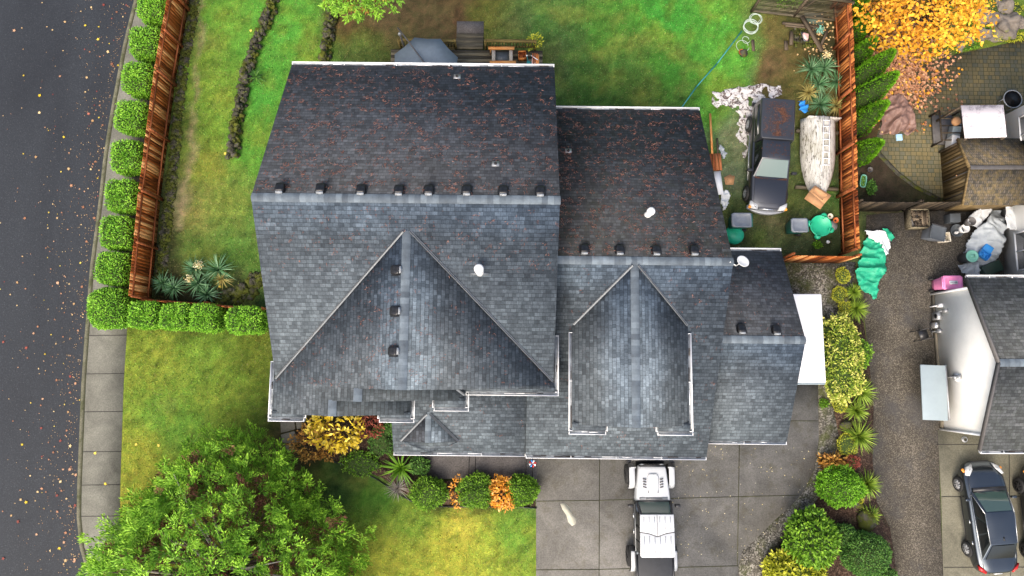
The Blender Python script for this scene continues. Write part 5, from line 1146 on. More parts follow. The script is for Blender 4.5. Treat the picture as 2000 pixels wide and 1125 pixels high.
def sidewins(parent, B, T, cuts, glass='darkglass', iv=.14):
    for sd_, (b0, b1, t0, t1) in ((1, (B[1], B[2], T[1], T[2])), (-1, (B[0], B[3], T[0], T[3]))):
        for u0, u1 in cuts:
            g = MB(); a = b0.lerp(b1, u0); b = b0.lerp(b1, u1); c = t0.lerp(t1, u1); d = t0.lerp(t1, u0)
            if sd_ > 0: quadpanel(g, a, b, c, d, .03, .012, 0, .01, iv=iv)
            else: quadpanel(g, b, a, d, c, .03, .012, 0, .01, iv=iv)
            g.build('side_window', M[glass], parent, smooth=True)
def sedan(label, cat, loc, rz, paint='navy_paint', rimstyle='alloy', name='parked_car'):
    o = thing(name, label, cat, loc, rz)
    body_loft([(-2.33, .55, .42, .70, .80), (-2.28, .74, .30, .86, .97), (-1.95, .86, .22, .92, 1.03), (-1.45, .90, .2, .93, 1.02), (-.6, .91, .18, .93, .98), (.4, .91, .18, .92, .97), (1.0, .90, .18, .88, .98), (1.5, .89, .2, .80, .90), (1.95, .84, .22, .70, .80), (2.22, .70, .28, .60, .68), (2.33, .48, .36, .52, .56)], M[paint], 'body', o)
    B, T = cabin(o, (-1.75, 1.12, .70, .76, .93), (-.95, .32, .56, .60, 1.43), paint, 'autoglass')
    sidewins(o, B, T, ((.1, .36), (.38, .64), (.66, .93)))
    for x in (-.86, .86):
        s = MB(); a = -1 if x < 0 else 1; s.bar((a*.775, 1.02, .955), (a*.62, .3, 1.425), .02, .02); s.bar((a*.62, .3, 1.43), (a*.575, -.95, 1.43), .02, .02); s.bar((a*.72, -1.7, .96), (a*.8, 1.0, .95), .025, .02); s.build('window_trim', M['chrome'], o)
        for y in (-1.38, 1.36):
            wheel(o, x*.985, y, .33, .2, rimstyle, 9 if rimstyle == 'alloy' else 7); MB().lathe([(.001, -.11), (.40, -.11), (.40, .105), (.001, .105)], (x*.83, y, .36), 24, axis='x').build('wheel_arch', M['black_plastic'], o)
        s = MB(); s.add([(a*.42, 2.26, .55), (a*.70, 2.12, .60), (a*.80, 1.86, .78), (a*.70, 1.84, .84), (a*.52, 2.05, .78), (a*.42, 2.2, .66)], [(0, 1, 2, 3, 4, 5)] if a > 0 else [(5, 4, 3, 2, 1, 0)]); s.slab([(a*.44, 2.24, .70), (a*.72, 2.10, .72), (a*.83, 1.80, .83), (a*.70, 1.78, .90), (a*.50, 2.02, .83)], .06); h = s.build('headlight', M['lens'], o)
        MB().box((a*.80, 1.98, .66), (.1, .16, .06), rz=-a*.6).build('indicator', M['amber'], h)
        MB().slab([(a*.58, -2.30, .88), (a*.80, -2.16, .88), (a*.86, -1.93, .93), (a*.70, -2.06, .97), (a*.56, -2.2, .95)], .14).build('tail_light', M['red_lens'], o)
        mirror(o, a*1.0, .82, .98, paint)
    MB().box((0, -.75, 1.475), (.03, .16, .06)).build('roof_antenna', M['black_plastic'], o)
    s = MB(); s.bar((-.62, 1.12, .99), (-.05, 1.0, 1.02), .02, .02); s.bar((.1, 1.14, .99), (.62, 1.02, 1.02), .02, .02); s.build('wipers', M['black_plastic'], o)
    MB().bar((-.7, 1.2, .985), (.7, 1.2, .985), .16, .02).build('cowl', M['black_plastic'], o)
    MB().box((0, 2.28, .50), (.8, .1, .14)).build('grille', M['black_plastic'], o)
    s = MB(); s.tube([(-.80, 1.15, .945), (-.76, 1.6, .90), (-.62, 2.02, .80), (0, 2.16, .77), (.62, 2.02, .80), (.76, 1.6, .90), (.80, 1.15, .945)], .008, 5); s.build('bonnet_seam', M['black_plastic'], o)
    MB().tube([(-.72, -1.85, 1.0), (-.66, -2.2, .92), (.66, -2.2, .92), (.72, -1.85, 1.0)], .008, 5).build('boot_seam', M['black_plastic'], o)
    for x in (-1, 1):
        s = MB(); [s.tube([(x*.895, y, .36), (x*.912, y, .6), (x*.86, y, .93)], .008, 5) for y in (.86, -.12, -1.0)]; s.tube([(x*.895, .86, .36), (x*.895, -1.0, .36)], .012, 5); s.build('door_seams', M['black_plastic'], o)
        for y in (-.02, -.9): MB().box((x*.915, y-.12, .80), (.03, .16, .03)).build('door_handle', M['chrome'], o)
    MB().box((0, -2.34, .74), (.34, .03, .13)).build('licence_plate', M['white'], o); return o
fw, rw_ = P(1871, 950, .33), P(1887, 1066, .33); d = fw-rw_; ang = math.atan2(-d.x, d.y)
mid = (fw+rw_)/2; loc = mid+Vector((math.cos(ang), math.sin(ang), 0))*.9; loc.z = .02
sedan('dark blue black sedan parked on the neighbour concrete slab', 'car', loc, ang)
o = sedan('dark car mostly cut off by the right edge beside the sedan', 'car', (P(1993, 1010, .33).x+.95, P(1993, 1010, .33).y, .02), .02, 'black_paint', 'black_plastic')
# black pickup with canopy
def pickup():
    fw, rw_ = P(1460, 378, .38), P(1466, 242, .38); d = fw-rw_; ang = math.atan2(-d.x, d.y); mid = (fw+rw_)/2; loc = mid+Vector((math.cos(ang), math.sin(ang), 0))*-.80
    # nose points down the picture: wheels seen are on the vehicle's right
    loc.z = 0; o = thing('pickup_truck', 'old black pickup with a needle covered canopy parked beside the boat', 'pickup truck', loc, ang); wb = d.length/2
    body_loft([(-2.50, .80, .45, .95, 1.0), (-2.40, .86, .42, 1.0, 1.03), (-1.0, .87, .38, 1.0, 1.03), (.2, .88, .36, 1.0, 1.02), (.95, .88, .36, .98, 1.05), (1.6, .86, .38, .94, 1.02), (2.2, .84, .42, .88, .96), (2.42, .80, .45, .80, .86), (2.48, .76, .5, .7, .72)], M['black_paint'], 'body', o, 1)
    B, T = cabin(o, (-.62, 1.02, .78, .80, 1.0), (-.55, .30, .60, .62, 1.58), 'black_paint', 'fogglass'); sidewins(o, B, T, ((.06, .3), (.34, .92)))
    s = MB(); rings = []
    for y, k_ in ((-2.42, .97), (-2.36, 1), (-.62, 1), (-.56, .97)):
        rings.append([Vector((x*k_, y, z)) for x, z in ((.84, .98), (.82, 1.25), (.76, 1.62*(.99 if k_ < 1 else 1)), (.70, 1.68), (-.70, 1.68), (-.76, 1.62), (-.82, 1.25), (-.84, .98))])
    s.loft(rings); c = s.build('canopy', M['black_gel'], o, bevel=.02)
    for x in (-1, 1): g = MB(); q = [(x*.835, -2.2, 1.12), (x*.835, -.8, 1.12), (x*.785, -.8, 1.5), (x*.785, -2.2, 1.5)]; g.slab(q, .01); g.build('side_window', M['darkglass'], c)
    s = MB()
    for _ in range(9000):
        x, y = random.gauss(0, .34), random.uniform(-2.3, -.7)
        dn = noise.noise(Vector((x*2.2, y*2.2, 5)))+.35-abs(x)*.7-(.5 if y < -2.0 else 0)+(.15 if y > -1.1 else 0)
        if abs(x) > .66 or random.random() > max(.05, min(1, max(0, dn*.9))**1.6): continue
        a = random.uniform(0, PI); l = random.uniform(.02, .055); ca, sa = math.cos(a)*l, math.sin(a)*l; w_ = .008
        s.add([(x-ca, y-sa, 1.69), (x+sa*w_/l, y-ca*w_/l, 1.70), (x+ca, y+sa, 1.69), (x-sa*w_/l, y+ca*w_/l, 1.695)], [(0, 1, 2, 3)], 0, random.random())
    for _ in range(700):
        x = random.uniform(-.72, .72); y = 1.06+.1*(1-(x/.72)**2)+random.gauss(0, .03); a = random.uniform(0, PI); l = .03
        s.add([(x-l*math.cos(a), y-l*math.sin(a), 1.055), (x, y-.008, 1.065), (x+l*math.cos(a), y+l*math.sin(a), 1.055), (x, y+.008, 1.07)], [(0, 1, 2, 3)], 0, random.random())
    for _ in range(60):
        x, y = random.gauss(0, .3), random.uniform(-.4, .25); rz = random.uniform(0, 3); s.add([(x-.02, y-.01, 1.63+.0), (x+.02, y-.015, 1.635), (x+.015, y+.02, 1.632), (x-.01, y+.015, 1.63)], [(0, 1, 2, 3)], 0, .1)
    s.build('needles', M['needle_brown'], o)['kind'] = 'stuff'
    for x in (-1, 1):
        for y in (-wb+.02, wb): wheel(o, x*.82, y, .36, .22, 'alloy', 6, .58); MB().lathe([(.001, -.1), (.43, -.1), (.43, .09), (.001, .09)], (x*.74, y, .42), 24, axis='x').build('wheel_arch', M['black_plastic'], o)
        MB().bar((x*.885, -1.1, .55), (x*.885, 1.1, .55), .03, .07).build('side_trim', M['chrome'], o); mirror(o, x*1.0, .78, 1.1, 'black_plastic', (.22, .12, .18))
        s = MB(); s.slab([(x*.45, 2.47, .80), (x*.74, 2.44, .80), (x*.84, 2.28, .84), (x*.82, 2.12, .93), (x*.5, 2.3, .93)], .16); h = s.build('headlight', M['lens'], o); MB().box((x*.80, 2.36, .78), (.12, .16, .1), rz=-x*.5).build('indicator', M['amber'], h)
    s = MB(); rings = []
    for t in range(9):
        u = -1+t/4; rings.append([Vector((u*.86, 2.62-.22*u*u+a, z)) for a, z in ((-.16, .42), (0, .42), (.02, .50), (0, .60), (-.16, .62))])
    s.loft(rings); s.build('front_bumper', M['grey_metal'], o, bevel=.01); MB().box((0, 2.44, .76), (.85, .06, .14)).build('grille', M['chrome'], o); MB().bar((-.8, -2.56, .5), (.8, -2.56, .5), .14, .14).build('rear_bumper', M['black_plastic'], o)
    s = MB(); s.slab([(-.72, 1.12, 1.075), (.72, 1.12, 1.075), (.70, 2.2, .99), (-.70, 2.2, .99)], .02); s.build('bonnet', M['black_paint'], o, bevel=.01)
pickup()
# white open-top style pickup
def jeep():
    fw, rw_ = P(1229, 925, .42), P(1233, 1086, .42); d = fw-rw_; ang = math.atan2(-d.x, d.y)*.4; L = d.length/2; mid = (fw+rw_)/2; loc = Vector((mid.x+.86, mid.y, .012))
    o = thing('off_road_pickup', 'white and black off road pickup parked nose to the garage', 'pickup truck', loc, ang)
    MB().box((0, -.2, .55), (1.2, 5.0, .25)).build('chassis', M['black_plastic'], o)
    s = MB(); rings = []    # tub
    for y, w, zb, zt in ((-2.95, .80, .6, 1.22), (-1.2, .80, .55, 1.24), (-.0, .80, .55, 1.24), (.72, .78, .55, 1.24)): rings.append([Vector((x*w, y, z)) for x, z in ((1, zb), (1.02, .9), (.98, zt-.04), (.95, zt), (-.95, zt), (-.98, zt-.04), (-1.02, .9), (-1, zb))])
    s.loft(rings); s.build('body', M['navy_paint'], o, bevel=.02)
    s = MB(); rings = []    # bonnet, narrower to the front
    for y, w, zt in ((.70, .74, 1.22), (.78, .745, 1.24), (1.4, .68, 1.22), (2.0, .61, 1.18), (2.12, .58, 1.14), (2.15, .57, 1.05)): rings.append([Vector((x*w, y, z)) for x, z in ((1, .75), (1.01, 1.0), (.97, zt-.06), (.9, zt-.01), (.4, zt+.012), (-.4, zt+.012), (-.9, zt-.01), (-.97, zt-.06), (-1.01, 1.0), (-1, .75))])
    s.loft(rings); b = s.build('bonnet', M['white_paint'], o, bevel=.015)
    s = MB(); s.loft([[Vector((x*k_, y, z)) for x, z in ((-.26, 1.21), (-.2, 1.275), (.2, 1.275), (.26, 1.21))] for y, k_ in ((1.05, .8), (1.2, 1), (1.72, 1), (1.84, .75))]); s.build('bonnet_scoop', M['white_paint'], b, bevel=.01)
    s = MB()
    for x in (-1, 1):
        for i in range(4): s.box((x*.36, 1.30+i*.11, 1.243), (.15, .045, .03), rz=x*.3)
        s.box((x*.20, 1.12, 1.25), (.03, .12, .02))
    s.build('bonnet_louvres', M['trim_dark'], b)
    s = MB(); s.box((0, .82, 1.25), (1.2, .13, .02));
    for i in range(14): s.box((-.3+i*.05, .83, 1.265), (.02, .1, .01), m=1)
    s.build('cowl', [M['grey_metal'], M['black_plastic']], o)
    # windscreen frame + glass
    B = [Vector((-.72, .72, 1.24)), Vector((.72, .72, 1.24)), Vector((.66, .28, 1.80)), Vector((-.66, .28, 1.80))]
    s = MB(); s.bar(B[0], B[1], .07, .07); s.bar(B[3], B[2], .07, .06); s.bar(B[0], B[3], .07, .07); s.bar(B[1], B[2], .07, .07); s.build('windscreen_frame', M['black_plastic'], o)
    g = MB(); quadpanel(g, B[1], B[0], B[3], B[2], .05, .01, 0, .0); g.build('windscreen', M['autoglass'], o)
    MB().bar((-.3, .33, 1.70), (.1, .33, 1.70), .04, .08).build('rear_mirror', M['black_plastic'], o)
    # cab glass box and roof
    s = MB(); s.loft([[Vector((x, y, z)) for x, z in ((.76, 1.22), (.67, 1.80), (-.67, 1.80), (-.76, 1.22))] for y in (-1.35, .26)]); s.build('cab_frame', M['black_plastic'], o)
    for x in (-1, 1):
        for y0, y1 in ((-1.3, -.85), (-.8, -.28), (-.2, .42)):
            g = MB(); q = [Vector((x*.765, y0, 1.27)), Vector((x*.765, y1, 1.27)), Vector((x*.69, min(y1, .24), 1.72)), Vector((x*.69, y0, 1.72))]
            quadpanel(g, *(q if x > 0 else [q[1], q[0], q[3], q[2]]), .03, .01); g.build('side_window', M['darkglass'], o)
        for y in (-.55, .1): MB().box((x*.835, y, 1.08), (.04, .2, .04)).build('door_handle', M['chrome'], o)
        MB().bar((x*.80, -1.3, 1.25), (x*.80, .6, 1.25), .03, .03).build('belt_trim', M['grey_metal'], o)
        # flared wings
        for y, f in ((L, 1), (-L+.02, 0)):
            wheel(o, x*.90, y, .43, .28, 'black_plastic', 8, .52)
            s = MB(); m0 = 1.06 if f else 1.08; a0 = .73 if f else .80; rr = []
            for yy, zz in ((-.62, .55), (-.5, .9), (-.3, m0), (.34, m0), (.52, .93)): rr.append([Vector((x*u, y+yy, zz+dz_)) for u, dz_ in ((a0, 0), (.86, .02), (.98, -.02), (1.02, -.1), (.98, -.12), (a0, -.1))])
            s.loft(rr); fl = s.build('wing', M['black_plastic'], o, bevel=.01)
            s = MB(); pr = [(a0+.02, 0), (.86, .02), (.95, -.0)]
            s.loft([[Vector((x*u, y+yy, zz+dz_+q)) for u, dz_ in ((a0+.0, 0), (.86, .02), (.97, -.005)) for q in (.012,)]+[Vector((x*u, y+yy, zz+dz_-.02)) for u, dz_ in ((.97, -.005), (.86, .02), (a0, 0))] for yy, zz in ((-.60, .60), (-.5, .9), (-.3, m0), (.30, m0), (.36, m0-.02))]); s.build('wing_panel', M['white_paint'], fl)
        mirror(o, x*1.0, .55, 1.30, 'black_plastic', (.2, .12, .22))
        MB().lathe([(.001, 0), (.1, .0), (.1, .08), (.001, .1)], (x*.42, 2.14, 1.0), 16, axis='y').build('headlight', M['lens'], o)
        MB().box((x*.80, 2.14-.05, 1.06), (.22, .05, .05)).build('daytime_light', M['lens'], o)
    for y0, y1, nm in ((-.42, .30, 'front_roof'), (-1.42, -.44, 'rear_roof')):
        s = MB(); 
        if nm == 'front_roof': q = [(-.70, .30), (.70, .30), (.71, -.40), (.35, -.46), (0, -.58), (-.35, -.46), (-.71, -.40)]
        else: q = [(-.71, -.415), (-.35, -.475), (0, -.595), (.35, -.475), (.71, -.415), (.72, -1.36), (.66, -1.42), (-.66, -1.42), (-.72, -1.36)]
        s.prism(q, 1.80, 1.865); r_ = s.build(nm, M['white_paint'], o, bevel=.02); s = MB()
        for i in range(6):
            x = -.55+i*.22; s.box((x, (y0+y1)/2+.02, 1.872), (.022, (y1-y0)*.72, .016))
        s.build('roof_ribs', M['chrome'], r_)
    s = MB().bar((0, .28, 1.868), (0, -.55, 1.868), .022, .012)
    for x in (-1, 1): s.bar((x*.71, -.41, 1.866), (x*.35, -.468, 1.866), .03, .012); s.bar((x*.35, -.468, 1.866), (0, -.588, 1.866), .03, .012)
    s.build('roof_seam', M['trim_dark'], o)
    MB().box((0, -2.15, 1.26), (1.44, 1.46, .05)).build('bed_cover', plain('tonneau_cloth', (.022, .024, .028, 1), .6, .2), o, bevel=.02)
    for x in (-1, 1): MB().bar((x*.76, -2.9, 1.25), (x*.76, -1.45, 1.25), .07, .05).build('bed_rail', M['black_plastic'], o)
    s = MB(); s.bar((-.85, 2.42, .72), (.85, 2.42, .72), .18, .2); s.bar((-.85, 2.40, .72), (-1.0, 2.2, .72), .14, .16); s.bar((.85, 2.40, .72), (1.0, 2.2, .72), .14, .16); s.tube([(-.42, 2.5, .82), (-.36, 2.46, 1.0), (.36, 2.46, 1.0), (.42, 2.5, .82)], .03, 8); s.lathe([(.07, -.2), (.07, .2)], (0, 2.44, .86), 12, axis='x'); bp = s.build('front_bumper', M['black_plastic'], o, bevel=.02)
    for x in (-.3, .3): MB().box((x, 2.5, .8), (.1, .12, .08)).build('tow_hook', M['alloy'], bp)
    s = MB(); s.box((0, 2.17, .98), (1.1, .06, .36)); [s.box((-.3+i*.1, 2.21, .98), (.05, .03, .28), m=1) for i in range(7)]; s.build('grille', [M['black_plastic'], M['trim_dark']], o)
jeep()
# boat: upturned wooden hull with a lattice on its keel
def boat():
    a = P(1609, 226, .9); b = P(1604, 398, .7); d = b-a; ang = math.atan2(-d.x, d.y); loc = Vector((a.x, a.y, 0)); L = d.length
    o = thing('upturned_boat', 'peeling white wooden boat lying keel up between pickup and fence', 'boat', loc, ang)
    k = N('peeling_white_paint'); v = k.obj(); st = k.mapped(v, (9, .8, 9)); c = k.ramp(k.noise(1.2, 6, .7, st, .5), [(.35, (.40, .39, .34, 1)), (.6, (.60, .59, .56, 1))]); c = k.mix(k.ramp(k.noise(1.5, 8, .8, k.mapped(v, (10, 1.6, 4)), .8), [(.52, (0,0,0)), (.58, (1,1,1))]), c, (.10, .09, .075, 1)); c = k.mix(k.ramp(k.noise(.8, 5, .6, v), [(.55, (0,0,0)), (.75, (.5,)*3)]), c, (.22, .2, .1, 1)); M['boatpaint'] = k.done(c, .7, k.noise(9, 5, .7, v), .4, .02)
    s = MB(); rings = []; n_ = 18
    for i in range(n_+1):
        t = i/n_; y = t*L; w = .83*(1-.02*abs(t-.3))*(1 if t < .35 else max(.02, 1-((t-.35)/.65)**2.3)); kz = .86-.25*max(0, t-.55)**1.5; xc = .16*max(0, t-.5)**1.6*0
        pr = []
        for j in range(13):
            u = -1+j/6; z = .28+(kz-.28)*(1-abs(u)**2.6); step = .018*(abs(round(u*4)-u*4) < .25); pr.append(Vector((u*w+xc, y, z+step)))
        rings.append(pr+[Vector((p.x*.97, p.y, .26)) for p in pr[::-1]])
    s.loft(rings); s.build('hull', M['boatpaint'], o)
    s = MB()
    for x in (-.52, -.3, .46, .60):
        s.tube([Vector((x*(1 if t < .35 else max(.05, 1-((t-.35)/.65)**2.3)), t*L, .30+(.86-.25*max(0, t-.55)**1.5-.28)*(1-abs(x/.76)**2.6))) for t in [i/14 for i in range(14)]], .022, 6)
    s.tube([Vector((0, t*L, .88-.25*max(0, t-.55)**1.5)) for t in [i/12 for i in range(13)]], .035, 6); s.build('keel_strips', M['boatpaint'], o)
    s = MB(); x0, x1 = -.02, .28
    x0, x1 = -.26, .02
    for x in (x0, x1): s.bar((x, .2, .93), (x+.02, 2.35, .90), .035, .03)
    for i in range(8): y = .22+i*.30; s.bar((x0-.02, y, .935), (x1+.03, y, .93), .035, .03)
    s.build('keel_ladder', M['white'], o); MB().box((-.1, .02, .55), (1.5, .05, .55)).build('transom', M['boatpaint'], o)
    for y in (.5, 3.2): MB().bar((-1.0, y, .13), (.95, y, .13), .14, .2).build('support', M['greywood'], o)
    t = MB(); pts = [P(1597, 372, .80), P(1625, 396, .72), P(1613, 406, .72), P(1604, 409, .60), P(1582, 388, .60), P(1589, 381, .75)]
boat()
def cardbox(name, lb, pts, z, cat='cardboard'):
    w = [P(x, y, zz) for x, y, zz in pts]; c = sum(w, Vector())/len(w); c.z = z; s = MB(); s.slab([p-c for p in w[:4]], .015); s.slab([p-c for p in (w[3], w[2], w[4], w[5])], .015) if len(w) > 4 else None; s.box((0, .1, -.2), (.3, .25, .3)) if len(w) > 4 else None; return put(s.build(name, M['card']), c, 0, lb, cat)
cardbox('cardboard_box', 'flattened brown cardboard box draped over the boat bow', [(1592, 362, 1.02), (1624, 382, .95), (1610, 398, .92), (1581, 374, .92), (1602, 409, .7), (1571, 388, .7)], .75)
# ---------------------------------------------------------------- sheets of cloth and tarpaulin
def drape(name, lb, poly, mat, cat, hf, fold=.10, ff=1.4, cell=.045, holes=0, thick=.008):
    """poly in photo pixels (height ~0.1); hf(x,y in local metres)->height"""
    w = [P(x, y, .15) for x, y in poly]; c = sum(w, Vector())/len(w); c.z = 0; pl = [((p-c).x, (p-c).y) for p in w]
    x0, x1 = min(p[0] for p in pl), max(p[0] for p in pl); y0, y1 = min(p[1] for p in pl), max(p[1] for p in pl); nx, ny = int((x1-x0)/cell)+2, int((y1-y0)/cell)+2
    s = MB(); sd_ = random.uniform(0, 90); idx = {}; vs = []; fs = []
    def vid(i, j):
        if (i, j) not in idx:
            x, y = x0+i*cell, y0+j*cell; ca_, sa_ = math.cos(sd_), math.sin(sd_); q = Vector(((x*ca_+y*sa_)*ff*.8+sd_, (y*ca_-x*sa_)*ff*1.35, 0)); r = 1-abs(noise.noise(q))*3.; r2 = 1-abs(noise.noise(q*2.3+Vector((9, 0, 0))))*3.4
            wx, wy = noise.noise(q*1.5)*.07, noise.noise(q*1.5+Vector((0, 7, 0)))*.07
            idx[(i, j)] = len(vs); vs.append((x+wx, y+wy, max(.015, hf(x, y)+fold*r+fold*.3*r2)))
        return idx[(i, j)]
    for i in range(nx):
        for j in range(ny):
            x, y = x0+(i+.5)*cell, y0+(j+.5)*cell
            if inpoly(x, y, pl) and not (holes and noise.noise(Vector((x*2.4+sd_, y*2.4, 3))) > holes): fs.append((vid(i, j), vid(i+1, j), vid(i+1, j+1), vid(i, j+1)))
    s.add(vs, fs); o = s.build(name, M[mat]); md = o.modifiers.new('solid', 'SOLIDIFY'); md.thickness = thick
    return put(o, c, 0, lb, cat)
bump_ = lambda cx, cy, r, h: (lambda x, y: h*math.exp(-((x-cx)**2+(y-cy)**2)/r**2))
drape('white_tarp', 'dirty torn white tarpaulin lying beside and under the black pickup', [(1392, 178), (1410, 177), (1430, 170), (1470, 166), (1495, 161), (1510, 168), (1526, 166), (1529, 180), (1500, 200), (1490, 260), (1468, 268), (1455, 252), (1442, 240), (1446, 222), (1432, 208), (1412, 204), (1402, 210), (1393, 200)], 'tarp_white', 'tarpaulin', lambda x, y: .03, .05, 1.8, .05, .42)
drape('white_cloth', 'thin pale torn sheet trailing along the mossy yard left of the pickup', [(1448, 245), (1462, 262), (1462, 300), (1454, 310), (1448, 280), (1440, 262)], 'tarp_white', 'cloth', lambda x, y: .02, .02, 2, .05, .15)
drape('green_tarp', 'crumpled bright green tarpaulin on the gravel beside the fence corner', [(1688, 470), (1702, 452), (1712, 466), (1728, 480), (1733, 505), (1730, 525), (1716, 550), (1712, 584), (1706, 586), (1698, 572), (1686, 570), (1674, 550), (1672, 530), (1680, 505)], 'tarp_green', 'tarpaulin', bump_(0, 0, 1., .22), .13, 1.5)
drape('silver_tarp', 'silver lining edge of tarpaulin above the green one', [(1688, 450), (1722, 450), (1736, 462), (1742, 466), (1738, 480), (1734, 498), (1728, 500), (1722, 478), (1706, 470), (1694, 466)], 'tarp_silver', 'tarpaulin', lambda x, y: .15, .1, 2)
drape('tarp_corner', 'small green corner flap at the right of the silver tarpaulin lining', [(1722, 448), (1732, 448), (1746, 464), (1738, 472)], 'tarp_green', 'tarpaulin', lambda x, y: .25, .05, 2)
drape('brown_tarp', 'brown tarpaulin folded in a heap on the paver patio edge', [(1738, 188), (1756, 180), (1770, 192), (1780, 212), (1788, 236), (1788, 250), (1778, 262), (1766, 258), (1750, 260), (1720, 262), (1724, 244), (1718, 226), (1730, 212)], 'tarp_brown', 'tarpaulin', bump_(.1, 0, .7, .2), .16, 1.6)
drape('blue_tarp', 'crumpled blue plastic sheet between pickup bed and yuccas', [(1560, 195), (1570, 198), (1578, 206), (1577, 220), (1568, 222), (1561, 214)], 'blue_plastic', 'plastic sheet', lambda x, y: .2, .1, 3, .05)
drape('grey_tarp', 'large grey tarpaulin heaped over stored things against the neighbour wall', [(1886, 470), (1898, 448), (1922, 425), (1930, 408), (1950, 404), (1952, 440), (1946, 480), (1940, 510), (1915, 520), (1890, 516), (1878, 500)], 'tarp_grey', 'tarpaulin', bump_(.3, .2, 1.3, .7), .14, 1.3)
drape('silver_tarp', 'pale silver tarpaulin square at the top of the grey heap by the house wall', [(1938, 406), (1966, 402), (1972, 416), (1972, 448), (1960, 456), (1940, 452)], 'tarp_silver', 'tarpaulin', lambda x, y: .95, .07, 1.5)
drape('white_sheet', 'white sheet sticking out under the upper left of the grey tarpaulin', [(1876, 434), (1888, 420), (1912, 408), (1930, 408), (1920, 425), (1900, 446), (1892, 444)], 'tarp_silver', 'sheet', lambda x, y: .45, .08, 2)
drape('grey_bag', 'crumpled silver grey plastic heap behind the pink bin', [(1876, 518), (1890, 512), (1915, 512), (1930, 530), (1926, 540), (1885, 540), (1874, 528)], 'tarp_grey', 'plastic sheet', bump_(0, 0, .6, .3), .16, 3)
drape('plastic_bag', 'grey translucent plastic bag by the garage wall near the wheelie bin', [(1411, 372), (1420, 372), (1426, 384), (1420, 400), (1414, 412), (1408, 396)], 'tarp_silver', 'plastic bag', lambda x, y: .15, .1, 4, .04)
drape('plastic_bag', 'crumpled silver plastic by the leaning planks and garage wall', [(1404, 282), (1412, 288), (1418, 300), (1414, 312), (1406, 300)], 'tarp_grey', 'plastic bag', lambda x, y: .15, .1, 4, .04)
# ---------------------------------------------------------------- bins, lids, buckets
def wheelie(name, lb, px, py, lid, rz, body, lidm, h=1.0, w=.56, d=.66, tilt=(0, 0), group=None):
    c = P(px, py, h if lid else .5); c.z = 0; o = thing(name, lb, 'bin', c, rz, group); s = MB(); rings = []
    for z, k_ in ((.05, .74), (.3, .82), (h*.8, .97), (h*.9, 1.0), (h*.9+.03, 1.05), (h-.03, 1.05)): rings.append([Vector((x*w/2*k_, y*d/2*k_, z)) for x, y in ((-.9, -1), (.9, -1), (1, -.9), (1, .9), (.9, 1), (-.9, 1), (-1, .9), (-1, -.9))])
    s.loft(rings); s.build('bin_body', M[body], o)
    s = MB(); rings = []
    for z, k_ in ((h-.02, 1.08), (h+.02, 1.08), (h+.05, 1.0), (h+.055, .86), (h+.03, .82), (h+.035, .3), (h+.04, .02)): rings.append([Vector((x*w/2*k_, y*d/2*k_-.01, z)) for x, y in ((-.88, -1), (.88, -1), (1, -.88), (1, .8), (.8, 1.04), (-.8, 1.04), (-1, .8), (-1, -.88))])
    s.loft(rings); l_ = s.build('bin_lid', M[lidm], o); MB().bar((-w*.48, -d*.58, h-.02), (w*.48, -d*.58, h-.02), .05, .05).build('handle', M[body], o)
    for x in (-1, 1): MB().lathe([(.001, -.03), (.13, -.03), (.13, .03), (.001, .03)], (x*w*.46, -d*.45, .13), 16, axis='x').build('wheel', M['rubber'], o)
    return o, l_
wheelie('wheelie_bin', 'teal wheelie bin with grey lid standing below the black pickup nose', 1448, 430, 1, PI/2, 'teal_plastic', 'grey_plastic', 1.0, .62, .82)
wheelie('wheelie_bin', 'teal wheelie bin with grey lid touching the right green sandbox', 1561, 440, 1, PI/2, 'teal_plastic', 'grey_plastic', 1.0, .60, .68)
o, l_ = wheelie('wheelie_bin', 'bright pink wheelie bin beside the white neighbour house', 1861, 552, 1, -PI/2, 'pink_plastic', 'pink_plastic', 1.1, .58, .78)
s = MB(); s.box((-.0, .0, 1.15), (.16, .36, .012)); s2 = MB()
for i, hh in enumerate((.9, .6, .8, .8, .6, .8, .7)):
    s2.box((0, -.13+i*.043, 1.159), (.07*hh, .012, .006)); s2.box((.02*(-1)**i, -.13+i*.043+.012, 1.159), (.012, .02, .006))
st = s.build('bin_sticker', M['white'], o); s2.build('sticker_marks', M['trim_dark'], st)
def darkbin():
    c = P(1826, 457, .55); c.z = 0; o = thing('grey_bin', 'charcoal grey square bin tipped slightly on the gravel beside the planter', 'bin', c, -.25); s = MB(); w = .3
    s.loft([[Vector((x*w*k_+dx, y*w*k_, z)) for x, y in ((-1, -1), (1, -1), (1, 1), (-1, 1))] for z, k_, dx in ((.02, .7, -.1), (.5, .95, 0), (.72, 1.05, 0), (.76, 1.12, 0))]); s.build('bin_body', M['grey_plastic'], o, bevel=.03)
    s = MB(); s.loft([[Vector((x*w*k_, y*w*k_, z)) for x, y in ((-1, -1), (1, -1), (1, 1), (-1, 1))] for z, k_ in ((.765, 1.12), (.80, 1.12), (.80, 1.0), (.74, .95), (.74, .1))]); s.build('bin_lid', M['dgrey_plastic'], o, bevel=.02); MB().bar((-.3, .38, .72), (.3, .38, .72), .04, .04).build('handle', M['trim_dark'], o)
darkbin()
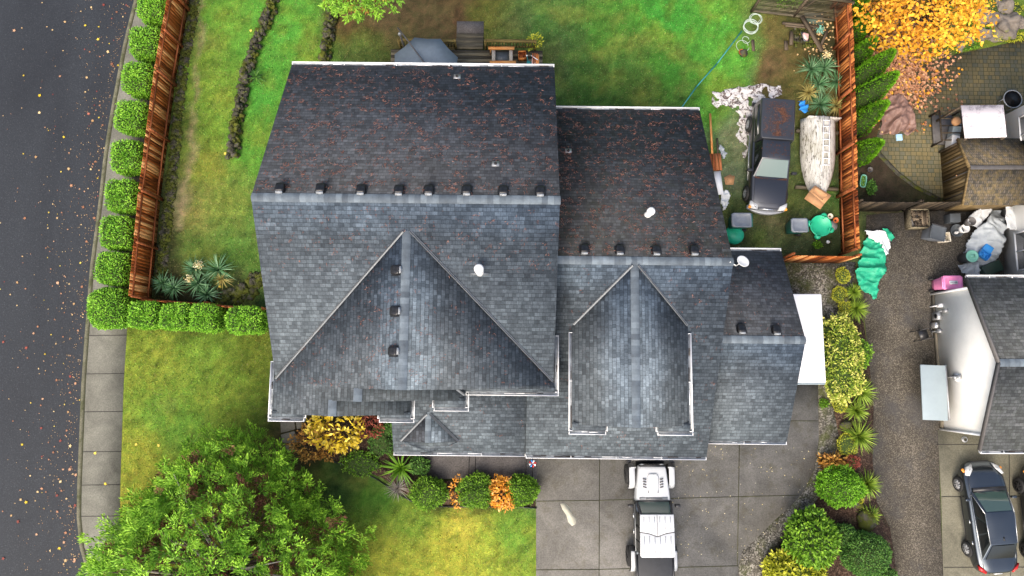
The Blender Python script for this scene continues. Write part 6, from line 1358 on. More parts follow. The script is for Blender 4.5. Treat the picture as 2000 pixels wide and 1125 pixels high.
def sandbox(lb, px, py, r, h, dome, legs=True):
    c = P(px, py, h); c.z = 0; o = thing('sandbox', lb, 'sandbox', c, random.uniform(0, 6)); s = MB()
    if dome: s.lathe([(r, 0), (r, .12), (r*.97, .16), (r*.8, .26), (r*.5, .33), (.001, .36)], (0, 0, 0), 28); s.build('shell_lid', M['green_plastic'], o, smooth=False, bevel=.01); s = MB(); [s.bar((0, 0, .365), (math.cos(a)*r*.8, math.sin(a)*r*.8, .26), .02, .02) for a in [i*PI/3 for i in range(6)]]; s.build('shell_ribs', M['green_plastic'], o)
    else:
        s.lathe([(r*.8, .0), (r, .2), (r, .24), (r*.92, .24), (r*.74, .10), (.001, .09)], (0, 0, 0), 28); s.build('tub', M['green_plastic'], o)
        for a in (.6, 2.2, 3.9, 5.4): s = MB(); s.lathe([(.12, 0), (.14, .2), (.10, .24), (.001, .24)], (math.cos(a)*r*1.02, math.sin(a)*r*1.02, 0), 12); s.build('foot', M['green_plastic'], o)
sandbox('green domed sandbox lid half under the garage roof edge', 1437, 457, .44, .3, True); sandbox('open green plastic sandbox tub with rounded feet below the boat', 1603, 441, .50, .2, False)
s = MB(); s.lathe([(.2, 0), (.21, .05), (.23, .06), (.23, .1), (.001, .13)], (0, 0, 0), 24); s.build; o = s.build('metal_lid', M['grey_metal']); put(o, P(1626, 441, .1), 0, 'round grey metal lid right of the open green sandbox', 'lid')
o.location.z = .0
def pot(lb, px, py, r, h, mat, inner='mulch', cat='flower pot', name='flower_pot'):
    s = MB(); s.lathe([(r*.7, 0), (r, h), (r*1.08, h), (r*1.08, h-.02), (r*.9, h-.02), (r*.85, h-.06)], (0, 0, 0), 20); s.lathe([(r*.86, h-.07), (.001, h-.05)], (0, 0, 0), 20, m=1); c = P(px, py, h); c.z = 0; return put(s.build(name, [M[mat], M[inner]]), c, 0, lb, cat)
pot('small cream round pot above the grey metal lid', 1622, 422, .12, .2, 'cream'); pot('terracotta pot between metal lid and fence', 1633, 430, .12, .15, 'orange_metal')
pot('small dark pot under the lowest arborvitae', 1700, 331, .12, .16, 'trim_dark')
def greenbucket():
    c = P(1900, 500, .8); c.z = 0; o = thing('lidded_bin', 'tall grey barrel bin with mint green round lid beside the grey tarpaulin', 'bin', c); MB().lathe([(.2, 0), (.25, .72), (.26, .75)], (0, 0, 0), 24).build('barrel', M['dgrey_plastic'], o); s = MB().lathe([(.28, .74), (.28, .78), (.26, .80), (.22, .80), (.20, .785), (.001, .79)], (0, 0, 0), 24); s.box((0, 0, .80), (.2, .14, .02)); s.build('round_lid', M['mint_plastic'], o)
greenbucket()
s = MB()
for a, b, dd in (((0, .16), (.46, .02), 0), ((0, -.16), (.46, .02), 0), ((.22, 0), (.02, .34), 0), ((-.22, 0), (.02, .34), 0)): s.box((a[0], a[1], .1), (b[0], b[1], .2))
s.box((0, 0, .02), (.44, .32, .03)); [s.box((random.uniform(-.18, .18), random.uniform(-.12, .12), .12), (.06, .05, .08), rz=random.random()*3) for _ in range(18)]
c = P(1920, 498, .55); c.z = .52; put(s.build('blue_crate', M['blue_plastic'], bevel=.01), c, -.65, 'bright blue plastic crate on top of the grey tarpaulin heap', 'crate')
c = P(1927, 486, .5); c.z = .5; put(MB().box((0, 0, .07), (.42, .3, .14)).build('blue_box', M['blue_plastic'], bevel=.02), c, -.6, 'darker blue box tucked behind the bright blue crate', 'box')
# planter with firewood
def planter():
    c = P(1797, 426, .5); c.z = 0; o = thing('firewood_planter', 'square wooden planter filled with split firewood on the gravel', 'planter', c); s = MB(); a = .42
    for x, y, w, d in ((-a, 0, .05, .84), (a, 0, .05, .84), (0, -a, .89, .05), (0, a, .89, .05)): s.box((x, y, .25), (w, d, .5))
    s.build('planter_frame', M['greywood'], o); s = MB(); s.box((0, 0, .2), (.8, .8, .3), m=1)
    for _ in range(46): s.box((random.uniform(-.33, .33), random.uniform(-.33, .33), random.uniform(.36, .46)), (random.uniform(.06, .12), random.uniform(.1, .3), .07), rz=random.uniform(0, 3), rx=random.uniform(-.3, .3))
    for i in range(4): s.box((.12+i*.07, .02, .47), (.06, .6, .06), rz=random.uniform(-.1, .1))
    s.build('firewood', [M['greywood_y'], M['trim_dark']], o)
planter()
s = MB(); s.prism([(-.24, -.2), (.24, -.2), (.26, .2), (-.22, .2)], 0, .5); c = P(1866, 425, .5); c.z = 0; put(s.build('dark_box', M['dgrey_plastic'], bevel=.02), c, .03, 'black speckled composter box below the dark fence', 'box')
def ashcan(lb, px, py, z, r, h, m, inner, name='bucket'):
    s = MB(); s.lathe([(r*.8, 0), (r, h), (r*.94, h), (r*.75, .03), (.001, .03)], (0, 0, 0), 22, 0); c = P(px, py, z+h); c.z = z; return put(s.build(name, [M[m], M[inner]]), c, 0, lb, 'bucket')
ashcan('open black bucket standing on the white one by the grey tarpaulin', 1898, 432, .38, .2, .35, 'trim_dark', 'trim_dark'); ashcan('white bucket with red band under the black bucket', 1886, 446, 0, .2, .38, 'white_metal', 'white')
ashcan('low round dark tub with white bottle beside the buckets', 1870, 450, 0, .3, .18, 'dgrey_plastic', 'white')
s = MB(); s.lathe([(.07, 0), (.08, .14), (.03, .2), (.03, .25), (.001, .25)], (0, 0, 0), 14); c = P(1872, 453, .3); c.z = .04; put(s.build('bottle', M['white_metal']), c, 0, 'white bottle standing in the low dark tub', 'bottle')
def catbasket():
    c = P(1847, 463, .3); c.z = 0; s = MB(); a = .2
    for x, y, w, d in ((-a, 0, .04, .44), (a, 0, .04, .44), (0, -a, .4, .04), (0, a, .4, .04)): s.box((x, y, .16), (w, d, .32))
    s.box((0, 0, .05), (.4, .4, .04)); 
    for _ in range(12): s.box((random.uniform(-.1, .1), random.uniform(-.12, .12), .14), (.09, .05, .06), rz=random.random()*3, m=1+(_ % 2))
    put(s.build('cream_bin', [M['cream'], M['trim_dark'], M['white']], bevel=.01), c, .08, 'square cream bucket filled with dark and white bits beside the charcoal bin', 'bucket')
catbasket()
s = MB(); s.box((0, 0, .15), (.3, .3, .3)); put(s.build('cardboard_box', M['card']), P(1884, 566, .3)+Vector((0, 0, -.3)), 0, 'small brown cardboard box between pink bin and roof corner', 'cardboard box')
s = MB(); s.box((0, 0, .3), (.9, .5, .6)); put(s.build('green_box', plain('dark_green_box', (.01, .03, .02, 1), .5), bevel=.03), P(1940, 524, .6)+Vector((0, 0, -.6)), .4, 'dark green storage box under the neighbour wall', 'box')
# ---------------------------------------------------------------- mossy garden shed
def shed():
    a = P(1872, 270, 1.75); b = P(1883, 400, 1.75); rg = P(1889, 326, 2.35); org = Vector((a.x+.15, (a.y+b.y)/2, 0)); o = thing('garden_shed', 'small wooden shed with moss covered gable roof beside the patio', 'shed', org)
    hl = (a.y-b.y)/2; L = 2.75; x0 = (a.x+b.x)/2-org.x; p_ = .6/hl
    k = N('mossy_shed_shingles'); uv = k.n('TexCoord').outputs['UV']; bt = k.n('TexBrick'); bt.inputs['Scale'].default_value = 1; bt.inputs['Brick Width'].default_value = .09; bt.inputs['Row Height'].default_value = .13; bt.inputs['Mortar Size'].default_value = .008; bt.inputs['Color1'].default_value = (.05, .045, .035, 1); bt.inputs['Color2'].default_value = (.13, .11, .09, 1); bt.inputs['Mortar'].default_value = (.015, .015, .01, 1); k.l(uv, bt.inputs[0])
    c = k.mix(k.ramp(k.noise(2.6, 8, .8, uv), [(.46, (0,0,0)), (.62, (.9,)*3)]), bt.outputs[0], k.ramp(k.noise(11, 4, .7, uv), [(.3, (.09, .08, .02, 1)), (.7, (.25, .17, .08, 1))])); m_ = k.done(c, .9, k.noise(25, 4, .8, uv), .8, .03)
    for sg in (1, -1): MB().slab([(x0, sg*hl, 1.75), (x0+L, sg*hl, 1.75), (x0+L, 0, 2.35), (x0, 0, 2.35)], .08).build('roof', m_, o, uvf=lambda co, p: (co.x, co.y))
    ridge((x0, 0, 2.36), (x0+L, 0, 2.36), .09, 'trim_dark', p_, parent=o)
    wx0 = P(1840, 340, 0).x-org.x; w1 = hl-.1
    s = MB(); s.loft([[Vector((x, -w1, 0)), Vector((x, w1, 0)), Vector((x, w1, 1.72)), Vector((x, 0, 2.28)), Vector((x, -w1, 1.72))] for x in (wx0, x0+L-.1)]); s.build('wall', M['shedwood'], o)
    s = MB(); n_ = 17
    for i in range(n_):
        y = -w1+(i+.5)*2*w1/n_; h = 1.72+(w1-abs(y))*p_*.9; s.box((wx0-.012, y, h/2), (.02, 2*w1/n_-.01, h))
    d_ = s.build('wall_boards', M['shedwood'], o); s = MB()
    for y in (-w1*.62, -.02, w1*.55): s.box((wx0-.03, y, .95), (.02, .035, 1.75))
    s.build('door_gaps', M['trim_dark'], o); MB().bar((x0-.02, -hl, 1.68), (x0-.02, 0, 2.30), .04, .14).bar((x0-.02, hl, 1.68), (x0-.02, 0, 2.30), .04, .14).build('bargeboard', M['shedwood'], o)
    MB().lathe([(.001, 0), (.03, 0), (.03, .05), (.001, .05)], (wx0-.09, 0, 1.1), 10, axis='x').build('door_knob', M['card'], o)
shed()
# corrugated shelter roof
def shelter():
    q = [P(1877, 206, 2.1), P(1960, 205, 2.1), P(1967, 268, 2.0), P(1885, 270, 2.0)]; org = Vector((q[0].x, q[3].y, 0)); o = thing('corrugated_shelter', 'white corrugated lean-to roof beside the neighbour wall', 'shelter', org)
    n_ = 27; s = MB(); top = []; bot = []
    for i in range(n_*2+1):
        u = i/(n_*2); z = .035*(1 if i % 2 else -1); a = q[0].lerp(q[1], u)-org; b = q[3].lerp(q[2], u)-org; top.append(a+Vector((0, 0, z))); bot.append(b+Vector((0, 0, z)))
    k = N('grimy_shaded_corrugated'); v = k.obj(); c = k.mix(k.ramp(k.noise(1.6, 8, .8, v, .5), [(.5, (0,0,0)), (.64, (1,1,1))]), (.78, .74, .78, 1), (.25, .22, .27, 1)); at = k.n('Attribute', attribute_name='tint'); c = k.mix(k.math('MULTIPLY', at.outputs['Fac'], k.math('ADD', k.math('MULTIPLY', k.noise(3, 5, .7, v), .9), .1)), c, (.16, .14, .17, 1)); s.loft([bot, top], closed=False, cap=False); s.t = [float(i % 2) for i in range(len(s.f))]; r_ = s.build('roof_sheet', k.done(c, .5), o); md = r_.modifiers.new('solid', 'SOLIDIFY'); md.thickness = .006  # grime, with corrugation shading painted on every second flank
    for p in q: d = p-org; MB().box((d.x+(.1 if p in (q[0], q[3]) else -.1), d.y, d.z/2-.03), (.08, .08, d.z-.06)).build('post', M['greywood_y'], o)
shelter()
def crates():
    base = P(1850, 245, .5); base.z = 0
    o = thing('wooden_rack', 'dark wooden slatted rack with shelves left of the shelter', 'rack', base); s = MB()
    for x in (-.5, .5): s.bar((x, -.85, .8), (x, .6, .8), .06, .05)
    for i in range(5): s.bar((-.5, -.8+i*.34, .8), (.5, -.8+i*.34, .8), .05, .04)
    for x in (-.5, .5):
        for y in (-.85, .6): s.bar((x, y, 0), (x, y, .8), .06, .06)
    s.build('rack_frame', M['darkwood'], o); MB().box((0, -.1, .15), (.95, 1.4, .1)).build('rack_shelf', M['trim_dark'], o)
    s = MB(); s.loft([[Vector((x*k_, y*k_, z)) for x, y in ((-.2, -.38), (.2, -.38), (.26, .38), (-.14, .38))] for z, k_ in ((.0, .85), (.35, .95), (.4, 1))]); put(s.build('storage_tub', M['steelblue'], bevel=.03), P(1865, 256, .6)+Vector((0, 0, .0)), -.2, 'pale blue grey storage tub on the rack by the shelter', 'tub').location.z = .3
    s = MB(); s.loft([[Vector((x*k_, y*k_, z)) for x, y in ((-.2, -.3), (.16, -.36), (.2, .3), (-.16, .34))] for z, k_ in ((.0, .85), (.5, .95), (.55, 1))]); put(s.build('storage_tub', M['white_metal'], bevel=.03), P(1860, 280, .6)-Vector((0, 0, .3)), -.1, 'white tub below the pale blue one, beside the shed door', 'tub')
    s = MB(); s.lathe([(.1, 0), (.2, .1), (.2, .22), (.1, .3), (.001, .3)], (0, 0, 0), 14); put(s.build('stuffed_sack', M['card']), P(1866, 238, .9)-Vector((0, 0, .1)), 0, 'tan rounded sack on the rack above the pale tubs', 'sack')
    s = MB().bar((-.1, -.75, .7), (.15, .6, .9), .18, .04); put(s.build('leaning_board', M['card']), P(1878, 255, .0), -.15, 'light brown board leaning along the corrugated shelter', 'board')
crates()
def darkthing():
    c = P(1975, 195, .4); c.z = 0; o = thing('round_tub', 'dark round tub with metal ring behind the neighbour house corner', 'garden equipment', c); s = MB(); R_ = .42
    s.tube([(math.cos(t*PI/12)*R_, math.sin(t*PI/12)*R_, .5) for t in range(25)], .025, 6); s.build('ring', M['grey_metal'], o); MB().lathe([(R_*.95, .48), (.001, .46)], (0, 0, 0), 24).build('mat', M['black_plastic'], o)
    for a in range(4): MB().bar((math.cos(a*PI/2)*R_, math.sin(a*PI/2)*R_, 0), (math.cos(a*PI/2)*R_, math.sin(a*PI/2)*R_, .5), .04, .04).build('leg', M['grey_metal'], o)
darkthing()
# blue-grey outbuilding box by the neighbour wall
def cover():
    q = [P(1798, 712, 1.35), P(1849, 714, 1.35), P(1852, 822, 1.35), P(1803, 820, 1.35)]; c = sum(q, Vector())/4; c.z = 0; o = thing('storage_locker', 'blue grey flat lidded storage cabinet against the white neighbour wall', 'cabinet', c); w = (q[1]-q[0]).length/2; l_ = (q[0]-q[3]).length/2
    MB().box((.36, 0, .64), (2*w-.86, 2*l_-.14, 1.28)).build('cabinet_body', M['dgrey_plastic'], o); s = MB(); s.slab([(p-c)+Vector((0, 0, .0)) for p in q], .07); s.build('cabinet_lid', M['steelblue'], o, bevel=.02); MB().bar((w, -l_, 1.30), (w, l_, 1.30), .05, .12).build('lid_edge', M['grey_metal'], o)
cover()
def rackchair():
    c = P(1802, 655, .45); c.z = 0; o = thing('folding_chair', 'black folding chair leaning beside the neighbour wall meters', 'chair', c, .3); s = MB(); s.bar((-.25, -.2, .0), (.25, -.2, .75), .03, .03).bar((-.25, .25, 0), (.25, .25, .75), .03, .03).bar((.25, -.2, .0), (-.2, -.2, .5), .03, .03).bar((.25, .25, 0), (-.2, .25, .5), .03, .03).bar((.25, -.2, .75), (.25, .25, .75), .03, .03); s.build('frame', M['black_plastic'], o); MB().box((.05, .02, .45), (.38, .4, .03)).build('seat', M['black_plastic'], o)
rackchair()
s = MB(); s.tube([(math.cos(t*.5)*.13*(1-t*.01), math.sin(t*.5)*.13*(1-t*.01), .02+t*.002) for t in range(40)], .018, 6); put(s.build('coiled_hose', M['grey_metal']), P(1883, 858, .02), 0, 'small grey coiled hose on the neighbour slab by the wall', 'hose')
# white trailer beside the side wing
def trailer():
    z = 2.05; q = [P(1549, 574, z), P(1604, 574, z), P(1615, 748, z), P(1562, 748, z)]; x1 = (q[1].x+q[2].x)/2; y1, y0 = q[0].y, q[2].y; org = Vector((x1-.95, (y0+y1)/2, 0)); w = .95; l_ = (y1-y0)/2; o = thing('cargo_trailer', 'plain white box trailer standing beside the side wing', 'trailer', org)
    s = MB(); s.box((0, 0, .5+(z-.5)/2), (2*w, 2*l_, z-.5)); k = N('trailer_skin'); k_ = k.done((.80, .80, .82, 1), .4); M['trailer'] = k_; s.build('trailer_box', k_, o, bevel=.05); MB().box((0, -l_-.03, 1.3), (2*w-.06, .08, 1.5)).build('nose_panel', M['steelblue'], o, bevel=.03); MB().bar((0, -l_, .45), (0, -l_-.9, .45), .1, .1).build('drawbar', M['trim_dark'], o)
    for x in (-w+.1, w-.1): 
        for y in (-.4, .4): wheel(o, x, y, .32, .2, 'alloy', 6)
trailer()
# ---------------------------------------------------------------- back deck
def deck():
    z = .45; a = P(765, 80, z); b = P(1045, 76, z); org = Vector(((a.x+b.x)/2, 0, 0)); yb = P(900, 100, z).y; yw = 10.9; org.y = yw; o = thing('wooden_deck', 'grey timber deck with steps along the back wall of the house', 'deck', org, HY)
    x0, x1 = P(762, 100, z).x-org.x, P(1058, 100, z).x-org.x; s = MB(); n_ = int((yb+.15-yw)/.145)
    for i in range(n_): s.box(((x0+x1)/2, i*.145+.07, z-.015), (x1-x0, .135, .03))
    s.build('deck_boards', M['greywood'], o); MB().box(((x0+x1)/2, (yb+.1-yw)/2, .2), (x1-x0-.1, yb-yw, .38)).build('deck_base', M['trim_dark'], o)
    sx0, sx1 = P(889, 80, .2).x-org.x, P(942, 80, .2).x-org.x; y = yb+.15-yw
    for i in range(3): MB().box(((sx0+sx1)/2, y+.15+i*.3, .36-i*.14), (sx1-sx0, .3, .04)).build('step', M['greywood'], o)
    MB().box(((sx0+sx1)/2, y+1.25, .02), (sx1-sx0, .6, .04)).build('step', M['walk'], o)
    rz = 1.15; ry = P(800, 79, rz).y-org.y
    def rail(px0, px1):
        X0, X1 = P(px0, 79, rz).x-org.x, P(px1, 79, rz).x-org.x; r_ = MB().box(((X0+X1)/2, ry, rz), (X1-X0, .14, .04)).build('handrail', M['olivewood'], o); MB().box(((X0+X1)/2, ry-.02, .62), (X1-X0, .04, .08)).build('lower_rail', M['olivewood'], r_)
        n_ = int((X1-X0)/.14)
        s = MB()
        for i in range(n_+1): s.box((X0+.03+i*.14, ry-.04, .88), (.04, .04, .55))
        s.build('balusters', M['olivewood'], r_)
        for x in (X0, X1): MB().box((x, ry, .6), (.1, .1, 1.18)).build('post', M['olivewood'], r_)
    rail(776, 886); rail(946, 1044)
deck()
def umbrella():
    # drooping canopy of an offset parasol, apex hidden just behind the eave
    cz = 2.15; ap = P(828, 124, 2.6); c = Vector((ap.x, ap.y, 0)); o = thing('patio_umbrella', 'grey cantilever parasol open over the back deck', 'parasol', c); r = 1.52; n_ = 8; s = MB(); rings = []
    A = Vector((0, 0, 2.62)); E_ = [Vector((math.cos(i*PI/4+.34)*r, math.sin(i*PI/4+.34)*r, 2.12)) for i in range(8)]; vs = [A]
    for i in range(8):
        a, b = E_[i], E_[(i+1) % 8]; m_ = (a+b)/2*.965; m_.z = 2.15; vs += [a, m_]
    for k_ in range(1, 17):
        pass
    mid_ = [A.lerp(v, .5)+Vector((0, 0, -.0 if i % 2 == 0 else -.03)) for i, v in enumerate(vs[1:])]
    V = [A]+mid_+vs[1:]; F = [(0, 1+i, 1+(i+1) % 16) for i in range(16)]+[(1+i, 17+i, 17+(i+1) % 16, 1+(i+1) % 16) for i in range(16)]
    s.add(V, F); cv = s.build('canopy', M['umbrella'], o); md = cv.modifiers.new('s', 'SOLIDIFY'); md.thickness = .01
    b = P(781, 67, 1.5)-c; m_ = MB(); m_.tube([Vector((.1, -.2, 2.72)), Vector((.05, -.05, 2.72)), Vector((b.x*.55, b.y*.55, 2.5)), b+Vector((0, 0, .6))], .035, 8); m_.build('boom', M['trim_dark'], o)
    bb = P(781, 67, 2.1)-c; m_ = MB(); m_.tube([bb*1, Vector((bb.x, bb.y, .0))], .045, 8); m_.build('mast', M['trim_dark'], o); MB().lathe([(.06, -.03), (.09, 0), (.06, .1), (.001, .12)], (bb.x, bb.y, 2.1), 10).build('mast_cap', M['grey_metal'], o)
    for e in E_: MB().bar(A-Vector((0, 0, .05)), e-Vector((0, 0, .02)), .02, .02).build('rib', M['trim_dark'], o)
umbrella()
def firetable():
    c = P(981, 111, .9); c.z = .45; o = thing('fire_table', 'square dark topped fire table with fresh timber benches on deck', 'table', c, 0); MB().box((0, 0, .2), (.5, .5, .4)).build('table_base', M['trim_dark'], o); MB().box((0, 0, .42), (.60, .46, .04)).build('table_top', M['dgrey_plastic'], o)
    for x in (-.40, .40): MB().box((x, 0, .30), (.16, .56, .5)).build('stone_side', plain('speckled_stone', (.38, .34, .28, 1), .8, .5, 30), o)
    for y, dx in ((.35, -.04), (-.33, .03)):
        c2 = P(978+dx*50, 113, .9); s = MB().box((0, 0, .58), (1.2, .14, .05)); b = s.build('plank_seat', M['newwood'], o); b.location = (dx, y, 0)
        for x in (-.5, .5): MB().box((x+dx, y, .28), (.07, .1, .55)).build('leg', M['newwood_y'], o)
firetable()
s = MB(); a = .17
for x, y, w, d in ((-a, 0, .03, .37), (a, 0, .03, .37), (0, -a, .34, .03), (0, a, .34, .03)): s.box((x, y, .17), (w, d, .34))
s.box((0, 0, .24), (.33, .33, .04)); o = s.build('plant_box', M['cedar_e']); p = P(1020, 107, .75); p.z = .45; put(o, p, .05, 'small square brown planter standing on the deck', 'planter')
def can():
    p = P(1033, 122, .8); p.z = .45; o = thing('watering_can', 'teal watering can with white rose on the deck', 'watering can', p, .2); MB().lathe([(.11, 0), (.11, .24), (.07, .29), (.05, .29)], (0, 0, 0), 18, sy=1.35).build('can_body', M['teal_can'], o); s = MB().tube([(0, .1, .1), (-.03, .32, .35)], .018, 8); s.build('spout', M['teal_can'], o); MB().lathe([(.001, 0), (.03, 0), (.04, .04), (.001, .05)], (-.03, .33, .35), 10).build('rose', M['white'], o); MB().tube([(0, -.14, .08), (0, -.22, .2), (0, -.1, .32), (0, .05, .3)], .012, 6).build('handle', M['teal_can'], o)
can()
def chair2():
    p = P(1046, 118, .8); p.z = .45; o = thing('orange_chair', 'orange red folding chair frame at the deck end', 'chair', p, 0); s = MB()
    for x in (-.14, -.07, 0, .07): s.bar((x, -.4, .42), (x+.01, .3, .45), .03, .03)
    s.build('slats', M['orange_metal'], o); s = MB().bar((-.18, -.4, .40), (-.14, .1, .40), .04, .04).bar((-.2, -.1, 0), (.1, -.1, .42), .03, .03).bar((-.2, .2, .42), (.1, -.05, .5), .03, .03); s.build('frame', M['white'], o)
    b = MB().box((0, 0, .42), (.14, .75, .05)); bb = thing('timber_bench', 'short fresh timber bench at the right end of the deck', 'bench', P(1050, 121, .9)*1, 0); bb.location.z = .45; b.build('seat', M['newwood_y'], bb)
    for y in (-.3, .3): MB().box((0, y, .2), (.1, .06, .4)).build('leg', M['newwood_y'], bb)
chair2()
shrub('potted_plant', 'light green sprig at the end of the deck railing', 'plant', 1044, 82, (.35, .3), 1.25, 'leaf_lime', None, n=60, leaf=.12, core=False, lump=.5)
# ---------------------------------------------------------------- side yard bits
def coil(name, lb, px, py, r, n_, tr, mat, cat='hose', z=.05):
    s = MB(); pts = []
    for i in range(n_*24):
        a = i*2*PI/24; k_ = r*(1+.07*math.sin(i*.21+px)); pts.append((math.cos(a)*k_+.05*math.sin(i*.043), math.sin(a)*k_*.95+.05*math.cos(i*.05), z+.012*(i/24)+.01*math.sin(i)))
    s.tube(pts, tr, 6); return put(s.build(name, M[mat]), P(px, py), 0, lb, cat)
coil('garden_hose', 'thick white hose coil, lower of two beside the lattice fence', 1465, 53, .34, 4, .014, 'hose'); coil('garden_hose', 'mint white hose coil behind the thick white one', 1474, 38, .27, 4, .012, 'hose'); coil('thin_hose', 'single loop of thin pale hose on the grass above the clay pot', 1448, 92, .30, 1, .012, 'hose'); coil('thin_hose', 'smallest pale hose loop touching the larger thin loop', 1455, 80, .17, 1, .012, 'hose')
s = MB(); rock(s, (0, 0, .1), .2, 2, 0); put(s.build('stone', M['rock']), P(1451, 106), 0, 'brown grey stone under the thin hose loop', 'rock')
pot('old clay pot lying by the thin hose loop', 1449, 101, .13, .16, 'orange_metal')
def plank(lb, a, b, w=.14, th=.05, z=.06, z2=None, mat='greywood_y', name='plank'):
    A, B = P(*a, z), P(*b, z if z2 is None else z2); c = (A+B)/2; s = MB(); d = B-A; ang = math.atan2(-d.x, d.y); L = d.length; pit = math.asin((B.z-A.z)/L); s.box((0, 0, 0), (w, L, th), rx=pit); return put(s.build(name, M[mat]), c, ang, lb, 'plank')
plank('upper weathered plank lying level below the lattice fence', (1528, 45), (1600, 52), .12, .06, .1); plank('lower weathered plank parallel to the one below the lattice fence', (1534, 50), (1588, 55), .1, .06, .08)
plank('long dark plank lying diagonally past the traffic cone', (1566, 32), (1606, 100), .2, .06, .2); plank('short grey plank crossing toward the fence right of the diagonal one', (1616, 60), (1602, 92), .12, .05, .12)
plank('long dark beam lying along the inner foot of the right fence', (1638, 44), (1639, 112), .2, .12, .1); plank('short dark post lying left of the brick patch', (1546, 62), (1545, 88), .16, .1, .1); plank('pale grey plank on the brown dirt by the brick patch', (1535, 80), (1536, 98), .18, .04, .05); plank('pinkish plank at the left border of the dirt', (1470, 78), (1472, 100), .14, .04, .05)
plank('long thin board on grass leaning along the garage corner', (1387, 222), (1391, 300), .09, .04, .15, .5, 'newwood_y'); plank('second shorter thin board beside the long one at the garage corner', (1401, 270), (1402, 302), .07, .04, .15, .4, 'greywood_y')
def pallet():
    c = P(1398, 316, .5); c.z = 0; s = MB(); [s.box((-.21+i*.14, 0, .46), (.12, .8, .03)) for i in range(4)]; o = thing('wooden_trestle', 'reddish board trestle against the garage wall above the white board', 'trestle', c, .05); s.build('top_boards', M['cedar_rail'], o)
    for x in (-.2, .2):
        for y in (-.33, .33): MB().box((x, y, .22), (.06, .06, .44)).build('leg', M['greywood_y'], o)
pallet()
s = MB().box((0, 0, .02), (.3, 1.1, .04)); put(s.build('white_board', M['white']), P(1404, 357, .4)+Vector((0, 0, 0)), .1, 'long white board by the garage wall below the reddish trestle', 'board').location.z = .35
s = MB().prism([(-.25, -.2), (.1, -.3), (.3, .05), (.1, .2), (-.2, .15)], 0, .02); put(s.build('cardboard_scrap', M['card']), P(1424, 350), .3, 'torn cardboard scrap on moss beside the white board', 'cardboard')
def cone():
    c = P(1574, 70, .0); o = thing('traffic_cone', 'faded pale pink traffic cone lying near the brick patch', 'traffic cone', c, 0); tip = P(1587, 58, .55)-c; tip.z = .12; s = MB(); d = tip.normalized(); x_ = d.cross(Vector((0, 0, 1))).normalized(); y_ = d.cross(x_); b0 = Vector((-.12, -.14, .22)); s.loft([[b0+(tip-b0)*t+(x_*math.cos(j*PI/8)+y_*math.sin(j*PI/8))*.19*(1-t)+ (x_*math.cos(j*PI/8)+y_*math.sin(j*PI/8))*.025 for j in range(16)] for t in (0, .5, 1)]); s.build('cone', M['cone_pink'], o); nn = (tip-b0).normalized(); s = MB(); q = [b0+(x_*i+y_*j)*.24-nn*.01 for i, j in ((-1, -1), (1, -1), (1, 1), (-1, 1))]; s.add(q+[p-nn*.03 for p in q], [(0, 1, 2, 3), (7, 6, 5, 4), (0, 4, 5, 1), (1, 5, 6, 2), (2, 6, 7, 3), (3, 7, 4, 0)]); s.build('cone_base', M['grey_plastic'], o)
cone()
def bricks():
    c = P(1568, 72); s = MB()
    for i in range(9):
        for j in range(5):
            if random.random() < .8: s.box((-.5+i*.13+random.uniform(-.02, .02), -.45+j*.22, .04), (.1, .2, .08), rz=random.uniform(-.1, .1))
    put(s.build('brick_patch', M['rock_moss']), c, .0, 'mossy brick paved patch under the traffic cone', 'paving')
bricks()
s = MB()
for _ in range(26): a = random.uniform(0, 6.28); s.tube([(random.gauss(0, .04), random.gauss(0, .04), .05), (math.cos(a)*.15, math.sin(a)*.15, .12), (math.cos(a+.6)*.26, math.sin(a+.6)*.26, .03)], .012, 4)
put(s.build('teal_net', M['mint_plastic']), P(1602, 58), 0, 'tangle of teal cord between planks near the right fence', 'cord')
s = MB().box((0, 0, .01), (.9, .55, .02)); put(s.build('green_mat', plain('faded_green_mat', (.06, .09, .07, 1), .8, .3)), P(1590, 36), 0, 'faded dark green mat under the upper planks', 'mat')
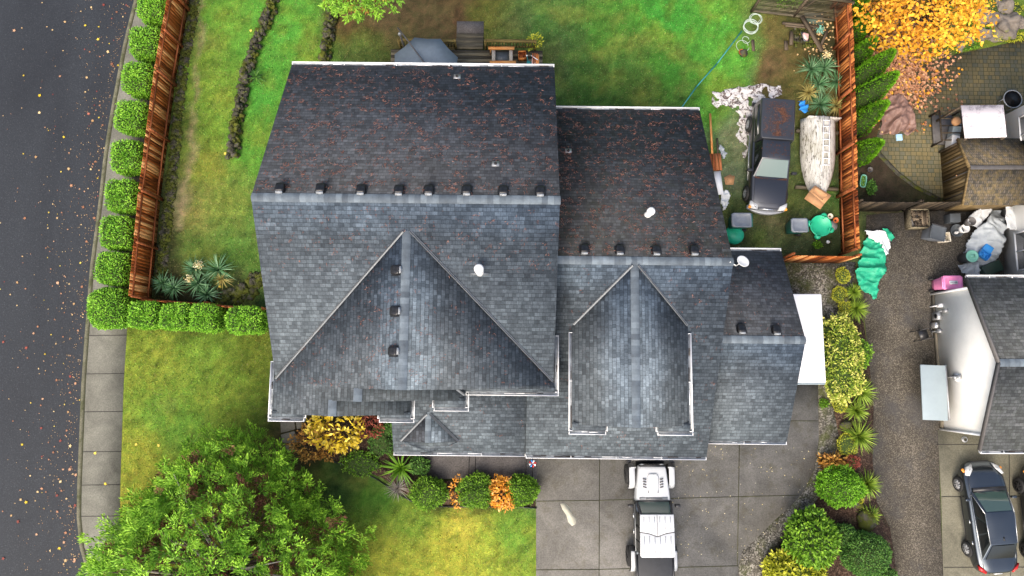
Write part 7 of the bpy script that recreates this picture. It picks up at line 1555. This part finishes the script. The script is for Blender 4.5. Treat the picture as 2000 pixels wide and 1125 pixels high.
s = MB().box((0, 0, .04), (.28, .3, .08)); put(s.build('blue_box', M['skyblue'], bevel=.01), P(1755, 269), .05, 'small sky blue plastic box below the brown tarpaulin', 'box')
def trough():
    c = P(1687, 353, .2); c.z = 0; s = MB(); n_ = 20; r0 = []
    def ov(w, l_, z): return [Vector((math.copysign(abs(math.cos(t*2*PI/n_))**.7, math.cos(t*2*PI/n_))*w, math.copysign(abs(math.sin(t*2*PI/n_))**.6, math.sin(t*2*PI/n_))*l_, z)) for t in range(n_)]
    s.loft([ov(.11, .26, 0), ov(.15, .31, .16), ov(.155, .315, .18), ov(.12, .28, .18), ov(.11, .27, .12)], 0); o = thing('planter_trough', 'pale green oval planter trough by the right fence', 'planter', c, -.2); s.build('trough', M['mint_plastic'], o); q = MB(); p = RNG.uniform(-1, 1, (220, 3))*np.array([.09, .24, .03])+np.array([0, 0, .17]); q.leaves(p, RNG.normal(size=(220, 3)), .05, .04, RNG.uniform(0, 1, 220)); q.build('moss', M['leaf_green'], o)
trough()
shrub('weed', 'small leafy plant on the soil right of the oval trough', 'plant', 1702, 366, (.22, .3), .25, 'leaf_dark', None, n=160, leaf=.09, core=False); shrub('weed', 'small leafy weed by the short cedar fence in the boat yard', 'plant', 1597, 478, (.2, .15), .2, 'leaf_green', None, n=90, leaf=.08, core=False)
s = MB()
rock(s, (0, 0, .04), .1, 1, 0); put(s.build('white_rag', M['white']), P(1616, 473), 0, 'small white rag on the moss near the short cedar fence', 'rag')
def flag():
    c = P(1040, 905, .9); c.z = 0; o = thing('garden_pinwheel', 'small red white and blue pinwheel by the porch gutter', 'pinwheel', c); MB().tube([(0, 0, 0), (0, 0, .95)], .012, 6).build('stick', M['white'], o)
    for k_ in range(8):
        a = k_*PI/4; s = MB(); s.add([(0, 0, .96), (math.cos(a)*.17, math.sin(a)*.17, .95), (math.cos(a+.5)*.15, math.sin(a+.5)*.15, 1.0)], [(0, 1, 2)]); b = s.build('blade', M[('red_lens', 'white', 'blue_plastic')[k_ % 3]], o); md = b.modifiers.new('s', 'SOLIDIFY'); md.thickness = .006
flag()
